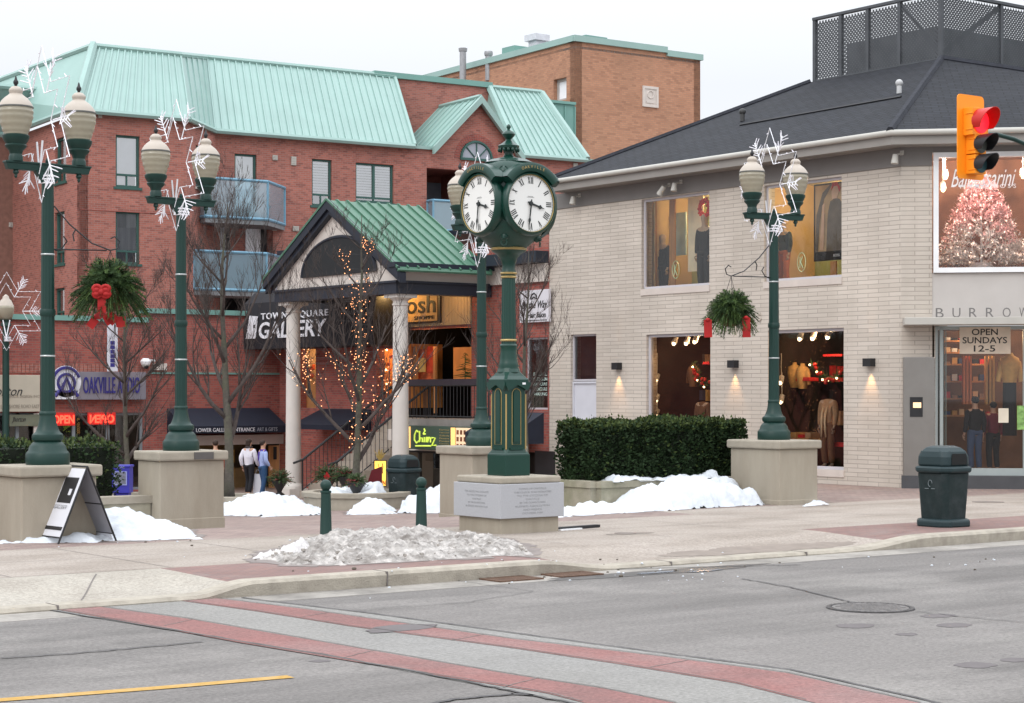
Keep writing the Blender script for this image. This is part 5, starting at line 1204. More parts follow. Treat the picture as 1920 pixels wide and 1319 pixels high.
bal(385, 502, 534, 341, 412); bal(362, 500, 536, 476, 546)
zt = F2.px(800, 376, .3)[1]; zb = F2.px(800, 432, .3)[1]
balcony([tuple(F2.P(rec_r[0]+.02, 0, .02)[:2]), tuple(F2.P(rec_r[0]+.02, 0, .5)[:2]), tuple(F2.P(rec_r[1]-.02, 0, .5)[:2]), tuple(F2.P(rec_r[1]-.02, 0, .02)[:2])], zt, zb, .5)
# ================================================================== podium storefronts (left), portico, lower shops
navy = M('navy_awning', (.010,.014,.028), .7, .12, 4); navy_t = M('navy_trim', (.016,.021,.034), .5, .1); cream_st = M('cream_stucco', (.62,.56,.51), .85, .04, 2, bump=.1)
col_m = M('column_paint', (.62,.58,.54), .7, .04, 2); green_rf = M('green_roof', (.068,.165,.110), .45, .06, .8); dk_green = M('dark_green', (.02,.03,.03), .6)
FP = Fac(VX, 55.9, 1, 0)                                   # podium brick wall facing the street, h<0 to the left
FP = Fac(VX, onx(524, 700, VX).y, 1, 0); YP = FP.o[1]
PD = thing('podium_building', 'low red brick podium with teal coping below the apartment block, left of the gallery', 'building', (28, YP, -1.2))
hL = FP.px(277, 590)[0]; zt = FP.px(400, 591)[1]
mb = MB(); FP.wall(mb, hL, 0, -1.3, zt, [FP.rect(362, 832, 535, 930)], .3); mb.build('wall', red_b2, PD)
mb = MB(); FP.box(mb, hL-.1, .1, zt, zt+.16, -.4, .1); FP.box(mb, hL, 0, FP.px(300,700)[1]-.03, FP.px(300,700)[1]+.03, .001, .04); mb.build('coping', teal_d, PD)
mb = MB(); a, b = FP.px(277, 683)[1], FP.px(277, 699)[1]; n_ = 60
for i in range(n_): h = lerp(hL+.02, -.1, i/n_); FP.box(mb, h, h+(0-hL)/n_-.014, b, a, .001, .02)
mb.build('soldier_course', red_b, PD)
F_s = Fac(0, 61.0, 1, 0)                                   # storefront plane farther back at left
p_ = onx(277, 600, 0) 
xl = FP.P(hL, 0).x; F_s = Fac(xl-.002, YP-.03, 1, 0)
mb = MB(); mb.box(xl+.01, xl+.3, YP+.31, YP+6, -1.3, zt-.01); mb.build('wall', red_b2, PD)
zs = F_s.px(100, 601)[1]; sgb = F_s.px(180, 752)[1]
hq0 = F_s.px(-60, 800)[0]; hq1 = 0
op1 = F_s.rect(75, 775, 270, 925); op0 = F_s.rect(-40, 775, 73, 925)
mb = MB(); F_s.wall(mb, hq0-20, 0, -1.3, zs, [(op1[0], min(op1[1], -.15), -1.0, op1[3]), (op0[0], op0[1], -1.0, op0[3])], .3); mb.build('wall', red_b2, PD)
mb = MB(); F_s.box(mb, hq0-20, .0, zs, zs+.16, -.4, .1); mb.build('coping', teal_d, PD)
a, b = F_s.px(150, 683)[1], F_s.px(150, 700)[1]; mb = MB()
for i in range(70): h = -9.5+.135*i; F_s.box(mb, h, h+.12, b, a, .001, .02)
mb.build('soldier_course', red_b, PD)
for op in (op1, op0):
    r = (op[0], min(op[1], -.15), -1.0, op[3]); mb = MB(); F_s.frame(mb, r, .08, -.2, -.1)
    for k in (.33, .66): h = lerp(r[0], r[1], k); F_s.box(mb, h-.05, h+.05, r[2], r[3], -.2, -.1)
    o = mb.build('shopfront', M('grey_frame', (.22,.25,.27), .5), PD); mb = MB(); mb.quad(F_s.P(r[0],r[2],-.15), F_s.P(r[1],r[2],-.15), F_s.P(r[1],r[3],-.15), F_s.P(r[0],r[3],-.15)); mb.build('pane', glass_dk, o, recalc=False)
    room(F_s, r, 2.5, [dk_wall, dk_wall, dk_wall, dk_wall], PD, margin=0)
plight('shop_or_fill_lamp', F_s.P(-2.5, 1.6, -1.5), 30, (1,.75,.5), .15)
# left storefront pieces: pilasters in pale stone, panel
mb = MB(); F_s.box(mb, F_s.px(62,800)[0], F_s.px(74,800)[0], -1.2, op1[3], .0, .08); mb.build('pilaster', cream_st, PD)
# signs on it
def sign(name, label, fac, px0, py0, px1, py1, d, th, bm, cat='sign'):
    r = fac.rect(px0, py0, px1, py1, d); t = thing(name, label, cat, fac.P(r[0], r[2], d)); mb = MB(); fac.box(mb, r[0], r[1], r[2], r[3], d-th, d); mb.build('board', bm, t, bevel=.01); return t, r
sg_grey = M('sign_grey', (.21,.20,.235), .45, .08, 1.5, dirt=(.30,.22,.22), dscale=.8, damt=.4); navy_ink = M('navy_ink', (.035,.03,.20), .5); wht = M('sign_white', (.72,.72,.76), .5)
t, r = sign('audio_sign', 'grey shopfront sign reading OAKVILLE AUDIO with a round white and blue emblem', F_s, 94, 697, 274, 750, .25, .2, sg_grey)
x = F_s.rect(156, 707, 262, 738, .26); mb = MB(); put_text(mb, F_s, 'OAKVILLE AUDIO', x[0], x[1], x[2], x[3], .255, .03, bold=.008); mb.build('letters', navy_ink, t)
c = F_s.px(124, 718, .3); R_ = .44
mb = MB(); P_ = lambda u, v, d=.3: F_s.P(c[0]+u*R_, c[1]+v*R_, d)
mb.extr([P_(cos(2*pi*i/30)*1.12, sin(2*pi*i/30)*1.12+.08, .27) for i in range(30)], (F_s.n[0]*.04, F_s.n[1]*.04, 0)); mb.extr([P_(-1.0,-.55,.27), P_(-.75,-1.15,.27), P_(.75,-1.15,.27), P_(1.,-.55,.27)], (F_s.n[0]*.04, F_s.n[1]*.04, 0)); em = mb.build('emblem', wht, t)
mb = MB()
mb.path([P_(cos(a)*.62, sin(a)*.62-.02, .33) for a in [2*pi*i/28 for i in range(28)]], .045, 5, closed=True); mb.path([P_(cos(a)*1.0, sin(a)*1.0+.05, .33) for a in [radians(20+140*i/16) for i in range(17)]], .05, 5)
mb.path([P_(-.38,-.5,.34), P_(0,.35,.34), P_(.38,-.5,.34)], .06, 5); mb.path([P_(-.85,-.95,.33), P_(-.55,-.55,.33)], .06, 5); mb.path([P_(.85,-.95,.33), P_(.55,-.55,.33)], .06, 5); mb.build('mark', navy_ink, em)
t, r = sign('cream_sign', 'cream shopfront sign with black handwritten name and faint grey small print', F_s, -60, 703, 75, 773, .2, .15, M('cream_sign', (.50,.45,.36), .6, .04))
ink = M('sign_black2', (.03,.03,.03), .6); inkg = M('sign_faint', (.32,.28,.23), .6)
x = F_s.rect(-30, 725, 42, 748, .2); mb = MB(); put_text(mb, F_s, 'Jhorton', x[0], x[1], x[2], x[3], .2, .01, shear=.4); mb.build('letters', ink, t)
x = F_s.rect(5, 741, 74, 746, .2); mb = MB(); put_text(mb, F_s, 'INTERIOR DESIGN INC', x[0], x[1], x[2], x[3], .2, .01); x = F_s.rect(-10, 759, 74, 766, .2); put_text(mb, F_s, '210 LAKESHORE ROAD EAST', x[0], x[1], x[2], x[3], .2, .01); mb.build('small_print', inkg, t)
t, r = sign('green_fascia_sign', 'dull green lower sign band under the cream sign at far left', F_s, 18, 778, 75, 800, .12, .1, M('sage', (.16,.17,.12), .6, .1)); x = F_s.rect(22, 782, 48, 794, .12); mb = MB(); put_text(mb, F_s, 'Jhorton', x[0], x[1], x[2], x[3], .12, .01, shear=.4); mb.build('letters', ink, t)
neon = EM('red_led', (1,.06,.03), 3.2); ledbox = M('led_box', (.10,.008,.008), .5)
ledglow = EM('led_backing', (.55,.02,.015), .35)
t, r = sign('open_sign', 'lit red OPEN sign in the audio shop window', F_s, 97, 774, 141, 799, .05, .06, ledglow); x = F_s.rect(99, 779, 139, 795, .05); mb = MB(); put_text(mb, F_s, 'OPEN', x[0], x[1], x[2], x[3], .052, .02, bold=.03); mb.build('letters', neon, t)
t, r = sign('open_sign', 'lit red OPEN sign seen reversed, right of its twin', F_s, 165, 774, 217, 797, .05, .06, ledglow); x = F_s.rect(168, 778, 214, 794, .05); mb = MB(); put_text(mb, F_s, 'OPEN', x[0], x[1], x[2], x[3], .052, .02, bold=.03, mirror=True); mb.build('letters', neon, t)
# white banner and security camera on the podium wall
t, r = sign('white_banner', 'narrow white vertical banner with blue lettering above the audio sign', F_s, 201, 606, 221, 697, .5, .02, M('banner_white', (.62,.62,.68), .7, .1, 4)); mb = MB(); x = F_s.rect(204, 640, 218, 690, .5)
for i in range(6): z_ = lerp(x[2], x[3], (i+.2)/6); F_s.box(mb, lerp(x[0],x[1],.2), lerp(x[0],x[1],.8), z_, z_+.12, .5, .506)
mb.build('lettering', navy_ink, t)
p = FP.P(*FP.px(273, 684, .25), .25); t = thing('security_camera', 'white dome security camera on the brick corner above the audio sign', 'security camera', p)
mb = MB(); mb.ball(p-Vector((0,0,.0)), .13, 12, 8, (1,1,.9)); mb.build('dome', gutter_wh, t, smooth=180); mb = MB(); mb.lathe([(.14,.0),(.17,.1),(.10,.2)], p, 14); mb.tube(p+Vector((.1,0,.12)), p+Vector((.4,.2,.12)), .05, .05, 8); mb.build('housing', white_p, t, smooth=50); mb = MB(); mb.ball(p-Vector((0,.04,.05)), .09, 10, 6); mb.build('lens', black_m, t, smooth=180)
h, z = FP.px(292, 688, .02); mb = MB(); FP.box(mb, h-.1, h+.35, z-.11, z+.11, .0, .12); mb.build('junction_box', cream_st, PD)
# ---------------- gallery block: plane X=VX from the shop to the podium
YR = YL; YB = YP
GB = thing('gallery_building', 'dark two level gallery building with brick wall and lit display windows behind the portico', 'building', (VX, 48, -1.1))
FG = Fac(VX-.02, YR, 0, -1)
gx = lambda *a: FG.rect(*a)
ztop_g = FG.px(960, 470)[1]
hA = FG.px(524, 600)[0]
# openings: two levels
up_a = gx(560, 655, 592, 765); up_b = gx(706, 655, 737, 765)       # lit displays
dk1 = gx(592+8, 655, 600.5, 760)
door_o = gx(738, 620, 884, 790); z_deck = FG.px(830, 790)[1]
low_o = (FG.px(700, 850)[0], FG.px(884, 850)[0], -1.1, FG.px(830, 845)[1]-.1)
sal = gx(985, 634, 1027, 768); lowd = (FG.px(988, 850)[0], FG.px(1020, 850)[0], -1.2, FG.px(988, 848)[1])
mb = MB(); FG.wall(mb, hA, 0, -1.3, ztop_g, [up_a, up_b, door_o, low_o, sal, lowd], .3); mb.build('wall', red_b2, GB)
hb = FG.px(945, 700)[0]
mb = MB(); FG.box(mb, FG.px(889,520)[0], 0, FG.px(960,533)[1], FG.px(960,500)[1], .0, .12); mb.build('cream_band', cream_st, GB)
mb = MB(); FG.box(mb, FG.px(889,520)[0]-.3, 0, FG.px(960,499)[1], FG.px(960,478)[1], .0, .45); mb.build('eave_trim', navy_t, GB)
mb = MB(); FG.box(mb, hA, 0, FG.px(700,532)[1]+1.2, FG.px(700,532)[1]+1.35, -2, .1); mb.build('roof_edge', navy_t, GB)
# wood siding with the shoppe sign
sid = gx(700, 556, 885, 617); siding = M('siding_wood', (.50,.36,.22), .7, .06, 2)
mb = MB(); n_ = 34
for i in range(n_): a = lerp(sid[0], sid[1], i/n_); FG.box(mb, a, a+(sid[1]-sid[0])/n_-.018, sid[2], sid[3], .01, .05)
FG.box(mb, sid[0], sid[1], sid[2], sid[3], .0, .035); mb.build('siding', siding, GB)
plight('portico_lamp', FG.P(lerp(sid[0], sid[1], .42), sid[3]-.05, .9), 55, (1,.62,.22), .1); plight('portico_lamp', FG.P(lerp(sid[0], sid[1], .92), sid[3]-.05, .7), 16, (1,.66,.3), .1)
t, r = sign('shoppe_sign', 'square dark framed sign reading osh SHOPPE on the lit wood siding', FG, 732, 552, 825, 610, .12, .06, M('sign_frame_dark', (.03,.02,.02), .5)); x = FG.rect(737, 556, 820, 606, .125)
mb = MB(); FG.box(mb, x[0], x[1], x[2], x[3], .121, .135); mb.build('face', M('sign_amber', (.55,.33,.14), .6, .08), t); mb = MB(); H_ = x[3]-x[2]; put_text(mb, FG, 'osh', lerp(x[0],x[1],.32), lerp(x[0],x[1],.97), x[2]+H_*.30, x[3]-H_*.05, .136, .02, bold=.01); put_text(mb, FG, 'SHOPPE', lerp(x[0],x[1],.5), lerp(x[0],x[1],.94), x[2]+H_*.07, x[2]+H_*.2, .136, .02); mb.path([FG.P(lerp(x[0],x[1],.17)+cos(2*pi*i/20)*.2, x[2]+H_*.5+sin(2*pi*i/20)*.32, .14) for i in range(20)], .02, 4, closed=True); mb.build('letters', ink, t)
# rooms behind
orange_w = M('orange_wall', (.75,.30,.08), .7, .15, 2); plum = M('reddish_wall', (.5,.06,.03), .7, .5, 3)
room(FG, up_a, 1.5, [M('tan_wall', (.6,.42,.24), .7)]*4, GB, margin=.05, d0=-.3); room(FG, up_b, 1.5, [orange_w]*4, GB, margin=.05, d0=-.3)
plight('shop_or_fill_lamp', FG.P((up_a[0]+up_a[1])/2, up_a[3]-.25, -.8), 14, (1,.62,.3), .08); plight('shop_or_fill_lamp', FG.P((up_b[0]+up_b[1])/2, up_b[3]-.25, -.8), 20, (1,.6,.28), .08)
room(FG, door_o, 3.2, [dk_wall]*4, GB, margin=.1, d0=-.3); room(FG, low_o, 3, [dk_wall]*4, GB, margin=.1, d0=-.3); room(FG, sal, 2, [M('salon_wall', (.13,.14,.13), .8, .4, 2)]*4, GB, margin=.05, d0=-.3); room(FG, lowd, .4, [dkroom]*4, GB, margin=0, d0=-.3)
# lit red/orange panels inside the upper shop opening
fbox('lit_panel', FG, 778, 655, 816, 716, -.8, .05, M('red_display', (.6,.14,.05), .7, .6, 6), GB); fbox('yellow_panel', FG, 781, 672, 796, 698, -.7, .05, M('yellow_display', (.85,.6,.2), .7), GB)
fbox('wood_frame', FG, 775, 650, 780, 720, -.6, .08, wood_m, GB); fbox('wood_frame', FG, 812, 650, 816, 775, -.6, .08, wood_m, GB); fbox('lit_panel', FG, 850, 652, 884, 722, -.8, .05, orange_w, GB); fbox('wood_frame', FG, 778, 712, 812, 716, -.6, .1, wood_m, GB)
fbox('brick_pier', FG, 800, 650, 812, 700, -.75, .03, plum, GB)
plight('shop_or_fill_lamp', FG.P(FG.px(790,660)[0], FG.px(790,640)[1], -.3), 14, (1,.55,.25), .08); plight('shop_or_fill_lamp', FG.P(FG.px(868,660)[0], FG.px(868,640)[1], -.3), 16, (1,.6,.25), .08)
mb = MB(); p = FG.P(*FG.px(872, 700, -.5), -.5)
t = thing('little_tree', 'small dark potted tree against the orange display wall', 'potted tree', p-Vector((0,0,.3))); random.seed(5)
mb.tube(p-Vector((0,0,.3)), p+Vector((0,0,.5)), .015, .01, 5)
for i in range(60): q = p+Vector((0,0,random.uniform(-.1,.6))); k = .35*(1-(q.z-p.z)/.8); a = random.uniform(0,6.3); mb.tube(q, q+Vector((cos(a)*k, sin(a)*k, -.05)), .012, .004, 3)
mb.build('branches', garl_m, t)
# decorations in the left display (red flowers, figure)
p = FG.P(*FG.px(577, 690, -.5), -.5); t = thing('window_garland', 'orange and red flower garland in the display left of the tree', 'garland', p); random.seed(6); mb = MB(); m2 = MB()
for i in range(26): mb.ball(p+Vector((random.uniform(-.1,.1), random.uniform(-.35,.35), random.uniform(-.35,.05)-.3*0)), random.uniform(.04,.09), 7, 5)
for i in range(6): m2.ball(p+Vector((-.1, random.uniform(-.3,.3), random.uniform(-.2,.5))), .03, 6, 5)
mb.build('flowers', M('flower_red', (.7,.12,.03), .6, .2), t); m2.build('lights', bulbw, t)
p = FG.P(*FG.px(722, 690, -.5), -.5); t = thing('window_garland', 'red and gold garland in the display right of the tree', 'garland', p); mb = MB(); m2 = MB()
for i in range(40): mb.ball(p+Vector((random.uniform(-.1,.1), random.uniform(-.35,.35), random.uniform(-1.2,.6))), random.uniform(.04,.09), 7, 5)
for i in range(16): m2.ball(p+Vector((-.15, random.uniform(-.35,.35), random.uniform(-1.2,.7))), .03, 6, 5)
mb.build('flowers', MATS['flower_red'], t); m2.build('lights', bulbw, t)
# salon window, text, sign
o = shopwin(FG, sal, GB, .05, glass=glass_dk, sill=False); mb = MB()
for i, s_ in enumerate(('FACIAL', 'EXTENSION', 'MANICURE', 'PEDICURE', 'WAXING')):
    x = FG.rect(1001, 699+9.3*i, 1026, 705+9.3*i, 0); put_text(mb, FG, s_, x[0], x[1], x[2], x[3], .0, .005)
t = thing('salon_list', 'five lines of pale service words on the narrow salon window glass', 'lettering', FG.P(*FG.px(1001, 745), 0)); mb.build('letters', M('mint_letters', (.55,.68,.62), .5), t)
t, r = sign('salon_sign', 'white hair salon sign with black handwritten name on dark red brick', FG, 974, 546, 1028, 606, .14, .1, M('salon_white', (.66,.64,.68), .5, .04)); mb = MB(); x = r; H_ = x[3]-x[2]
put_text(mb, FG, 'By the Way', lerp(x[0],x[1],.1), lerp(x[0],x[1],.98), x[2]+H_*.36, x[2]+H_*.66, .14, .01, shear=.35, bold=.012); put_text(mb, FG, 'Hair Salon', lerp(x[0],x[1],.3), lerp(x[0],x[1],.92), x[2]+H_*.14, x[2]+H_*.31, .14, .01, bold=.01)
stroke(mb, FG, [(.38,.72),(.45,.86),(.52,.9),(.6,.82),(.62,.72),(.5,.78),(.44,.72)], x[0], x[1], x[2], x[3], .15, .02); FG.box(mb, lerp(x[0],x[1],.08), lerp(x[0],x[1],.95), x[2]+H_*.05, x[2]+H_*.07, .14, .15); mb.build('letters', ink, t)
# ---------------- portico
C1 = ond(550, 912, 57.0); XC = C1.x; k_ = onx(751, 900, XC)
YC1, YC2 = C1.y, k_.y; gz1 = plaza_z(XC, YC1)
FQ = Fac(XC-.35, YC2-.35, 0, -1)                            # portico front plane
FSd = Fac(XC-.35, YC2-.35, 1, 0)                            # its right side
PO = thing('portico', 'cream gabled portico with green metal roof on two round columns in front of the gallery', 'portico', (XC, (YC1+YC2)/2, -1))
hl0 = FQ.px(530, 560)[0]; zb0 = FQ.px(530, 567)[1]; zb1 = FQ.px(530, 547)[1]; DX = VX-.05-(XC-.35)
zbm = (FQ.px(530, 567)[1]+FQ.px(760, 548)[1])/2
gap = FQ.px(637, 385); ga_h, ga_z = -(YC1-YC2+.7)/2, FQ.px(637, 378)[1]
he_ = FQ.px(530, 522)[1]
H0 = -(YC1-YC2+.7); 
for nm, y in (('column', YC1), ('column', YC2)):
    gzz = plaza_z(XC, y)-.05; mb = MB(); r = .225; top = zb0
    mb.box(XC-.32, XC+.32, y-.32, y+.32, gzz, gzz+.28)
    mb.lathe([(.30,gzz+.28),(.31,gzz+.34),(.28,gzz+.40),(r+.02,gzz+.44),(r+.012,gzz+.9),(r,gzz+2.4),(r-.02,top-.32),(r+.01,top-.3),(r+.01,top-.26),(r-.015,top-.25),(r-.01,top-.18),(r+.06,top-.13),(r+.1,top-.1)], (XC, y, 0), 32); mb.box(XC-.33, XC+.33, y-.33, y+.33, top-.1, top-.003); mb.build(nm, col_m, PO, smooth=40)
mb = MB()   # entablature
def ent(mb, z0, z1, o): FQ.box(mb, H0-o, o, z0, z1, -.45, o); FSd.box(mb, .45, DX, z0, z1, -.45, o)
bm_ = MB(); ent(bm_, zb0, zb0+.30, .06); bm_.build('dark_beam', navy_t, PO); bm_ = MB(); ent(bm_, zb0+.30, zb0+.36, .12); bm_.build('beam_trim', navy_t, PO)
FSd2 = Fac(XC-.35, YC1+.35, 1, 0)
mb = MB(); mb.box(XC, VX-.05, YC1-.1, YC1+.35, zb0+.002, zb0+.358); mb.build('dark_beam', navy_t, PO)
he_z = zb0+.36+.55
# gable wall with half-round recess panel
mb = MB(); tri = [FQ.P(H0, zb0+.36), FQ.P(0, zb0+.36), FQ.P(0, he_z-.15), FQ.P(ga_h, ga_z-.12), FQ.P(H0, he_z-.15)]; mb.extr(tri, Vector((FQ.n[0], FQ.n[1], 0))*-.3); mb.build('gable', cream_st, PO)
c0 = FQ.px(570, 528); c1_ = FQ.px(706, 515); ca = (c0[0]+c1_[0])/2; cr = (c1_[0]-c0[0])/2; cz0 = zb0+.36+.30; chh = FQ.px(632, 447)[1]-cz0
mb = MB(); mb.extr([FQ.P(ca+cos(pi*i/24)*cr, cz0+sin(pi*i/24)*chh, .005) for i in range(25)], Vector((FQ.n[0], FQ.n[1], 0))*.06); mb.build('arch_panel', M('arch_black', (.010,.012,.014), .6, .1, 2), PO)
mb = MB(); mb.path([FQ.P(ca+cos(pi*i/24)*(cr+.03), cz0+sin(pi*i/24)*(chh+.03), .05) for i in range(25)], .05, 6); mb.build('arch_trim', navy_t, PO)
mb = MB(); FSd.box(mb, .2, DX, zb0+.36, he_z-.06, -.3, 0); FSd2.box(mb, .31, DX, zb0+.36, he_z-.06, -.0, .3); mb.build('frieze', cream_st, PO)
# roof
o2 = .42; zov = (ga_z-he_z)/(-ga_h)*o2; fr = Vector((FQ.n[0], FQ.n[1], 0))
apx = FQ.P(ga_h, ga_z+.05, .26); er_ = FQ.P(o2, he_z-zov, .26); el = FQ.P(H0-o2, he_z-zov, .26); bk = fr*-(DX-.0)
seam_roof('roof_right', [er_, er_+bk], [apx, apx+bk], green_rf, PO, sp=.34, th=.05, w=.04, cap=False, tm=green_rf, tr=.05); seam_roof('roof_left', [el+bk, el], [apx+bk, apx], green_rf, PO, sp=.34, cap=False, tm=green_rf, tr=.05)
mb = MB()
for a, b in ((el, apx), (apx, er_)):
    for (u, w_, z0_, z1_) in ((0, .08, -.26, .04),(.08, .20, -.40, -.12)):
        mb.hexa([a-fr*(u+w_)+Vector((0,0,z0_)), b-fr*(u+w_)+Vector((0,0,z0_)), b-fr*u+Vector((0,0,z0_)), a-fr*u+Vector((0,0,z0_)), a-fr*(u+w_)+Vector((0,0,z1_)), b-fr*(u+w_)+Vector((0,0,z1_)), b-fr*u+Vector((0,0,z1_)), a-fr*u+Vector((0,0,z1_))])
mb.build('bargeboard', navy_t, PO)
mb = MB(); FSd.box(mb, -.3, DX, he_z-.2, he_z-.07, .003, .35); mb.build('soffit', navy_t, PO)
mb = MB(); FQ.box(mb, H0+.2, -.2, zb0+.33, zb0+.355, -DX, -.46); mb.build('ceiling', siding, PO)
# ---------------- gallery awning with lettering
FA = Fac(30.35, YR, 0, -1)
ga0 = FA.px(452, 640)[0]; ga1 = FA.px(700, 640)[0]; zt_, zm_, zl_ = FA.px(560, 533)[1], FA.px(560, 562)[1], FA.px(560, 652)[1]
AW = thing('gallery_awning', 'black curved awning reading TOWNE SQUARE GALLERY, behind the left column', 'awning', FA.P(ga0, zl_, 0))
prof = [(0, zl_), (.02, lerp(zl_, zm_, .5)), (-.12, zm_), (-.5, lerp(zm_, zt_, .75)), (-1.2, zt_), (-1.3, zt_-.05), (-1.3, zl_)]
mb = MB(); mb.extr([FA.P(ga0, z, d) for d, z in prof], Vector((FA.h[0], FA.h[1], 0))*(ga1-ga0)); mb.build('canvas', M('black_canvas', (.010,.010,.014), .75, .15, 3), AW)
mb = MB(); x = FA.rect(490, 588, 616, 602, .03); put_text(mb, FA, 'TOWNE SQUARE', x[0], x[1], x[2], x[3], .03, .02, bold=.012, spacing=1.15); x = FA.rect(486, 605, 613, 636, .03); put_text(mb, FA, 'GALLERY', x[0], x[1], x[2], x[3], .03, .02, bold=.02, shear=.12); mb.build('letters', wht, AW)
mb = MB(); x = FA.rect(461, 593, 484, 636, .03); dd = .035
mb.extr([FA.P(lerp(x[0],x[1],a), lerp(x[2],x[3],b), dd) for a, b in ((0,0),(.82,0),(1,.95),(.35,1.),(.2,.5))], Vector((FA.n[0],FA.n[1],0))*.02); mb.build('door_emblem', wht, AW); mb = MB(); FA.box(mb, lerp(x[0],x[1],.66), lerp(x[0],x[1],.8), lerp(x[2],x[3],.45), lerp(x[2],x[3],.6), .056, .06); mb.build('door_knob', ink, AW)
# ---------------- lower navy awning "GALLERY ENTRANCE"
def wedge(name, label, fac, px0, px1, y_top, y_bot, y_front, depth, letters=None, hang=.0):
    z0 = fac.px(px0, y_top, 0)[1]; zf = fac.px((px0+px1)/2, y_front, depth)[1]; zf2 = fac.px((px0+px1)/2, y_bot, depth)[1]; h0 = fac.px(px0, y_front, depth)[0]; h1 = fac.px(px1, y_front, depth)[0]
    t = thing(name, label, 'awning', fac.P(h0, zf2, 0)); mb = MB()
    mb.extr([fac.P(h0, z0, .01), fac.P(h0, zf, depth), fac.P(h0, zf2, depth), fac.P(h0, zf2, .01)], Vector((fac.h[0], fac.h[1], 0))*(h1-h0)); mb.build('canvas', navy, t); return t, h0, h1, zf, zf2
t, h0, h1, zf, zf2 = wedge('lower_awning', 'navy sloped awning over the lower gallery entrance left of the stairs', FP, 345, 538, 766, 812, 799, 1.2)
mb = MB(); x = FP.rect(415, 803, 478, 810, 1.2); put_text(mb, FP, 'LOWER GALLERY ENTRANCE', x[0]-.9, x[1], zf2+.04, zf-.06, 1.2, .01); mb.build('letters', wht, t); mb = MB(); x = FP.rect(482, 803, 520, 810, 1.2); put_text(mb, FP, 'ART & GIFTS', x[0], x[1], zf2+.04, zf-.06, 1.2, .01); mb.build('letters', M('faint_letters', (.25,.26,.3), .6), t)
# cream frame of the lower entrance
en = FP.rect(362, 832, 535, 930); mb = MB(); FP.box(mb, FP.px(336,822)[0], .0, FP.px(450,834,.3)[1], FP.px(450,816,.3)[1], .001, .3); FP.box(mb, FP.px(536,870,.3)[0], -.01, -1.2, FP.px(450,834,.3)[1], .001, .3); mb.build('cream_frame', cream_st, PD)
room(FP, en, 2.2, [M('lower_room', (.20,.15,.10), .8, .3), dk_wall, dk_wall, dk_wall], PD, margin=0, d0=-.3); plight('shop_or_fill_lamp', FP.P((en[0]+en[1])/2-.8, en[3]-.3, -1.0), 22, (1,.7,.35), .1)
fbox('wood_door', FP, 505, 836, 535, 928, -.2, .05, wood_m, PD); fbox('notice', FP, 513, 838, 519, 862, -.15, .02, black_m, PD); fbox('counter', FP, 440, 878, 500, 926, -1.2, .4, M('counter', (.25,.17,.08), .7), PD); fbox('shelf', FP, 370, 845, 440, 870, -1.4, .2, M('ochre', (.35,.22,.06), .7, .5, 8), PD)
# ---------------- deck, stairs, railings
zd = ond(830, 786, 53.5).z; XD = 29.9
DK = thing('entrance_deck', 'raised concrete deck in front of the upper shops with black railing', 'deck', (XD, 43, -1))
y_hi = YC1+.2; ys0 = onx(560, 900, XC).y; SY0, SY1 = 45.3, 47.4
mb = MB(); mb.box(XD, VX-.03, YR+.3, SY0, zd-.3, zd); mb.box(XD+1.1, VX-.03, SY0+.003, SY1, zd-.3, zd-.003); mb.build('slab', M('deck_conc', (.25,.23,.21), .8), DK)
def rail(mb_b, pts, h=.95, sp=.16, z0=.08):
    top = [Vector(p)+Vector((0,0,h)) for p in pts]; low = [Vector(p)+Vector((0,0,z0)) for p in pts]
    for i in range(len(pts)-1):
        mb_b.tube(top[i], top[i+1], .035, .035, 6); mb_b.tube(low[i], low[i+1], .018, .018, 5); L = (Vector(pts[i+1])-Vector(pts[i])).length; n_ = int(L/sp)
        for k in range(n_+1): a = low[i].lerp(low[i+1], k/n_); b = top[i].lerp(top[i+1], k/n_); r_ = .03 if k in (0, n_) else .011; mb_b.tube(a-Vector((0,0,.08 if k in (0, n_) else 0)), b, r_, r_, 4)
mb = MB(); rail(mb, [(XD+.05, YR+.4, zd), (XD+.05, SY0-.05, zd), (XD+1.15, SY0-.05, zd)]); mb.build('railing', black_m, DK)
mb = MB(); mb.box(XD+.02, XD+.10, YR+.4, SY0-.05, zd+.95, zd+1.12); mb.build('rail_board', M('rail_board', (.03,.022,.03), .6), DK)
wedge('lower_awning', 'navy sloped awning tucked in the corner beside the stairs', FG, 548, 640, 766, 806, 797, 1.1)
ST = thing('stairs', 'concrete steps climbing to the upper shops between two black railings', 'stairs', (27.6, 46.3, -1))
NS = 11; X0s = 27.75; X1s = XD+1.1; gz_ = plaza_z(27.4, 46.3)-.02; mb = MB(); st_m = M('step_conc', (.34,.29,.24), .85, .1, 4, dirt=(.2,.16,.13), dscale=2)
for i in range(NS):
    xa = lerp(X0s, X1s, i/NS); za = gz_+(zd-gz_)*i/NS; zb_ = gz_+(zd-gz_)*(i+1)/NS-.004*(i == NS-1); mb.box(xa, X1s-.002, SY0+.02, SY1-.02, za+.001, zb_)
mb.build('steps', st_m, ST)
for y in (SY0+.1, SY1-.1):
    mb = MB(); rail(mb, [(X0s+.05, y, gz_+.15), (X1s-.1, y, zd-.02)], h=.95, sp=.17); mb.tube((X0s-.25, y, gz_+.15+.86), (X0s+.05, y, gz_+.15+.95), .035, .035, 6); mb.build('railing', black_m, ST)
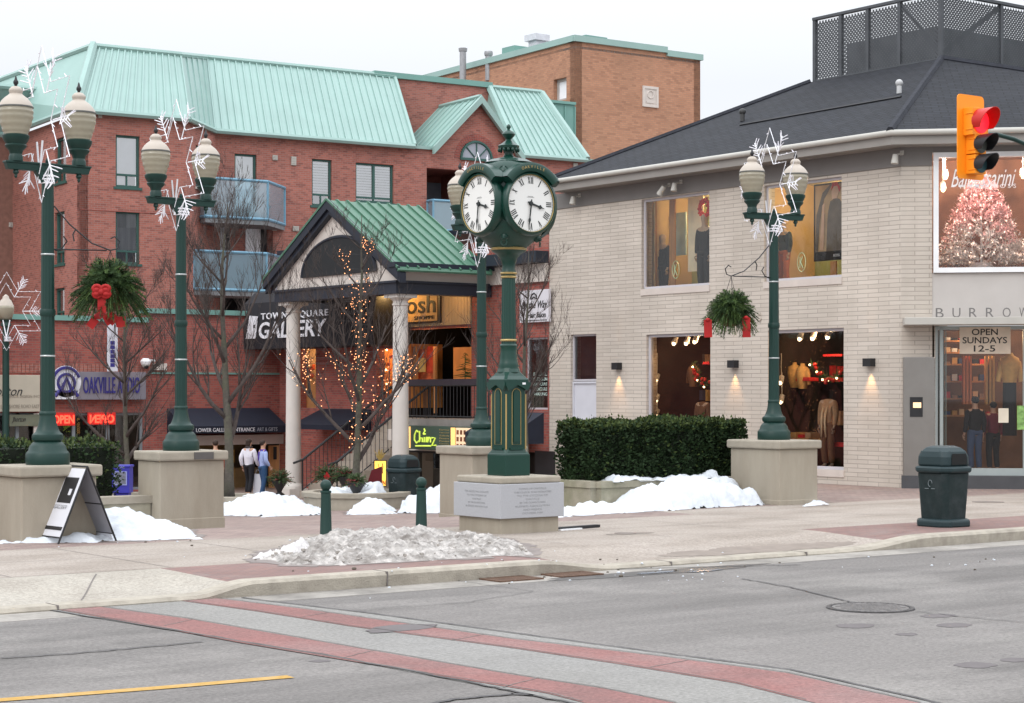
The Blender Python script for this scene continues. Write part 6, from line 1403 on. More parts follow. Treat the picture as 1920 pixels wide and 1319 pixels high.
# lower shop front right with the lit cafe sign
FC_ = Fac(XD-.02, YR, 0, -1)
LS = thing('lower_shopfront', 'dark glazed lower shop below the deck, with cream base', 'shopfront', (XD, 43, -1.1)); l0 = FC_.px(700, 880)[0]
q = (FC_.px(735, 880)[0], FC_.px(842, 880)[0], plaza_z(XD, 43)+.15, FC_.px(780, 845)[1])
mb = MB(); FC_.wall(mb, FC_.px(733,880)[0]-.2, -.35, -1.3, zd-.31, [q, (FC_.px(990,870)[0], FC_.px(1022,870)[0], -1.2, FC_.px(990,846)[1])], .25); mb.build('wall', cream_st, LS)
mb = MB(); FC_.frame(mb, q, .06, -.15, -.05); h = lerp(q[0], q[1], .45); FC_.box(mb, h-.03, h+.03, q[2], q[3], -.15, -.05); o = mb.build('frame', black_m, LS); mb = MB(); mb.quad(FC_.P(q[0],q[2],-.1), FC_.P(q[1],q[2],-.1), FC_.P(q[1],q[3],-.1), FC_.P(q[0],q[3],-.1)); mb.build('pane', glass_dk, o, recalc=False)
mb = MB(); FC_.box(mb, q[0]-.1, q[1]+1.9, q[2]-.3, q[3]+.3, -2.0, -1.9); mb.build('backing', dk_wall, LS); plight('shop_or_fill_lamp', FC_.P(lerp(q[0],q[1],.7), q[3]-.4, -1.0), 6, (1,.7,.4), .1)
mb = MB(); FC_.box(mb, FC_.px(988,870)[0], FC_.px(1024,870)[0], -1.2, FC_.px(990,846)[1], -.3, -.26); mb.build('dark_door', black_m, LS)
t, r = sign('cafe_sign', 'backlit dark green cafe sign with yellow-green Chimz script and glowing amber ends', FC_, 762, 798, 890, 842, .35, .25, M('cafe_green', (.05,.085,.065), .5, .05)); H_ = r[3]-r[2]; L_ = r[1]-r[0]
amb = EM('amber_glow', (1.,.55,.18), .95); lime = EM('lime_glow', (.60,.75,.10), .8)
for a, b in ((.005,.065), (.67,.73)): mb = MB(); FC_.box(mb, r[0]+L_*a, r[0]+L_*b, r[2]+.03, r[3]-.03, .351, .37); mb.build('amber_end', amb, t)
mb = MB(); FC_.box(mb, r[0]+L_*.74, r[1]-.02, r[2]+.03, r[3]-.03, .351, .36); mb.build('photo_panel', EM('photo_glow', (.75,.55,.35), .7), t); mb = MB()
for i in range(5):
    for j in range(3): FC_.box(mb, r[0]+L_*(.75+.05*i), r[0]+L_*(.78+.05*i), r[2]+H_*(.12+.28*j), r[2]+H_*(.3+.28*j), .361, .366)
mb.build('cups', M('cups_brown', (.25,.08,.03), .6, .4), t)
mb = MB(); bx = (r[0]+L_*.12, r[0]+L_*.46, r[2]+H_*.1, r[3]-H_*.05)
for pts in ([(.2,.75),(.12,.82),(.04,.6),(.03,.35),(.12,.2),(.22,.3)], [(.26,.8),(.26,.25),(.3,.45),(.38,.45),(.38,.25)], [(.47,.5),(.46,.25)], [(.55,.25),(.56,.5),(.62,.5),(.62,.27),(.68,.5),(.74,.48),(.74,.25)], [(.8,.48),(.95,.48),(.8,.1),(.98,.12)], [(.47,.62),(.44,.72),(.5,.8),(.46,.92)], [(.42,.66),(.52,.66)], [(.08,.05),(.75,.08)]): stroke(mb, FC_, pts, *bx, .365, .022)
mb.build('script', lime, t); mb = MB()
for i in range(7): put_text(mb, FC_, ('Espresso','Cappuccino','Salads','Desserts','Panini','Catering','Smoothies')[i], r[0]+L_*.5, r[0]+L_*.64, r[3]-H_*(.19+.115*i), r[3]-H_*(.12+.115*i), .351, .01)
mb.build('menu_words', M('menu_ochre', (.35,.28,.12), .6), t)
t, h0, h1, zf, zf2 = wedge('side_awning', 'navy sloped awning right of the cafe sign, behind the clock', FC_, 872, 962, 772, 832, 812, 1.0)
# open lantern sign on the stair corner
p = ond(713, 912, 50.0); t = thing('lit_open_sign', 'upright yellow lit sign reading OPEN on the low wall by the bin', 'sign', p); Fo = Fac(p.x, p.y, *RT)
zz0, zz1 = p.z, ond(713, 864, 50).z; yl = EM('yellow_glow', (1.,.60,.10), 1.3); mb = MB(); Fo.box(mb, -.16, .16, zz0, zz1, -.1, 0); mb.build('box', yl, t)
mb = MB(); Fo.frame(mb, (-.17,.17,zz0-.01,zz1+.01), .02, -.11, .01); Fo.box(mb, -.02, .02, zz0-.9, zz0-.01, -.07, -.03); mb.build('frame', black_m, t); mb = MB(); put_text(mb, Fo, 'OPEN', -.14, .14, zz0+.03, zz0+.15, .001, .008, bold=.03); mb.build('letters', M('red_letters', (.55,.04,.02), .5), t)
mb = MB(); stroke(mb, Fo, [(.3,.9),(.4,.6),(.35,.5),(.5,.3)], -.14, .14, zz0+.2, zz1-.03, .005, .008); stroke(mb, Fo, [(.7,.9),(.75,.7),(.7,.5),(.72,.3)], -.14, .14, zz0+.2, zz1-.03, .005, .012); mb.build('figures', M('brown_marks', (.25,.1,.02), .6), t)
p2 = ond(712, 850, 50); mb = MB(); random.seed(3)
for i in range(24): a = random.uniform(-1,1); mb.tube((p2.x, p2.y, zz1), Vector((p2.x, p2.y, zz1))+Vector((RT[0]*a*.16, RT[1]*a*.16, random.uniform(.1,.32))), .012, .006, 4)
mb.build('crown_wires', M('gold_wire', (.4,.28,.08), .5), t)
# burgundy chair-like thing and dark posts beside it
p = ond(693, 900, 49.5); t = thing('burgundy_board', 'burgundy folded sandwich board leaning beside the stairs', 'sandwich board', p); mb = MB(); Fb = Fac(p.x, p.y, *RT)
mb.extr([Fb.P(-.15,p.z-.35), Fb.P(.32,p.z-.35), Fb.P(.32,p.z+.35), Fb.P(.05,p.z+.25)], Vector((Fb.n[0],Fb.n[1],0))*-.1); mb.build('board', M('burgundy', (.12,.006,.012), .6), t)
# ================================================================== concrete plinths and planters
def plinth(label, c, sx, sy, z0, z1, cap=.16, over=.06, mats=None, foot=None):
    t = thing('concrete_plinth', label, 'plinth', (c[0], c[1], z0)); m1, m2 = mats or (plinth_m, plinth_cap); mb = MB()
    mb.box(c[0]-sx, c[0]+sx, c[1]-sy, c[1]+sy, z0-.1, z1-cap-.002); mb.build('body', m1, t, bevel=.018)
    mb = MB(); mb.box(c[0]-sx-over, c[0]+sx+over, c[1]-sy-over, c[1]+sy+over, z1-cap, z1); mb.build('cap', m2, t, bevel=.03)
    if foot: mb = MB(); mb.box(c[0]-sx-.012, c[0]+sx+.012, c[1]-sy-.012, c[1]+sy+.012, z0-.1, z0+foot); mb.build('footing', m1, t, bevel=.012)
    return t
pc = onz(1462, 948, 0); PR = Vector((pc.x+.50, pc.y+.66)); plinth('tall concrete plinth under the right lamp beside the hedge', PR, .50, .66, 0, 1.2, foot=.09)
pz2 = 2.1-275*32.3/FPX; p2c = ond(300, 1008, 31.6); P2 = Vector((p2c.x+.60, p2c.y+.42)); z2t = 2.1-(845-736)*32.3/FPX; plinth('concrete plinth with a small dark plaque under the second lamp from left', P2, .60, .42, plaza_z(P2.x, P2.y)-.05, z2t, foot=.42)
mb = MB(); mb.box(P2.x+.0, P2.x+.36, P2.y-.50, P2.y-.481, z2t-.14, z2t-.02)
bpy.data.objects['concrete_plinth.001']; _t = [o for o in bpy.data.objects if o.get('label', '').startswith('concrete plinth with a small')][0]; mb.build('plaque', M('plaque_dark', (.10,.09,.085), .6), _t)
p1c = ond(42, 1000, 26.4); P1 = Vector((p1c.x+.55, p1c.y+.42)); z1t = 2.1-(872-736)*26.9/FPX; plinth('big concrete plinth at the left edge behind the sandwich board', P1, .56, .42, 0, z1t, over=.07)
PB = ond(903, 960, 37.0); zbt = 2.1-(836-736)*37/FPX; PBz = plaza_z(PB.x, PB.y); 
pb0 = ond(843, 970, 36.6); PBc = Vector((PB.x, PB.y)); plinth('concrete plinth right behind the street clock, under the rear lamp', PBc, .62, .55, PBz-.1, zbt, foot=.25)
# planter walls
def lowwall(label, pts, z0f, z1, w, cap=True):
    t = thing('planter_wall', label, 'planter wall', (pts[0][0], pts[0][1], z1-.5)); mb = MB(); mc = MB()
    for a, b in zip(pts[:-1], pts[1:]):
        a = Vector(a); b = Vector(b); d = (b-a).normalized(); n_ = Vector((-d.y, d.x)); 
        def hx(m, w, za, zb, e): q = [a-d*e-n_*w, b+d*e-n_*w, b+d*e+n_*w, a-d*e+n_*w]; m.hexa([(p.x,p.y,za) for p in q]+[(p.x,p.y,zb) for p in q])
        hx(mb, w, z0f, z1-.12, 0); hx(mc, w+.03, z1-.118, z1, .03)
    mb.build('wall', planter_m, t); mc.build('coping', planter_m if not cap else plinth_cap, t); return t
HX0, HX1, HY = onz(1050, 0+963, 0).x, PR.x-.5, 26.9
a = ony(1062, 905, HY); HX0 = a.x+.7; HXR = ony(1399, 800, 27.1).x
lowwall('mossy low concrete planter wall under the hedge, partly buried in snow', [(HX0, 30.5), (HX0, HY), (HX1+1.2, HY)], -.3, a.z, .14, cap=False)
b = ony(245, 930, 29.3); lowwall('low concrete wall joining the left and second lamp plinths', [(P1.x-1, 29.3), (P2.x-.62, 29.3)], -.4, b.z, .16)
# round tree planters in the middle
def ringplanter(label, c, r, z0, z1, n=28, sq=.55):
    t = thing('tree_planter', label, 'planter', (c[0], c[1], z0)); mb = MB(); mb.lathe([(r, -.2),(r, z1-z0-.12),(r+.05, z1-z0-.11),(r+.06, z1-z0-.01),(r-.02, z1-z0),(r-.22, z1-z0),(r-.24, z1-z0-.1)], (c[0], c[1], z0), n); mb.build('rim', plinth_cap, t, smooth=50)
    mb = MB(); mb.lathe([(.01, 0), (r-.2, 0)], (c[0], c[1], z1-.09), n); mb.build('soil', M('soil', (.07,.05,.035), .95, .3, 8) if 'soil' not in MATS else MATS['soil'], t); return t
g = lambda p: plaza_z(p[0], p[1])
TPc = ond(668, 940, 45.3); ringplanter('low curved concrete planter round the tree with fairy lights', TPc, 1.25, g(TPc), g(TPc)+.42)
TPl = ond(430, 945, 44.5); ringplanter('round concrete planter under the big bare tree, ringed with snow', TPl, .95, g(TPl), g(TPl)+.40)
TPr = ond(985, 930, 42.5); ringplanter('concrete planter behind the clock with a bare tree', TPr, .95, g(TPr), g(TPr)+.5)
TPf = ond(240, 905, 47.5); ringplanter('round planter far left with a bare tree', TPf, .9, g(TPf), g(TPf)+.4)
# ================================================================== snow heaps
sl = []
base0 = lambda x, y: walk_z(x, y)
def snow(label, poly, hf, **k):
    k.setdefault('base', base0)
    if k['base'] is base0:
        cx_ = sum(p[0] for p in poly)/len(poly); cy_ = sum(p[1] for p in poly)/len(poly); q_ = []
        for p in poly: d_ = hypot(p[0]-cx_, p[1]-cy_); q_.append((cx_+(p[0]-cx_)*(1+.16/d_), cy_+(p[1]-cy_)*(1+.12/d_)))
        tag(heap('damp_patch', q_, lambda x, y: 0, lambda x, y: walk_z(x, y)+.004, damp_m, dip=0, step=.08, fine=0, edge=.45, seed=k.get('seed', 0)+40), 'damp paving around the snow', None, None, 'structure')
    o = heap('snow_pile', poly, hf, k.pop('base'), k.pop('m', snow_m), **k); tag(o, label, 'snow pile'); sl.append(o); return o
A1 = onz(1052, 971, 0); A2 = onz(1438, 947, 0)
hb_ = a.z
def hf_r(x, y):
    t = (x-HX0)/(HX1-HX0); return .34+.30*sm((t-.35)/.25)*1.0 if y > 25.2 else .30
snow('big bank of white snow in front of the hedge, right of the clock', [(A1.x-.5, A1.y), (A1.x+1.5, A1.y+.25), (A2.x, A2.y), (PR.x-.5, 26.3), (PR.x-.5, 26.88), (HX0-.8, 26.86)],
     lambda x, y: (.25+.75*sm((x-HX0+.1)/.9))*(.40+.24*sm((x-HX0-2.0)/1.2))*(.55+.6*sm((y-24.6)/2)), step=.045, rise=.26, seed=2, lump=.35, fine=.10, ff=4, edge=.45)
snow('snow cap lying on the hedge planter coping', [(HX0+.3, HY-.2), (HX1, HY-.2), (HX1, HY+.45), (HX0+.3, HY+.3)], lambda x, y: .10+.12*sm((x-HX0-2)/1.5), base=lambda x, y: a.z-.01, step=.05, rise=.1, seed=4, lump=.8, edge=.25)
S1 = onz(0, 1019, 0); S2 = onz(180, 1018, 0); S3 = onz(383, 1010, 0)
snow('low snow drift along the left plinth behind the sandwich board', [(S1.x-2, S1.y-.2), (S1.x, S1.y), (S2.x, S2.y), (P1.x+.75, P1.y-.4), (P1.x+.6, P1.y-.35), (P1.x-3, P1.y-.35)], lambda x, y: .16+.14*sm((P1.x-.3-x)/.6), step=.045, rise=.22, seed=5, fine=.04, edge=.2)
snow('mound of snow between the sandwich board and the second lamp plinth', [(S2.x+.15, S2.y+.05), (S3.x-.1, S3.y), (S3.x+.2, S3.y+.6), (P2.x-.62, P2.y-.45), (P2.x-.6, P2.y+.3), (P1.x+.62, 29.1), (P1.x+.6, P1.y)], lambda x, y: .10+.27*exp(-((x-S2.x-.75)**2/1.6+(y-27.6)**2/4.)), step=.045, rise=.22, seed=6, lump=.35, fine=.10, ff=4, edge=.35)
def spoly(l, u): return [tuple(atz(px, py, -.62)[:2]) for px, py in l]
snow('snow bank round the big bare tree planter in the plaza', [tuple(ond(px, 950, D)[:2]) for px, D in ((395,44.2),(430,41.9),(500,41.2),(598,41.6),(605,43.5),(560,45.5),(480,46.5),(395,46.2))], lambda x, y: .21+.10*exp(-((x-TPl.x)**2+(y-TPl.y+1)**2)/1.2), step=.05, rise=.2, seed=7, lump=.5, fine=.12, ff=4, edge=.5)
snow('small snow heap at the foot of the fairy light tree planter', [tuple(ond(px, 950, D)[:2]) for px, D in ((652,41.4),(735,41.2),(742,43.2),(690,44.2),(660,43.5))], lambda x, y: .25, step=.05, rise=.2, seed=8, lump=.5, fine=.12, ff=4, edge=.45)
snow('snow bank right of the rear bin, running behind the clock', [tuple(ond(px, 950, D)[:2]) for px, D in ((748,41.8),(850,41.0),(900,42.),(860,45.),(790,45.5),(755,43.5))], lambda x, y: .38, step=.05, rise=.25, seed=9, lump=.45, fine=.12, ff=4, edge=.45)
snow('thin snow rim on the fairy light tree planter', [tuple(ond(px, 950, D)[:2]) for px, D in ((595,44.5),(700,44.2),(725,45.),(690,46.),(640,46.3))], lambda x, y: .10+.12*exp(-(x-TPc.x-.6)**2*2), base=lambda x, y: g(TPc)+.38, step=.05, rise=.12, seed=10, lump=.9, edge=.4)
snow('tiny snow scrap right of the right lamp plinth', [tuple(onz(px, py, 0)[:2]) for px, py in ((1508,950),(1550,948),(1545,942),(1512,943))], lambda x, y: .05, step=.04, rise=.1, seed=11)
D1 = [onz(px, py, 0) for px, py in ((478,1050),(540,1060),(640,1060),(800,1052),(990,1040),(1000,1030),(940,1012),(800,1003),(600,1006),(520,1030))]
snow('long crusty heap of dirty grey snow on the kerb in front of the bollards', [(p.x, p.y) for p in D1], lambda x, y: .115, m=dsnow_m, step=.032, rise=.35, seed=12, lump=.6, fine=.07, ff=9, edge=.25, lf=2.0)
random.seed(12); c0_ = onz(520, 1045, 0)
snow('scrap of cleaner white snow at the left tip of the dirty heap', [(c0_.x-.45, c0_.y-.05), (c0_.x+.3, c0_.y-.1), (c0_.x+.9, c0_.y+.45), (c0_.x+1.0, c0_.y+.8), (c0_.x+.5, c0_.y+.55)], lambda x, y: .14+.2*sm((x-c0_.x)/.9), m=M('greyish_snow', (.62,.59,.58), .8, .2, 14, bump=.8, bscale=50), step=.035, rise=.2, seed=13, fine=.09, ff=9, edge=.2)
random.seed(41); mb = MB(); k_ = [(p.x, p.y) for p in D1]
for i in range(240):
    p_ = D1[random.randrange(10)].lerp(D1[random.randrange(10)], random.random()); d_ = inside_d(p_.x, p_.y, k_)
    if d_ < .03: continue
    r_ = random.uniform(.010, .032); mb.ball((p_.x, p_.y, .075*(1-exp(-d_/.35))*1.3+r_*.3+random.uniform(0,.03)), r_, 5, 3, (random.uniform(.7,1.4), random.uniform(.7,1.4), random.uniform(.5,1)))
mb.build('ice_chunks', M('ice_chunk', (.36,.33,.30), .5, .45, 9), [o for o in sl if 'crusty' in o['label']][0])
# ================================================================== street clock
ck = M('clock_green', (.005,.040,.028), .33, .06, 3, spec=.4, coat=.12); gold = M('gold_paint', (.42,.30,.12), .4, .1, 10, metal=.4); dial_m = M('dial_white', (.78,.77,.74), .4, .02, 2); num_m = M('numeral_black', (.02,.025,.025), .5)
KC = onz(938, 1003, 0); KX, KY = KC.x+.60, KC.y+.60
t = thing('clock_pedestal', 'low granite pedestal with engraved lines carrying the street clock', 'pedestal', (KX, KY, 0)); zp = .84
mb = MB(); mb.box(KX-.54, KX+.54, KY-.54, KY+.54, -.05, .225); mb.build('footing', plinth_m, t, bevel=.01)
mb = MB(); mb.box(KX-.60, KX+.60, KY-.60, KY+.60, .228, zp-.102); mb.build('granite_block', granite_m, t, bevel=.008)
mb = MB(); mb.box(KX-.57, KX+.57, KY-.57, KY+.57, zp-.10, zp); mb.build('cap', plinth_cap, t, bevel=.025)
eng = M('engraving', (.30,.30,.31), .8); mb = MB(); f = Fac(KX-.6, KY-.6, 1, 0); L_ = ['TOWN OF OAKVILLE','THIS CLOCK WAS DONATED','TO THE CITIZENS OF','OAKVILLE','BY THE DOWNTOWN','BUSINESS ASSOCIATION','AND FRIENDS','OCTOBER 1989']
for i, s in enumerate(L_): w_ = .016*len(s); put_text(mb, f, s, .60-w_, .60+w_, zp-.19-.052*i, zp-.162-.052*i, .0005, .002)
mb.build('engraving', eng, t); mb = MB(); f = Fac(KX-.6, KY+.6, 0, -1)
for i, s in enumerate(L_[1:6]): w_ = .014*len(s); put_text(mb, f, s, .60-w_, .60+w_, zp-.24-.055*i, zp-.214-.055*i, .0005, .002)
mb.build('engraving', eng, t)
CK = thing('street_clock', 'dark green four faced street clock on a fluted post, gold trimmed, OAKVILLE on its crest', 'street clock', (KX, KY, zp))
zz = lambda py: EYE-(py-736)*(28.62/FPX)      # height of a photo row at the clock's depth
B = (KX, KY, 0); q4 = pi/4
mb = MB(); s_ = .232; mb.box(KX-s_, KX+s_, KY-s_, KY+s_, zp, zz(853)); mb.hexa([(KX-s_,KY-s_,zz(853)),(KX+s_,KY-s_,zz(853)),(KX+s_,KY+s_,zz(853)),(KX-s_,KY+s_,zz(853)),(KX-s_+.04,KY-s_+.04,zz(846)),(KX+s_-.04,KY-s_+.04,zz(846)),(KX+s_-.04,KY+s_-.04,zz(846)),(KX-s_+.04,KY+s_-.04,zz(846))]); mb.build('plinth', ck, CK, bevel=.008)
zb_, zt_ = zz(850), zz(722); b_ = .195; c_ = .035      # chamfered square box
def octa(h, c): return [(-h+c,-h),(h-c,-h),(h,-h+c),(h,h-c),(h-c,h),(-h+c,h),(-h,h-c),(-h,-h+c)]
def loft(mb, secs):
    n = len(secs[0][1]); vs = []; 
    for z, pts in secs: vs += [(KX+p[0], KY+p[1], z) for p in pts]
    fs = [tuple(range(n-1,-1,-1)), tuple(range(n*(len(secs)-1), n*len(secs)))]
    for j in range(len(secs)-1):
        for i in range(n): fs.append((j*n+i, j*n+(i+1)%n, (j+1)*n+(i+1)%n, (j+1)*n+i))
    mb.add(vs, fs)
mb = MB(); loft(mb, [(zb_, octa(b_+.02, c_)), (zb_+.06, octa(b_, c_)), (zt_, octa(b_, c_)), (zt_+.03, octa(b_+.04, c_)), (zz(712), octa(b_+.04, c_)), (zz(705), octa(b_-.01, c_)), (zz(698), octa(.155, .06)), (zz(690), octa(.135, .05))])
mb.build('pillar_box', ck, CK, bevel=.006)
mb = MB(); md = MB()
for hx, hy in ((1,0),(0,-1),(-1,0),(0,1)):
    f = Fac(KX-hx*0+hy*b_, KY-hx*b_, hx, hy); f = Fac(KX+f.n[0]*b_, KY+f.n[1]*b_, hx, hy)
    # arched panel outline in gold with raised inner panel, gable tops
    z0, z1 = zb_+.13, zt_-.14; w = .082
    arc = [(w*cos(pi*i/12), z1+w*sin(pi*i/12)) for i in range(13)]
    f2 = [(-w, z0)]+[(-x_, z_) for x_, z_ in arc][0:0]
    outline = [(w, z0)]+arc+[(-w, z0)]
    mb.path([f.P(p[0], p[1], .004) for p in outline], .006, 4, closed=True)
    md.extr([f.P(p[0]*.72, z0+.04+(p[1]-z0)*.93, .0) for p in outline], Vector((f.n[0], f.n[1], 0))*.014)
    md.extr([f.P(x_, z_, .0) for x_, z_ in ((-.23,zt_+.0),(-.18,zt_-.085),(.0,zt_+.0),(.18,zt_-.085),(.23,zt_+.0),(.23,zt_+.04),(-.23,zt_+.04))], Vector((f.n[0], f.n[1], 0))*.05)
    f.box(md, -.125, .125, z0-.08, z0-.05, 0, .02)
mb.build('gold_outline', gold, CK); md.build('panel', ck, CK)
mb = MB(); fgold = .30
for sx, sy in ((-1,-1),(1,-1),(-1,1),(1,1)): mb = MB(); mb.tube((KX+sx*(b_-.012), KY+sy*(b_-.012), zb_+.06), (KX+sx*(b_-.012), KY+sy*(b_-.012), zt_-.14), .013, .013, 6); mb.build('gold_corner', gold, CK)
mb = MB(); mb.lathe([(.16,zz(703)),(.175,zz(698)),(.16,zz(693)),(.15,zz(690)),(.16,zz(686)),(.14,zz(680)),(.135,zz(672)),(.125,zz(660)),(.125,zz(652)),(.135,zz(648)),(.12,zz(645))], B, 32); mb.build('shaft_foot', ck, CK, smooth=40)
mb = MB(); mb.lathe([(.112,zz(646)),(.110,zz(600)),(.102,zz(518))], B, 64, flute=16, fl=.09); mb.build('fluted_shaft', ck, CK, smooth=50)
mb = MB(); mb.lathe([(.122,zz(640)),(.13,zz(638)),(.122,zz(636))], B, 28); mb.lathe([(.115,zz(521)),(.125,zz(519)),(.115,zz(517))], B, 28); mb.lathe([(.125,zz(514)),(.135,zz(512)),(.125,zz(510))], B, 28); mb.lathe([(.27,zz(469)),(.285,zz(467)),(.27,zz(464))], B, 36); mb.build('gold_ring', gold, CK, smooth=50)
mb = MB(); mb.lathe([(.10,zz(519)),(.118,zz(514)),(.112,zz(508)),(.10,zz(504)),(.105,zz(494)),(.13,zz(484)),(.19,zz(476)),(.26,zz(471)),(.275,zz(468)),(.26,zz(465))], B, 36); mb.build('capital', ck, CK, smooth=50)
# head
cz = zz(385.5); Rr = .485; Dd = .575
mb = MB(); mb.lathe([(.24,zz(468)),(.27,zz(462)),(.36,zz(452)),(.46,zz(440)),(.50,zz(425)),(.50,zz(345)),(.47,zz(320)),(.38,zz(306)),(.26,zz(298)),(.12,zz(294))], B, 40, sq=2.6); 
for axis in ((1,0),(0,1)):
    a = Vector((KX-axis[0]*(Dd-.06), KY-axis[1]*(Dd-.06), cz)); b = Vector((KX+axis[0]*(Dd-.06), KY+axis[1]*(Dd-.06), cz)); mb.tube(a, b, Rr-.035, Rr-.035, 48)
mb.build('head_housing', ck, CK, smooth=40)
def ringprof(mb, f, prof, n=48, a0=0, a1=2*pi, mi=None):
    """revolve (radius, depth) profile about a dial axis"""
    vs = []; fs = []; m = len(prof); full = abs(a1-a0-2*pi) < 1e-6; k = n if full else n+1
    for i in range(k):
        a = a0+(a1-a0)*i/n
        for r, d in prof: vs.append(f.P(cos(a)*r, cz+sin(a)*r, d))
    for i in range(n):
        j = (i+1) % k
        for q in range(m-1): fs.append((i*m+q, j*m+q, j*m+q+1, i*m+q+1))
    mb.add(vs, fs)
for hx, hy in ((1,0),(0,-1),(-1,0),(0,1)):
    f = Fac(0, 0, hx, hy); f = Fac(KX+f.n[0]*Dd, KY+f.n[1]*Dd, hx, hy)
    mb = MB(); ringprof(mb, f, [(Rr-.04,-.12),(Rr,-.10),(Rr,-.04),(Rr-.02,.0),(Rr-.045,.015),(Rr-.055,-.01),(Rr-.062,-.03)]); rim = mb.build('rim', ck, CK, smooth=60)
    mb = MB(); ringprof(mb, f, [(Rr-.052,-.004),(Rr-.058,.002),(Rr-.064,-.012)]); mb.build('gold_edge', gold, rim, smooth=60)
    mb = MB(); mb.quad(*[f.P(cos(2*pi*i/64)*(Rr-.058), cz+sin(2*pi*i/64)*(Rr-.058), -.028) for i in range(64)]); dl = mb.build('dial', dial_m, CK, recalc=False)
    mb = MB(); r0, r1 = .295, .395
    def bar(a, t0, t1, w, r0=r0, r1=r1):
        # radial stroke: tangential offsets t0 (outer) -> t1 (inner)
        c, s = cos(a), sin(a); P_ = lambda r, t: (c*r-s*t, s*r+c*t)
        o0 = P_(r1, t0-w); o1 = P_(r1, t0+w); i1 = P_(r0, t1+w); i0 = P_(r0, t1-w)
        mb.extr([f.P(p[0], cz+p[1], -.0275) for p in (o0, o1, i1, i0)], Vector((f.n[0], f.n[1], 0))*.003)
    NUM = {12:'XII',1:'I',2:'II',3:'III',4:'IIII',5:'V',6:'VI',7:'VII',8:'VIII',9:'IX',10:'X',11:'XI'}
    for hh_, s in NUM.items():
        a = pi/2-2*pi*hh_/12; wd = {'I':.028,'V':.052,'X':.056}; tot = sum(wd[c] for c in s); tt = tot/2
        for ch in s:
            w_ = wd[ch]; tc = tt-w_/2; tt -= w_
            if ch == 'I': bar(a, tc, tc, .0075)
            elif ch == 'V': bar(a, tc+.016, tc, .0075); bar(a, tc-.016, tc, .003)
            else: bar(a, tc+.016, tc-.016, .0075); bar(a, tc-.016, tc+.016, .003)
    for i in range(60):
        a = 2*pi*i/60; bar(a, 0, 0, .0018 if i % 5 else .004, .402, .415)
    put_text(mb, f, 'VERDIN', -.06, .06, cz+.085, cz+.098, -.0278, .002) if False else None
    f.box(mb, -.07, .07, cz+.088, cz+.092, -.0278, -.0262); f.box(mb, -.05, .05, cz+.102, cz+.107, -.0278, -.0262)
    mb.build('numerals', num_m, dl)
    mb = MB()
    def hand(ang, L, w, d, sp_):
        c, s = cos(ang), sin(ang); P_ = lambda r, t: f.P(c*r-s*t, cz+s*r+c*t, d); e = Vector((f.n[0], f.n[1], 0))*.006
        mb.extr([P_(-.06,w*.7), P_(0,w), P_(L*.55,w*.75), P_(L*.66,w*sp_), P_(L*.78,w*.6), P_(L,0), P_(L*.78,-w*.6), P_(L*.66,-w*sp_), P_(L*.55,-w*.75), P_(0,-w), P_(-.06,-w*.7)], e)
    hand(radians(90-(3+31/60)*30), .27, .016, -.015, 2.2); hand(radians(90-31*6-1), .385, .012, -.007, 1.8); 
    mb.tube(f.P(0, cz, -.02), f.P(0, cz, .005), .035, .03, 16); mb.build('hands', num_m, dl)
    # arched crest over the dial with lettering
    mb = MB(); a0, a1 = radians(38), radians(142)
    ringprof(mb, f, [(Rr-.01,-.16),(Rr-.01,.03),(Rr+.025,.045),(Rr+.10,.045),(Rr+.125,.03),(Rr+.125,-.16),(Rr-.01,-.16)], 24, a0, a1)
    for aa in (a0, a1): c, s = cos(aa), sin(aa); mb.quad(f.P(c*(Rr-.01), cz+s*(Rr-.01), -.16), f.P(c*(Rr-.01), cz+s*(Rr-.01), .03), f.P(c*(Rr+.10), cz+s*(Rr+.10), .045), f.P(c*(Rr+.125), cz+s*(Rr+.125), -.16))
    cr = mb.build('crest', ck, CK, smooth=40)
    mb = MB()
    for i, ch in enumerate('OAKVILLE'):
        vs, fs = text_verts(ch, bold=.01); aa = radians(90+21-6*i); c, s = cos(aa), sin(aa); sc_ = .062; ax_ = (min(v.x for v in vs)+max(v.x for v in vs))/2
        pts = [(c*(Rr+.038+v.y*sc_)+s*(v.x-ax_)*sc_, s*(Rr+.038+v.y*sc_)-c*(v.x-ax_)*sc_) for v in vs]; mb.add([f.P(p[0], cz+p[1], .0475) for p in pts], fs)
    mb.build('lettering', gold, cr, recalc=False)
# corner brackets / scroll ornaments between crests and below
for sx, sy in ((-1,-1),(1,-1),(-1,1),(1,1)):
    d = Vector((sx, sy, 0)).normalized(); c = Vector((KX, KY, 0))+d*.47; mb = MB()
    z = zz(328); mb.ball((c.x, c.y, z), .075, 12, 8, (1,1,1.25)); mb.ball((c.x+d.x*.03, c.y+d.y*.03, z-.02), .045, 8, 6)
    tq = Vector((-d.y, d.x, 0))
    for s in (-1, 1): mb.path([Vector((c.x,c.y,z+.09))+tq*s*(.02+.05*k/6*1.2)+d*.02+Vector((0,0,-.02*k*k/8)) for k in range(7)], .018, 5); mb.path([Vector((c.x,c.y,z-.04))+d*.05+tq*s*(.055*sin(k*.8))+Vector((0,0,-.05*cos(k*.8)+.02)) for k in range(7)], .012, 5)
    mb.build('scroll_ornament', ck, CK, smooth=60)
    c = Vector((KX, KY, 0))+d*.43; mb = MB(); z = zz(449); mb.ball((c.x, c.y, z+.02), .06, 10, 8, (1,1,1.1)); mb.ball((c.x+d.x*.05, c.y+d.y*.05, z), .03, 8, 6); mb.path([Vector((c.x, c.y, z-.07))+d*.05+tq*(.045*cos(2*pi*k/14))+Vector((0,0,.045*sin(2*pi*k/14)-.0)) for k in range(14)], .009, 5, closed=True); mb.build('lion_mask', ck, CK, smooth=60)
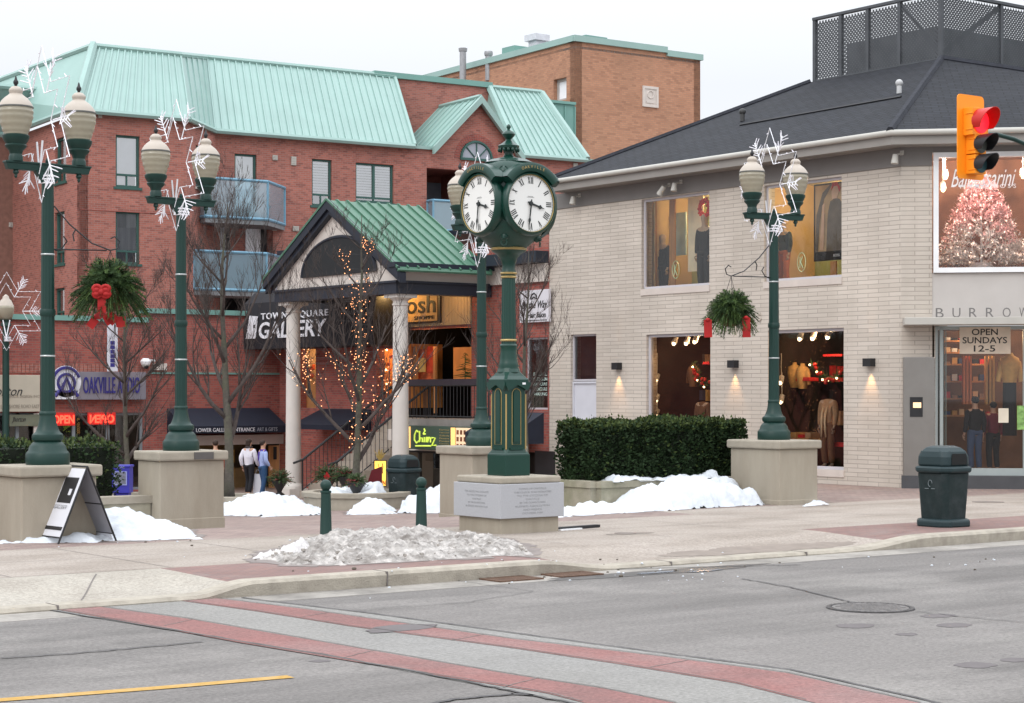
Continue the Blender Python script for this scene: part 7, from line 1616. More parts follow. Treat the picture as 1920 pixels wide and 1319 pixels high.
d = Vector((-1,-1,0)).normalized(); c = Vector((KX, KY, zz(423)))+d*.50; mb = MB(); mb.tube(c-d*.02, c+d*.03, .05, .045, 14); mb.build('lock_boss', M('dark_red', (.05,.008,.008), .5), CK)
mb = MB(); mb.lathe([(.40,zz(305)),(.30,zz(300)),(.18,zz(296)),(.11,zz(294)),(.075,zz(291)),(.06,zz(285)),(.07,zz(281)),(.09,zz(279)),(.155,zz(277)),(.165,zz(272)),(.13,zz(269)),(.09,zz(266)),(.05,zz(262)),(.04,zz(260)),(.05,zz(258)),(.085,zz(254)),(.10,zz(250)),(.09,zz(247)),(.045,zz(243)),(.02,zz(241)),(.022,zz(239.5)),(.035,zz(237)),(.03,zz(233.5)),(.01,zz(231))], B, 28)
for i in range(14): a = 2*pi*i/14; mb.ball((KX+cos(a)*.15, KY+sin(a)*.15, zz(280)), .024, 6, 5, (1,1,1.3))
mb.build('finial', ck, CK, smooth=45)
# white corner tag on the box
f = Fac(KX-b_, KY-b_-.05, 1, 0); mb = MB(); f.box(mb, .27, .33, zt_+.005, zt_+.035, .002, .008); mb.build('small_label', white_p, CK)
# ================================================================== street lamps
lg = M('lamp_green', (.009,.036,.029), .42, .08, 3, spec=.35); globe_m = None
m, n, l, b = newmat('globe_acrylic'); b.inputs['Base Color'].default_value = (.40,.36,.27,1); b.inputs['Roughness'].default_value = .22; b.inputs['Transmission Weight'].default_value = .25; b.inputs['Subsurface Weight'].default_value = .25; b.inputs['Subsurface Radius'].default_value = (.05,.05,.04); b.inputs['Subsurface Scale'].default_value = .3; globe_m = m
cap_m = M('globe_cap', (.47,.41,.35), .5, .04, 3); strap_m = M('steel_strap', (.45,.47,.47), .35, .05, metal=.5)
def make_lamp(S=1.0, arm=.475, height=5.35, label='', ):
    t = thing('street_lamp', label, 'street lamp', (0,0,0), 'twin globe street lamps'); k = height/5.35
    mb = MB(); mb.lathe([(.305,0),(.31,.02),(.31,.15),(.29,.18),(.27,.20),(.255,.26),(.215,.31),(.19,.33),(.215,.35),(.225,.39),(.215,.43),(.175,.46),(.155,.50),(.135,.56),(.118,.64),(.112,.70),(.118,.71),(.118,.74),(.105,.76)], (0,0,0), 48); mb.build('base', lg, t, smooth=35)
    za = 4.12*k
    mb = MB(); mb.lathe([(.105,.74),(.103,1.5),(.097,2.15*k)], (0,0,0), 60, flute=12, fl=.07); mb.lathe([(.097,2.2*k),(.093,3.0*k),(.085,za)], (0,0,0), 60, flute=12, fl=.07); mb.lathe([(.104,2.12*k),(.112,2.15*k),(.112,2.19*k),(.104,2.22*k)], (0,0,0), 32)
    mb.build('pole', lg, t, smooth=40)
    for z in (1.55*k, 3.0*k): mb = MB(); mb.lathe([(.104 if z < 2.2 else .096, z-.012), (.108 if z < 2.2 else .1, z), (.104 if z < 2.2 else .096, z+.012)], (0,0,0), 28); mb.build('strap', strap_m, t)
    mb = MB(); A = arm; mb.hexa([(-A-.13,-.055,za+.06),(A+.13,-.055,za+.06),(A+.13,.055,za+.06),(-A-.13,.055,za+.06),(-A-.16,-.06,za+.15),(A+.16,-.06,za+.15),(A+.16,.06,za+.15),(-A-.16,.06,za+.15)]); mb.box(-A-.17,A+.17,-.07,.07,za+.151,za+.18); mb.hexa([(-.1,-.05,za-.10),(.1,-.05,za-.10),(.1,.05,za-.10),(-.1,.05,za-.10),(-.2,-.05,za+.059),(.2,-.05,za+.059),(.2,.05,za+.059),(-.2,.05,za+.059)])
    mb.lathe([(.03,za+.18),(.035,za+.22),(.015,za+.26)], (0,0,0), 12); mb.build('crossarm', lg, t, bevel=.006)
    for s in (-1, 1):
        c = (s*A, 0, za+.18); mb = MB(); mb.lathe([(.10,0),(.10,.06),(.085,.10),(.10,.15),(.14,.19),(.155,.22),(.14,.24),(.165,.28),(.185,.32),(.19,.36),(.17,.375)], c, 30); sk = mb.build('lantern_holder', lg, t, smooth=35)
        mb = MB(); mb.lathe([(.035,-.12),(.045,-.16),(.02,-.19),(.025,-.21),(.008,-.24)], c, 12); mb.build('pendant', lg, sk, smooth=40)
        pr = [(.165,.37),(.185,.43),(.215,.52),(.238,.62),(.244,.70),(.237,.755)]; fine = []
        for i in range(len(pr)-1):
            for q in range(4): fine.append((lerp(pr[i][0], pr[i+1][0], q/4)+.004*cos(len(fine)*1.55), lerp(pr[i][1], pr[i+1][1], q/4)))
        fine.append(pr[-1]); mb = MB(); mb.lathe(fine, c, 40); gb = mb.build('globe', globe_m, sk, smooth=180)
        mb = MB(); mb.lathe([(.243,.75),(.248,.762),(.243,.774)], c, 40); mb.build('band', M('band_grey', (.12,.12,.11), .5) if 'band_grey' not in MATS else MATS['band_grey'], sk, smooth=60)
        mb = MB(); mb.lathe([(.240,.772),(.225,.81),(.19,.86),(.15,.90),(.11,.93),(.088,.95),(.092,.975),(.10,.99),(.09,1.02),(.06,1.05),(.03,1.06)], c, 36); mb.build('cap', cap_m, sk, smooth=50)
        mb = MB(); mb.lathe([(.018,1.05),(.022,1.08),(.036,1.10),(.036,1.13),(.022,1.15),(.012,1.19),(.003,1.21)], c, 12); mb.build('finial', black_m, sk, smooth=50)
    return t
lamp_spots = [((P1.x, P1.y, z1t), .0, 'large lamp at far left, holding the wreath with a red bow', 1.0), ((P2.x, P2.y, z2t), .02, 'second lamp from the left, on the plinth with a plaque', .985),
    ((PR.x, PR.y, 1.2), radians(-14), 'lamp right of the hedge, holding the hanging fir basket', .985), ((PBc.x, PBc.y, zbt), radians(-8), 'lamp mostly hidden behind the street clock', .99)]
LP = make_lamp(label='twin globe green street lamp'); lamps = []
for i, (loc, rz, lb, sc_) in enumerate(lamp_spots):
    o = LP if i == 0 else dup(LP, loc, rz); o.location = loc; o.rotation_euler = (0,0,rz); o['label'] = lb; lamps.append(o)
# single globe lamp, far left
FLp = ond(11, 880, 57); zf = g((FLp.x, FLp.y))
t = thing('small_lamp', 'small single globe green lamp far back at the left edge', 'street lamp', (FLp.x, FLp.y, zf)); c = (FLp.x, FLp.y, zf)
zt1 = ond(11, 605, 57).z-zf; mb = MB(); mb.lathe([(.25,0),(.25,.2),(.16,.5),(.11,.7),(.10,zt1-.15),(.16,zt1-.1),(.13,zt1),(.2,zt1+.08)], c, 24); mb.build('pole', lg, t, smooth=50)
mb = MB(); mb.lathe([(.17,zt1+.08),(.23,zt1+.3),(.25,zt1+.42),(.24,zt1+.5)], c, 24); mb.build('globe', globe_m, t, smooth=180); mb = MB(); mb.lathe([(.24,zt1+.5),(.16,zt1+.66),(.1,zt1+.72),(.09,zt1+.78),(.02,zt1+.84)], c, 24); mb.build('cap', cap_m, t, smooth=60)
# ---------------- snowflake light frames (rope light stars), perpendicular to the arms
wire = M('white_wire', (.88,.88,.92), .4, .03); bulb_c = M('clear_bulb', (.85,.82,.88), .2, .05)
def make_flake(R=1.12, seed=0):
    t = thing('snowflake_light', '', 'light decoration', (0,0,0), 'snowflake decorations on the street lamps'); mb = MB(); mc = MB(); random.seed(seed)
    P_ = lambda r, a, d=0: Vector((d, cos(a)*r, sin(a)*r))
    for (ro, ri, d) in ((R, R*.577, .03), (R*.72, R*.415, -.03)):
        pts = []
        for i in range(6): a = pi/2+i*pi/3; pts += [P_(ro, a, d), P_(ri, a+pi/6, d)]
        mb.path(pts, .0072, 5, closed=True)
        for i in range(12):
            for k in range(3 if ro > 1 else 2): q = pts[i].lerp(pts[(i+1) % 12], (k+.5)/3); mc.tube(q, q+Vector((random.uniform(-.03,.03), random.uniform(-.05,.05), random.uniform(-.05,.05))), .011, .006, 4)
    for i in range(6):
        a = pi/2+pi/6+i*pi/3; c0 = P_(R*.42, a); c1 = P_(R*.92, a); mb.tube(c0, c1, .010, .010, 4)
        for k in range(6):
            q = c0.lerp(c1, .45+k*.1)
            for s in (-1, 1):
                ln = .17*(1-.08*k)+.03; e = q+Vector((random.uniform(-.09,.09), cos(a+s*.75)*ln*random.uniform(.6,1.1), sin(a+s*.75)*ln*random.uniform(.6,1.1))); mb.tube(q, e, .008, .006, 4); mc.tube(q.lerp(e, .6), e+(e-q)*.1, .010, .006, 4)
    mb.tube((0,-.1,-.25), (0,.02,-.85), .015, .015, 4); mb.tube((0,.1,-.25), (0,-.02,-.85), .015, .015, 4)
    mb.build('wire_frame', wire, t); mc.build('light_sprays', bulb_c, t)
    mb = MB()
    for z in (-.74,-.79,-.84): mb.lathe([(.095,z-.012),(.105,z),(.095,z+.012)], (.12,0,0), 16)
    mb.build('clamp_band', wire, t); return t
fl = make_flake(); fls = ['snowflake frame on the big left lamp', 'snowflake frame on the second lamp from left', 'snowflake frame on the right lamp, in front of the shop', 'snowflake frame on the lamp behind the clock']
for i, (loc, rz, lb, sc_) in enumerate(lamp_spots):
    o = fl if i == 0 else dup(fl, (0,0,0)); dx = -.12; o.location = (loc[0]+dx*cos(rz), loc[1]+dx*sin(rz), loc[2]+(4.86 if i != 2 else 4.80)); o.rotation_euler = (0,0,rz); o['label'] = fls[i]
    if i == 3: o.location.z -= .25
o = dup(fl, tuple(ond(12, 584, 56.6)), -TH+radians(90)); o['label'] = 'snowflake frame seen flat on, on the small lamp at far left'; o.scale = (1, 1.05, 1.05)
# ================================================================== bare trees
bark = M('bark', (.085,.075,.062), .9, .25, 14, bump=.6, bscale=40, dirt=(.10,.12,.06), dscale=2, damt=.5); twig_m = M('twigs', (.075,.058,.052), .9, .25, 9)
def bare_tree(label, base, H, r0, seed, n_main=7, first=.25, spread=.30, up=.75, lights=None, twig=1.0, multi=1, bulbs=0, lean=(0,0), dens=1.0, taper=.75):
    random.seed(seed); t = thing('bare_tree', label, 'tree', base); tr = MB(); cw = MB(); tips = []
    def grow(p, d, L, r, lev, mb):
        n = 5 if lev < 2 else 4; pts = [p]; rs = [r]; q = p.copy(); dd = d.copy()
        for i in range(n):
            dd = (dd+Vector((random.uniform(-1,1), random.uniform(-1,1), random.uniform(-.4,.8)))*(.10 if lev == 0 else .16)+Vector((0,0,.10 if lev else 0))).normalized()
            q = q+dd*(L/n); pts.append(q.copy()); rs.append(r*(1-.72*(i+1)/n))
        mb.path(pts, rs, 6 if lev < 2 else 3 if lev > 2 else 4); tips.extend([(x, lev) for x in pts[1:]])
        if lev >= 4: return
        k = int({0:0, 1:6, 2:5, 3:4}[lev]*dens+random.random())
        for j in range(k):
            u = random.uniform(.18, 1.0); i = min(n-1, int(u*n)); s = pts[i].lerp(pts[i+1], u*n-i) if i < n else pts[-1]; a = random.uniform(0, 2*pi)
            ax = dd.orthogonal().normalized(); ax.rotate(Matrix.Rotation(a, 3, dd)); nd = (dd*up+ax*random.uniform(.35,.8)+Vector((0,0,.25))).normalized()
            grow(s, nd, L*random.uniform(.38,.62)*(1 if lev < 3 else twig), max(.004, r*(1-.7*u)*.55), lev+1, cw)
    trunks = []
    for m_ in range(multi):
        p = Vector(base); d = Vector((lean[0], lean[1], 1)).normalized() if m_ == 0 else Vector((random.uniform(-.25,.25), random.uniform(-.25,.25), 1)).normalized()
        L = H*(.92 if m_ == 0 else random.uniform(.6,.8)); pts = [p]; rs = [r0*1.25]; q = p.copy(); dd = d.copy(); n = 10
        for i in range(n):
            dd = (dd*1.0+Vector((random.uniform(-.07,.07), random.uniform(-.07,.07), .15))).normalized(); q = q+dd*(L/n); pts.append(q.copy()); rs.append(max(.008, r0*(1-.95*(i+1)/n)**.9))
        tr.path(pts, rs, 8); trunks.append((pts, rs)); tips.extend([(x, 0) for x in pts[2:]])
        for j in range(n_main):
            u = first+(1-first)*(j+random.random()*.8)/n_main*.92; i = min(n-1, int(u*n)); s = pts[i].lerp(pts[i+1], u*n-i); a = j*2.4+random.random()
            hd = Vector((cos(a), sin(a), 0)); nd = (hd*spread*2.2+Vector((0,0,up))).normalized(); grow(s, nd, H*random.uniform(.30,.40)*(1.15-taper*u), max(.012, r0*(1-u)*.6+.01), 1, cw)
    tr.build('trunk', bark, t, smooth=180); cw.build('crown', twig_m, t, smooth=180)
    return t, tips
gb = lambda p, h=.0: Vector((p[0], p[1], g(p)+h))
bt1, _ = bare_tree('bare tree far left in front of the audio shop, behind the wreath', gb(TPf, .1), 6.3, .085, 21, n_main=13, first=.15, spread=.5, up=.72, lean=(.02,0), dens=1.25)
bt2, _ = bare_tree('tall bare multi stemmed tree left of the portico', gb(TPl, .1), 7.9, .125, 35, n_main=13, first=.2, spread=.40, up=.85, dens=1.3)
bt3, tips3 = bare_tree('bare tree wrapped in tiny warm fairy lights in front of the stairs', gb(TPc+Vector((.0,0,0)), .1), 7.5, .10, 44, n_main=15, first=.14, spread=.42, up=.66, dens=1.1, taper=1.0)
bt4, _ = bare_tree('thin bare tree just right of the street clock', gb(TPr, .1), 6.3, .07, 58, n_main=8, first=.25, spread=.45, up=.72, multi=2, dens=.95)
t = thing('string_lights', 'hundreds of tiny warm bulbs strung through the bare tree by the stairs', 'fairy lights', tips3[0][0]); mb = MB(); random.seed(9); zc_ = TPc.z
cand = [p for p, l in tips3 if l <= 3]
bul = []
for i in range(1500):
    p = random.choice(cand); 
    hrel = (p.z-g(TPc))/7.5
    if hrel > .86 or (hrel > .5 and (hypot(p.x-TPc.x, p.y-TPc.y) > .45 or random.random() > .6)) or (hrel < .25 and hypot(p.x-TPc.x, p.y-TPc.y) > .5): continue
    if hypot(p.x-TPc.x, p.y-TPc.y) > 1.7 and random.random() > .35: continue
    bul.append(p)
tp_ = [p for p, l in tips3 if l == 0]
for i in range(190):
    k_ = random.uniform(0, len(tp_)-3.01)*.95; q_ = tp_[int(k_)].lerp(tp_[int(k_)+1], k_-int(k_)); a_ = random.uniform(0, 6.28); rr_ = random.uniform(.10, .22); bul.append(q_+Vector((cos(a_)*rr_, sin(a_)*rr_, 0)))
bul.sort(key=lambda p: p.z)
for p in bul: q = p+Vector((random.uniform(-.06,.06), random.uniform(-.06,.06), random.uniform(-.06,.06))); mb.ball(q, random.choice((.009,.010,.013)), 5, 4)
mb.build('bulbs', EM('fairy_glow', (1.,.42,.18), 3.2), t)
mb = MB(); 
for i in range(0, len(bul)-1):
    if (bul[i]-bul[i+1]).length < .8: mb.tube(bul[i], bul[i+1], .003, .003, 3, caps=False)
if mb.v: mb.build('wire', black_m, t)
# ================================================================== hedges
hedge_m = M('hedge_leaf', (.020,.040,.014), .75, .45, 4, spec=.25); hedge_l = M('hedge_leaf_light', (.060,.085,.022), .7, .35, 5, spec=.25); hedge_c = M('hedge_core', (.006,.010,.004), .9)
def hedge(label, x0, x1, y0, y1, z0, z1, n, seed, lsz=.05):
    random.seed(seed); t = thing('hedge', label, 'hedge', ((x0+x1)/2, (y0+y1)/2, z0)); mb = MB(); k = .10
    nx = int((x1-x0)/.15); nz = int((z1-z0)/.15)
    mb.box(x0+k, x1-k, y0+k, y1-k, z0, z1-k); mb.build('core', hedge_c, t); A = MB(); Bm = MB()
    ax_, ay_ = (x1-x0)*(z1-z0), (y1-y0)*(z1-z0); at = (x1-x0)*(y1-y0)
    for i in range(n):
        r = random.random()*(ax_+2*ay_+at); u, v = random.random(), random.random(); dp = random.random()**1.8*.16
        if r < ax_: p = Vector((lerp(x0,x1,u), y0, lerp(z0,z1,v))); nn = Vector((0,-1,0))
        elif r < ax_+ay_: p = Vector((x0, lerp(y0,y1,u), lerp(z0,z1,v))); nn = Vector((-1,0,0))
        elif r < ax_+2*ay_: p = Vector((x1, lerp(y0,y1,u), lerp(z0,z1,v))); nn = Vector((1,0,0))
        else: p = Vector((lerp(x0,x1,u), lerp(y0,y1,v), z1)); nn = Vector((0,0,1))
        wv = .12*mnoise.noise(p*1.1)+.08*mnoise.noise(p*3.5)+(random.uniform(0,.09) if random.random() < .03 else 0); p = p+nn*(wv-dp); 
        # rounded edges
        d = (nn+Vector((random.uniform(-1,1), random.uniform(-1,1), random.uniform(-.5,1.1)))*.9).normalized(); L = lsz*random.uniform(.7,1.6)
        w = d.cross(Vector((random.uniform(-1,1), random.uniform(-1,1), random.uniform(-1,1)))).normalized()*L*.26
        top = sm((p.z-(z1-.22))/.2); m = Bm if random.random() < .05+.55*top*(dp < .08) else A  # paler leaf colour is picked mostly near the top
        m.quad(p-w, p+d*L*.5-w*1.2, p+d*L, p+d*L*.5+w*1.2, p+w)
    A.build('leaves', hedge_m, t, recalc=False); Bm.build('pale_leaves', hedge_l, t, recalc=False); return t
zt_h = EYE-(783-736)*35/FPX-.10
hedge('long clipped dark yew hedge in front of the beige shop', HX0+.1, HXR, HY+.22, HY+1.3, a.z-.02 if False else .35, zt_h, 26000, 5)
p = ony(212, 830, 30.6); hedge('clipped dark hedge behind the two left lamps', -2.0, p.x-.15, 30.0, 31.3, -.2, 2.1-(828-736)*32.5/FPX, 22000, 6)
# ================================================================== hanging fir baskets
fir_d = M('fir_dark', (.030,.060,.018), .7, .3, 6, spec=.3); fir_l = M('fir_light', (.075,.125,.035), .7, .3, 6, spec=.3); moss_m = M('moss', (.10,.05,.02), .9, .3, 9)
def basket(label, c, R, seed, bow='front'):
    random.seed(seed); t = thing('hanging_basket', label, 'hanging basket', c); A = MB(); Bm = MB(); c = Vector(c)
    mb = MB(); mb.ball((c.x, c.y, c.z-.10*R/.5), R*.5, 16, 10, (1,1,.75)); mb.build('basket', moss_m, t, smooth=180)
    for i in range(430):
        a = random.uniform(0, 2*pi); el = random.uniform(-.35, 1.35); d = Vector((cos(a)*cos(el), sin(a)*cos(el), sin(el))); L = R*random.uniform(.55, .92); pts = []
        for k in range(7): s = k/6; pts.append(c+d*R*.22+d*L*s+Vector((0,0,-.45*R*s*s*(1.2-.5*el))))
        m = A if random.random() < .6 else Bm
        for k in range(6):
            p0, p1 = pts[k], pts[k+1]; ax = (p1-p0).normalized(); m.tube(p0, p1, .006, .005, 3, caps=False)
            for q in range(7):
                s = p0.lerp(p1, random.random()); w = ax.cross(Vector((random.uniform(-1,1), random.uniform(-1,1), random.uniform(-1,1)))).normalized(); e = s+w*.05+ax*.035; v = ax.cross(w)*.008; m.quad(s-v, s+v, e)
    A.build('dark_sprays', fir_d, t, recalc=False); Bm.build('light_sprays', fir_l, t, recalc=False); return t
def ribbon(t, pts, w, m=None):
    """a flat double-sided ribbon with a little thickness"""
    mb = MB(); 
    for i in range(len(pts)-1):
        p0, p1 = Vector(pts[i]), Vector(pts[i+1]); s = Vector((RT[0], RT[1], 0)); d = (p1-p0).normalized(); s = (s-d*s.dot(d)).normalized()*w*.5; n_ = d.cross(s).normalized()*.004
        mb.hexa([p0-s-n_, p0+s-n_, p0+s+n_, p0-s+n_, p1-s-n_, p1+s-n_, p1+s+n_, p1-s+n_])
    return mb
bwL = ond(205, 545, 27.4); bL = basket('full round fir basket with a large red bow, hanging by the left lamp', bwL, .55, 3)
r2 = Vector((RT[0], RT[1], 0)); f2 = Vector((-FW[0], -FW[1], 0)); c = bwL+f2*.50+Vector((0,0,-.05)); mb = MB()
for s in (-1, 1):
    for q in (0, 1):
        lp = []
        for k in range(12): a = 2*pi*k/12; lp.append(c+r2*s*(.06+.055*cos(a)*1.0)+Vector((0,0,(.045 if q else -.03)+.045*sin(a)))+f2*(.02*q+.02))
        mb.path(lp, .028, 6, closed=True); mb.ball(c+r2*s*.065+Vector((0,0,.03*(2*q-1)))+f2*.02, .055, 10, 8, (1.1,1.1,.8))
mb.ball(c+f2*.04, .05, 10, 8); mb.build('bow', red_fab, bL, smooth=180)
for (pts, w) in (([c+Vector((0,0,-.08)), c+Vector((0,0,-.3)), bwL+f2*.3-r2*.13+Vector((0,0,-.42)), bwL+f2*.3-r2*.22+Vector((0,0,-.54))], .12), ([bwL+f2*.3+r2*.05+Vector((0,0,-.36)), bwL+f2*.3+r2*.16+Vector((0,0,-.47)), bwL+f2*.3+r2*.30+Vector((0,0,-.46))], .15), ([bwL+f2*.3+r2*.0+Vector((0,0,-.36)), bwL+f2*.3+r2*.08+Vector((0,0,-.5))], .10)):
    ribbon(bL, pts, w).build('ribbon_tail', red_fab, bL)
bwR = ond(1370, 585, 35.6); bR = basket('drooping fir hanging basket with two red ribbon tails, by the right lamp', bwR, .50, 8)
for px, y0, y1 in ((1327, 600, 637), (1399, 596, 637)):
    p0 = ond(px, y0, 35.25); p1 = ond(px+1, y1-4, 35.25); ribbon(bR, [p0, p0.lerp(p1, .5), p1], .15).build('ribbon_tail', red_fab, bR)
    mb = MB(); mb.ball(p0, .045, 8, 6, (1.1,1,.8)); mb.build('ribbon_knot', red_fab, bR, smooth=180)
# brackets (parts of the lamps) and hanging wires
def bracket(lamp, lp, hook, label):
    off = Vector(lp); mb = MB(); H = Vector(hook); P0 = Vector((off.x, off.y, H.z+.0)); u = Vector((H.x-off.x, H.y-off.y, 0)); L = u.length; u.normalize(); r = .011
    mb.path([P0+u*.09, P0+u*L*.5, P0+u*(L-.05)], r, 5)
    mb.path([P0+u*.09+Vector((0,0,.62)), P0+u*L*.35+Vector((0,0,.36)), P0+u*L*.7+Vector((0,0,.10)), P0+u*L+Vector((0,0,-.0)), P0+u*(L+.10)+Vector((0,0,.03)), P0+u*(L+.13)+Vector((0,0,.13)), P0+u*(L+.06)+Vector((0,0,.20)), P0+u*(L-.0)+Vector((0,0,.17))], r, 5)
    mb.path([P0+u*.10+Vector((0,0,-.02)), P0+u*.2+Vector((0,0,.02)), P0+u*.27+Vector((0,0,.12)), P0+u*.22+Vector((0,0,.19))], r, 5); mb.path([P0+u*L*.45+Vector((0,0,.30)), P0+u*L*.40+Vector((0,0,.22)), P0+u*L*.42+Vector((0,0,.12))], r, 5)
    o = mb.build('basket_bracket', black_m, None, smooth=60); o.parent = lamp; o.matrix_parent_inverse = lamp.matrix_basis.inverted(); return P0+u*L
bpy.context.view_layer.update()
hkR = ond(1371, 518, 35.6); hkL = ond(207, 470, 27.3)
bracket(lamps[2], lamp_spots[2][0], hkR, ''); bracket(lamps[0], lamp_spots[0][0], hkL, '')
for t_, hk, bw in ((bR, hkR, bwR), (bL, hkL, bwL)):
    mb = MB()
    for k in range(3): a_ = 2*pi*k/3; mb.tube(Vector(hk), Vector(bw)+Vector((cos(a_)*.22, sin(a_)*.22, -.02)), .005, .005, 4)
    mb.build('hanger', black_m, t_)
# ================================================================== traffic signal
tsy = M('signal_yellow', (.95,.30,.010), .45, .04, 3, spec=.4); SG = ond(1822, 258, 25.0)
t = thing('traffic_signal', 'orange yellow three light traffic signal showing red, hung at the upper right', 'traffic signal', SG)
sa_ = radians(36); fs = Fac(SG.x, SG.y, RT[0]*cos(sa_)+FW[0]*sin(sa_), RT[1]*cos(sa_)+FW[1]*sin(sa_)); mpx = 25/FPX
bp = .262; hh = .555
mb = MB(); cr_ = .06; pts = []
for cx_, cz_, a0 in ((bp-cr_, hh-cr_, 0), (-bp+cr_, hh-cr_, 90), (-bp+cr_, -hh+cr_, 180), (bp-cr_, -hh+cr_, 270)):
    for k in range(5): a_ = radians(a0+k*22.5); pts.append(fs.P(cx_+cos(a_)*cr_-.02, SG.z+cz_+sin(a_)*cr_, -.01))
mb.extr(pts, Vector((fs.n[0], fs.n[1], 0))*.012); mb.build('backplate', tsy, t)
for i, (dz, r, h) in enumerate(((.19, .155, .19), (-.11, .115, .13), (-.37, .115, .13))):
    mb = MB(); fs.box(mb, -h*.92, h*.75, SG.z+dz-h*.95, SG.z+dz+h*.95, .003, .16); fs.box(mb, -h*.92-.012, -h*.92, SG.z+dz-h*.6, SG.z+dz-h*.5, .05, .17); fs.box(mb, -h*.92-.012, -h*.92, SG.z+dz+h*.5, SG.z+dz+h*.6, .05, .17); hs_ = mb.build('housing', tsy, t, bevel=.012)
    c_h = -h*.085; mb = MB(); 
    mb.add([fs.P(c_h, SG.z+dz, .20)]+[fs.P(c_h+cos(2*pi*k/28)*r, SG.z+dz+sin(2*pi*k/28)*r, .172) for k in range(28)], [(0, k+1, (k+1) % 28+1) for k in range(28)])
    mb.build('lens', (EM('red_lens', (1.,.015,.03), 1.4), M('amber_lens', (.08,.085,.075), .25, .1), M('green_lens', (.04,.09,.10), .25, .1))[i], hs_, smooth=180, recalc=False)
    mb = MB(); vs = []; N_ = 22; a0, a1 = radians(-35), radians(215)
    for k in range(N_+1):
        a_ = lerp(a0, a1, k/N_); ln = .06+.20*(.5+.5*sin(a_)); 
        for rr, dd in ((r+.012,.15),(r+.010,.16+ln),(r+.002,.16+ln),(r+.002,.15)): vs.append(fs.P(c_h+cos(a_)*rr, SG.z+dz+sin(a_)*rr-.0, dd))
    mb.add(vs, [(k*4+q, (k+1)*4+q, (k+1)*4+(q+1) % 4, k*4+(q+1) % 4) for k in range(N_) for q in range(4)]); mb.build('visor', M('visor_red', (.50,.015,.01), .4, .05) if i == 0 else black_m, hs_, smooth=50)
mb = MB(); e = SG; arm_p = [ond(1845, 252, 25.2), ond(1870, 253, 25.3), ond(1900, 261, 25.4), ond(1935, 276, 25.6), ond(1990, 312, 25.9), ond(2040, 370, 26.2), ond(2062, 450, 26.3)]; mb.path(arm_p, [.03]*4+[.04,.05,.055], 10); mb.tube(arm_p[0]-Vector((RT[0],RT[1],0))*.12, arm_p[0], .05, .04, 8); b0 = arm_p[-1]; mb.tube((b0.x, b0.y, 0), b0+Vector((0,0,.3)), .085, .06, 16); mb.lathe([(.18,0),(.18,.1),(.1,.3),(.085,.32)], (b0.x, b0.y, 0), 20); mb.build('mast_arm', lg, t, smooth=50)
# ================================================================== litter bins
bin_m = M('bin_green', (.010,.021,.022), .55, .12, 12, bump=.2, bscale=120, spec=.3, dirt=(.05,.06,.065), dscale=5, damt=.4); bin_l = M('bin_lid', (.016,.033,.037), .5, .08, 6, bump=.15, bscale=120, spec=.35)
def make_bin(label):
    t = thing('litter_bin', label, 'litter bin', (0,0,0), 'green plastic litter bins'); N_ = 40
    S_ = lambda h, c: octa(h, c)
    def lf(mb, secs):
        n = 8; vs = []
        for z, h, c in secs: vs += [(p[0], p[1], z) for p in octa(h, c)]
        mb.add(vs, [tuple(range(7,-1,-1)), tuple(range(8*(len(secs)-1), 8*len(secs)))]+[(j*8+i, j*8+(i+1)%8, (j+1)*8+(i+1)%8, (j+1)*8+i) for j in range(len(secs)-1) for i in range(8)])
    mb = MB(); lf(mb, [(.10,.245,.06),(.82,.285,.07)]); mb.build('body', bin_m, t, bevel=.02)
    mb = MB(); lf(mb, [(0,.32,.12),(.09,.32,.12),(.12,.29,.1)]); mb.build('foot', bin_l, t, bevel=.025)
    mb = MB(); lf(mb, [(.82,.31,.11),(.84,.335,.12),(.89,.335,.12),(.92,.31,.1)]); mb.build('rim', bin_l, t, bevel=.02)
    hd = MB(); lf(hd, [(.92,.285,.07),(1.06,.285,.08),(1.14,.265,.09),(1.20,.215,.10),(1.225,.15,.08)]); hd.build('hood', bin_l, t, bevel=.03)
    mb = MB()
    for s in (0, 1):   # flap openings on two opposite sides, street side and back
        y = -.2865 if s == 0 else .2865
        pts = [(-.16, .945), (.16, .945), (.165, 1.05), (.14, 1.11), (-.14, 1.11), (-.165, 1.05)]; mb = MB(); mb.extr([(px_, y+(.004 if s == 0 else -.004), pz_) for px_, pz_ in pts], (0, -.012 if s == 0 else .012, 0)); mb.build('opening', hole_m, t)
    mb = MB(); f = Fac(-.285*.95, 0, 0, -1); mb.path([f.P(.07+cos(a_)*.035-.07, .66+sin(a_)*.05, .012) for a_ in [2*pi*k/16 for k in range(13)]], .006, 4); f.box(mb, -.10, -.03, .575, .585, .005, .012); f.box(mb, .02, .08, .575, .585, .005, .012); mb.build('bin_logo', M('logo_faint', (.16,.19,.2), .6), t)
    return t
bn = make_bin('green plastic litter bin on the sidewalk at right, near the kerb'); pb = onz(1772, 988, 0); bn.location = (pb.x+.10, pb.y+.12, 0); bn.scale = (1.1, 1.1, 1.03)
pb2 = ond(757, 948, 45.5); bn2 = dup(bn, (pb2.x, pb2.y, g(pb2)), radians(8), 'dark litter bin in the plaza between the stairs and the clock')
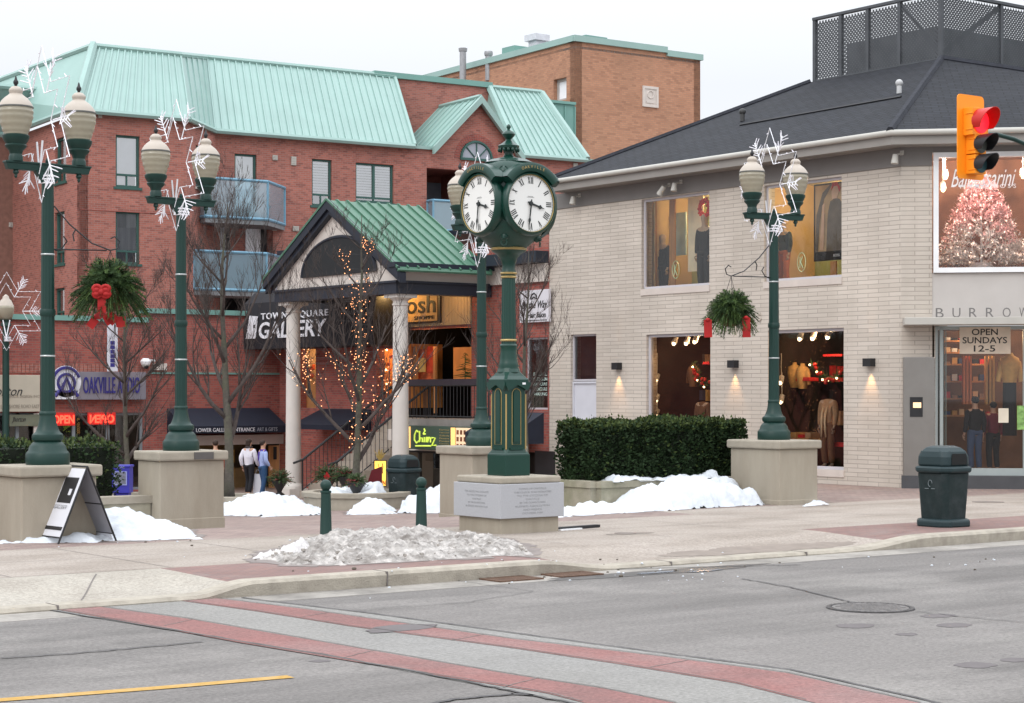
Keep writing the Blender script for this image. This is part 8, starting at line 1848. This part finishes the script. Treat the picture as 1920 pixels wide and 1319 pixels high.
# ================================================================== bollards
def make_bollard(label):
    t = thing('bollard', label, 'bollard', (0,0,0), 'round headed green bollards'); mb = MB(); mb.lathe([(.095,0),(.095,.03),(.088,.05),(.070,.66),(.078,.665),(.082,.68),(.078,.695),(.05,.70),(.048,.715)], (0,0,0), 36, flute=12, fl=.05); mb.build('post', lg, t, smooth=35)
    mb = MB(); mb.ball((0,0,.775), .082, 20, 12); mb.lathe([(.05,.70),(.055,.72),(.045,.735)], (0,0,0), 20); mb.build('ball_top', lg, t, smooth=180); return t
b1 = onz(611, 1012, 0); bo = make_bollard('green bollard behind the dirty snow heap, left of its twin'); bo.location = b1
b2_ = onz(790, 1004, 0); dup(bo, tuple(b2_), 0, 'green bollard behind the dirty snow heap, nearer the clock')
# ================================================================== sandwich board
ab = M('board_white', (.66,.66,.70), .5, .03, 3); abg = M('board_back', (.30,.30,.33), .6, .08, 3)
Fa = lambda *q: None
c_l = onz(77, 1006, 0); c_r = onz(168, 1020, 0); r_l = onz(183, 1012, 0); r_r = onz(226, 1020, 0)
# front panel feet: (90,1008) and (167,1020); rear feet (183,1011) and (227,1019)
fA = onz(78, 1005, 0); fB = onz(108, 1022, 0)
t = thing('sandwich_board', 'white gallery sandwich board with a dark door picture, standing on the left sidewalk', 'sandwich board', onz(150, 1015, 0))
q1 = onz(109, 1021, 0); wv_ = Vector((RT[0]*.40-FW[0]*.46, RT[1]*.40-FW[1]*.46, 0)); sv_ = Vector((RT[0]*.46+FW[0]*.40, RT[1]*.46+FW[1]*.40, 0)).normalized()*.9
q0 = q1-wv_; q3 = q0+sv_; q2 = q1+sv_; top0 = q0.lerp(q3, .5)+Vector((0,0,1.06)); top1 = q1.lerp(q2, .5)+Vector((0,0,1.06))
mb = MB(); r = .014
for a_, b_ in ((q0, top0), (q1, top1), (q3, top0), (q2, top1), (top0, top1)): mb.tube(a_, b_, r, r, 6)
L1_ = lambda A_, B_, k: A_.lerp(B_, k)
mb.tube(L1_(q0,top0,.08), L1_(q1,top1,.08), r*.8, r*.8, 5); mb.tube(L1_(q3,top0,.10), L1_(q2,top1,.10), r*.8, r*.8, 5); mb.tube(L1_(q3,top0,.50), L1_(q2,top1,.50), r*.9, r*.9, 5); mb.build('frame', black_m, t)
def pan(A0_, B0_, k0, k1, m, nm, u0=0., u1=1., dd=0.): 
    P4 = [A0_.lerp(top0, k0), B0_.lerp(top1, k0), B0_.lerp(top1, k1), A0_.lerp(top0, k1)]; a_, b_, c_, d_ = P4
    P4 = [a_.lerp(b_, u0), a_.lerp(b_, u1), d_.lerp(c_, u1), d_.lerp(c_, u0)]; nn = (P4[1]-P4[0]).cross(P4[3]-P4[0]).normalized()
    if nn.dot(Vector((-FW[0], -FW[1], 0))) < 0: nn = -nn
    mb = MB(); mb.extr([p_+nn*dd for p_ in P4], nn*.005); return mb.build(nm, m, t)
pan(q0, q1, .09, .97, ab, 'front_panel'); pan(q3, q2, .11, .96, abg, 'rear_panel')
pan(q0, q1, .52, .85, black_m, 'door_picture', .22, .85, .006); pan(q0, q1, .62, .70, ab, 'door_picture_plate', .62, .74, .012); pan(q0, q1, .17, .215, black_m, 'dark_bar', .1, .92, .006)
pan(q3, q2, .02, .10, ab, 'lower_white_edge', .1, .9, .004)
a_, b_, c_ = q0.lerp(top0, .43), q1.lerp(top1, .43), q0.lerp(top0, .49); hv = (b_-a_); hv.normalize(); uv_ = (c_-a_).normalized(); Fz = None; nn = hv.cross(uv_).normalized(); 
if nn.dot(Vector((-FW[0], -FW[1], 0))) < 0: nn = -nn
mb = MB()
for s, k0, hgt in (('TOWNE SQUARE', .475, .018), ('GALLERY', .44, .034)):
    vs, fs_ = text_verts(s); ax_, bx_ = min(v.x for v in vs), max(v.x for v in vs); by_ = max(v.y for v in vs); o_ = q0.lerp(top0, k0); wt = (b_-a_).length*.62
    mb.add([o_+hv*((b_-a_).length*.17+(v.x-ax_)/(bx_-ax_)*wt)+uv_*(v.y/by_*hgt)+nn*.012 for v in vs], fs_)
mb.build('lettering', M('grey_ink', (.12,.12,.13), .6), t, recalc=False)
# ================================================================== newspaper box
p = ond(226, 925, 40.5); zg = g(p); t = thing('newspaper_box', 'blue newspaper vending box behind the low wall at left', 'newspaper box', (p.x, p.y, zg)); blu = M('box_blue', (.035,.035,.33), .4, .06, 3)
zt = ond(226, 877, 40.5).z; Fn = Fac(p.x, p.y, *RT); mb = MB(); Fn.box(mb, -.19, .19, zt-.55, zt, -.4, 0); Fn.box(mb, -.21, .21, zt-.0, zt+.05, -.42, .02); Fn.box(mb, -.16, .16, zg+.03, zt-.552, -.35, -.05); Fn.box(mb, -.2, .2, zg, zg+.028, -.4, 0); mb.build('cabinet', blu, t, bevel=.012)
mb = MB(); Fn.box(mb, -.12, .12, zt-.36, zt-.1, .003, .014); mb.build('window', M('paper_grey', (.16,.17,.22), .4, .3, 12), t); mb = MB(); put_text(mb, Fn, 'NEWS', -.09, .09, zt-.02, zt+.03, .021, .004); Fn.frame(mb, (-.14,.14,zt-.38,zt-.08), .02, .004, .02); mb.build('trim', M('pale_blue', (.25,.28,.55), .5), t)
# ================================================================== potted plants by the stairs
pot_m = M('pot_dark', (.03,.03,.032), .5, .1); plant_m = M('plant_green', (.045,.075,.025), .8, .35, 6); red_lf = M('plant_red', (.18,.03,.03), .8, .3, 6)
def potplant(label, px, py, D, R, H, seed, bow=False):
    c = ond(px, py, D); random.seed(seed); t = thing('potted_plant', label, 'potted plant', (c.x, c.y, c.z)); mb = MB(); mb.lathe([(.12,0),(.15,.04),(.06,.1),(.08,.16),(.19,.34),(.22,.42),(.19,.42)], c, 16); mb.build('urn', pot_m, t, smooth=50)
    A = MB(); B_ = MB()
    for i in range(170):
        a_ = random.uniform(0, 2*pi); el = random.uniform(.0, 1.4); L = R*random.uniform(.6,1.1); pts = [Vector(c)+Vector((0,0,.40))+Vector((cos(a_)*cos(el), sin(a_)*cos(el), sin(el)*H/R))*L*k/4+Vector((0,0,-.3*R*(k/4)**2)) for k in range(5)]; m = B_ if i % 6 == 0 else A; m.path(pts, [.010,.012,.010,.007,.003], 3)
        for k in range(1, 5):
            for q in range(3): w = Vector((random.uniform(-1,1), random.uniform(-1,1), random.uniform(-.5,1))).normalized()*.06; v = w.orthogonal().normalized()*.010; m.quad(pts[k]-v, pts[k]+v, pts[k]+w)
    A.build('foliage', plant_m, t, recalc=False); B_.build('red_stems', red_lf, t, recalc=False)
    if bow: mb = MB(); q = Vector(c)+f2*(R*.8)+Vector((0,0,.45)); mb.extr([q+r2*x_+Vector((0,0,z_)) for x_, z_ in ((-.08,0),(0,.12),(.08,0),(0,-.14))], f2*.02); mb.build('bow', red_fab, t)
    return t
potplant('potted plant with reddish stems against the left portico column', 524, 930, 51.5, .45, .45, 1)
potplant('bushy potted plant with a red bow at the foot of the stairs', 616, 925, 48.5, .55, .5, 2, True); potplant('potted plant right of the one with the red bow', 648, 925, 48.0, .45, .42, 3)
potplant('small shrub at the foot of the fairy light tree', 668, 938, 44.6, .30, .30, 4)
# ================================================================== people
wj = M('white_jacket', (.72,.70,.76), .8, .06, 10, bump=.3, bscale=30); blk = M('black_trousers', (.012,.012,.016), .85, .1); jean = M('blue_jeans', (.025,.07,.16), .85, .12, 12); pur = M('purple_jacket', (.06,.03,.28), .75, .08, 8); lbl = M('light_blue_jacket', (.36,.44,.72), .75, .06, 8); rst = M('rust_jacket', (.40,.10,.05), .8, .1, 8); hair_b = M('hair_brown', (.035,.02,.014), .8, .15, 20); shoe_m = M('shoe', (.02,.02,.02), .5)
def person(label, px, py_head, D, H, heading, P_, **k):
    hd = ond(px, py_head, D); z = hd.z-H; t = thing('person', label, 'person', (hd.x, hd.y, z)); return t
def place(label, px, D, H, ytop, heading, P_, top, leg, **k):
    hd = ond(px, ytop, D); t = thing('person', label, 'person', (hd.x, hd.y, hd.z-H)); figure(t, P_, H, skin_t, top, leg, hair_b, shoe_m, **k); t.rotation_euler = (0, 0, heading); return t
walkR = atan2(RT[1], RT[0])-pi/2                   # heading: figure faces +Y -> to the viewer's right
away = -TH
Pw = dict(kL=(-.10,.10,.50), aL=(-.10,.02,.09), kR=(.10,-.02,.49), aR=(.10,-.14,.10), eL=(-.23,-.10,1.13), wL=(-.22,-.02,.88), eR=(.23,.02,1.12), wR=(.22,.16,.90))
pw = place('person in a white jacket and black trousers walking with a white shopping bag', 467, 52.0, 1.60, 823, away-.5, Pw, wj, blk, hem=.84, topr=1.12, hair_len=.03)
Pp = dict(kL=(-.09,.06,.50), aL=(-.09,.03,.09), kR=(.09,.0,.49), aR=(.09,-.10,.09), eL=(-.23,.0,1.12), wL=(-.20,.12,.93), eR=(.23,-.02,1.12), wR=(.21,.12,.93))
pp = place('person in a purple and light blue jacket and jeans, beside the one in white', 493, 51.6, 1.58, 826, away-1.0, Pp, lbl, jean, hem=.86, topr=1.05)
# purple back panel of the jacket
o = [c_ for c_ in pp.children if c_.name.startswith('jacket')][0]; me = o.data; me.materials.append(pur)
for pl_ in me.polygons:
    if pl_.center.x < -.02 or pl_.center.z > 1.28: pl_.material_index = 1
pr_ = place('person in a rust jacket mostly hidden behind the bare tree trunk', 404, 52.6, 1.62, 826, away+.2, {}, rst, blk, hem=.72)
# scarf-coloured collar on the white jacket figure
mb = MB(); loc = pw.location; k = 1.60/1.7; mb.path([(cos(a_)*.085*k, sin(a_)*.075*k, 1.455*k) for a_ in [2*pi*i/12 for i in range(12)]], .03, 6, closed=True); mb.xf(Matrix.Translation(loc)); mb.build('collar', M('dark_fur', (.05,.04,.04), .9), pw, smooth=180)
wr = Vector((.22,.16,.80))*k; wr.rotate(Matrix.Rotation(away-.5, 3, 'Z')); wp = Vector(loc)+wr
t = thing('shopping_bag', 'tall white shopping bag held by the person in the white jacket', 'bag', wp-Vector((0,0,.6))); Fb = Fac(wp.x, wp.y, *RT); mb = MB(); mb.hexa([Fb.P(-.14,wp.z-.66,.05), Fb.P(.20,wp.z-.66,.05), Fb.P(.20,wp.z-.66,-.06), Fb.P(-.14,wp.z-.66,-.06), Fb.P(-.15,wp.z-.12,.03), Fb.P(.15,wp.z-.12,.03), Fb.P(.15,wp.z-.12,-.03), Fb.P(-.15,wp.z-.12,-.03)]); mb.build('bag', M('bag_white', (.75,.75,.8), .6, .03), t)
mb = MB(); mb.path([Fb.P(-.08,wp.z-.12), Fb.P(-.05,wp.z-.01), Fb.P(.05,wp.z-.01), Fb.P(.08,wp.z-.12)], .005, 4); mb.build('handle', white_p, t)
# ================================================================== fallen strip beside the clock pedestal, litter
q0 = onz(1042, 995, 0); q1 = onz(1121, 989, 0); t = thing('fallen_sign_post', 'black and white flat bar lying on the sidewalk right of the clock pedestal', 'bar', q0); mb = MB(); d = (q1-q0).normalized(); s = Vector((-d.y, d.x, 0))*.05
mb.hexa([q0-s, q1-s, q1+s, q0+s, q0-s+Vector((0,0,.045)), q1-s+Vector((0,0,.045)), q1+s+Vector((0,0,.045)), q0+s+Vector((0,0,.045))]); mb.build('bar', black_m, t); q1b = q0.lerp(q1, .5); mb = MB(); mb.hexa([q0-s*2.2, q1b-s*2.2, q1b-s*1.05, q0-s*1.05, q0-s*2.2+Vector((0,0,.02)), q1b-s*2.2+Vector((0,0,.02)), q1b-s*1.05+Vector((0,0,.02)), q0-s*1.05+Vector((0,0,.02))]); mb.build('white_edge', white_p, t)
# crumbs of snow and grit along the kerb and road: uncountable
random.seed(77); mb = MB(); md = MB()
for i in range(110):
    px, py = random.choice(((random.gauss(700,220), random.gauss(1075,20)), (random.gauss(1230,160), random.gauss(1071,8)), (random.gauss(1600,250), random.gauss(1030,8)), (random.gauss(250,120), random.gauss(1016,6)), (random.gauss(1150,120), random.gauss(1080,8))))
    if py < 985: continue
    p_ = onz(px, py, 0 if py < 1045 else RZ); z = walk_z(p_.x, p_.y) if p_.y > KU else RZ
    r = random.uniform(.004, .018)*(1 if i % 9 else 1.6); (mb if random.random() < .55 else md).ball((p_.x, p_.y, z+r*.5), r, 5, 4, (1.3,1,.7))
tag(mb.build('snow_crumbs', snow_m), 'tiny crumbs of snow scattered on road and kerb', 'snow crumbs', None, 'stuff'); tag(md.build('grit', M('grit', (.12,.10,.08), .9)), 'dark grit scattered on road and kerb', 'grit', None, 'stuff')
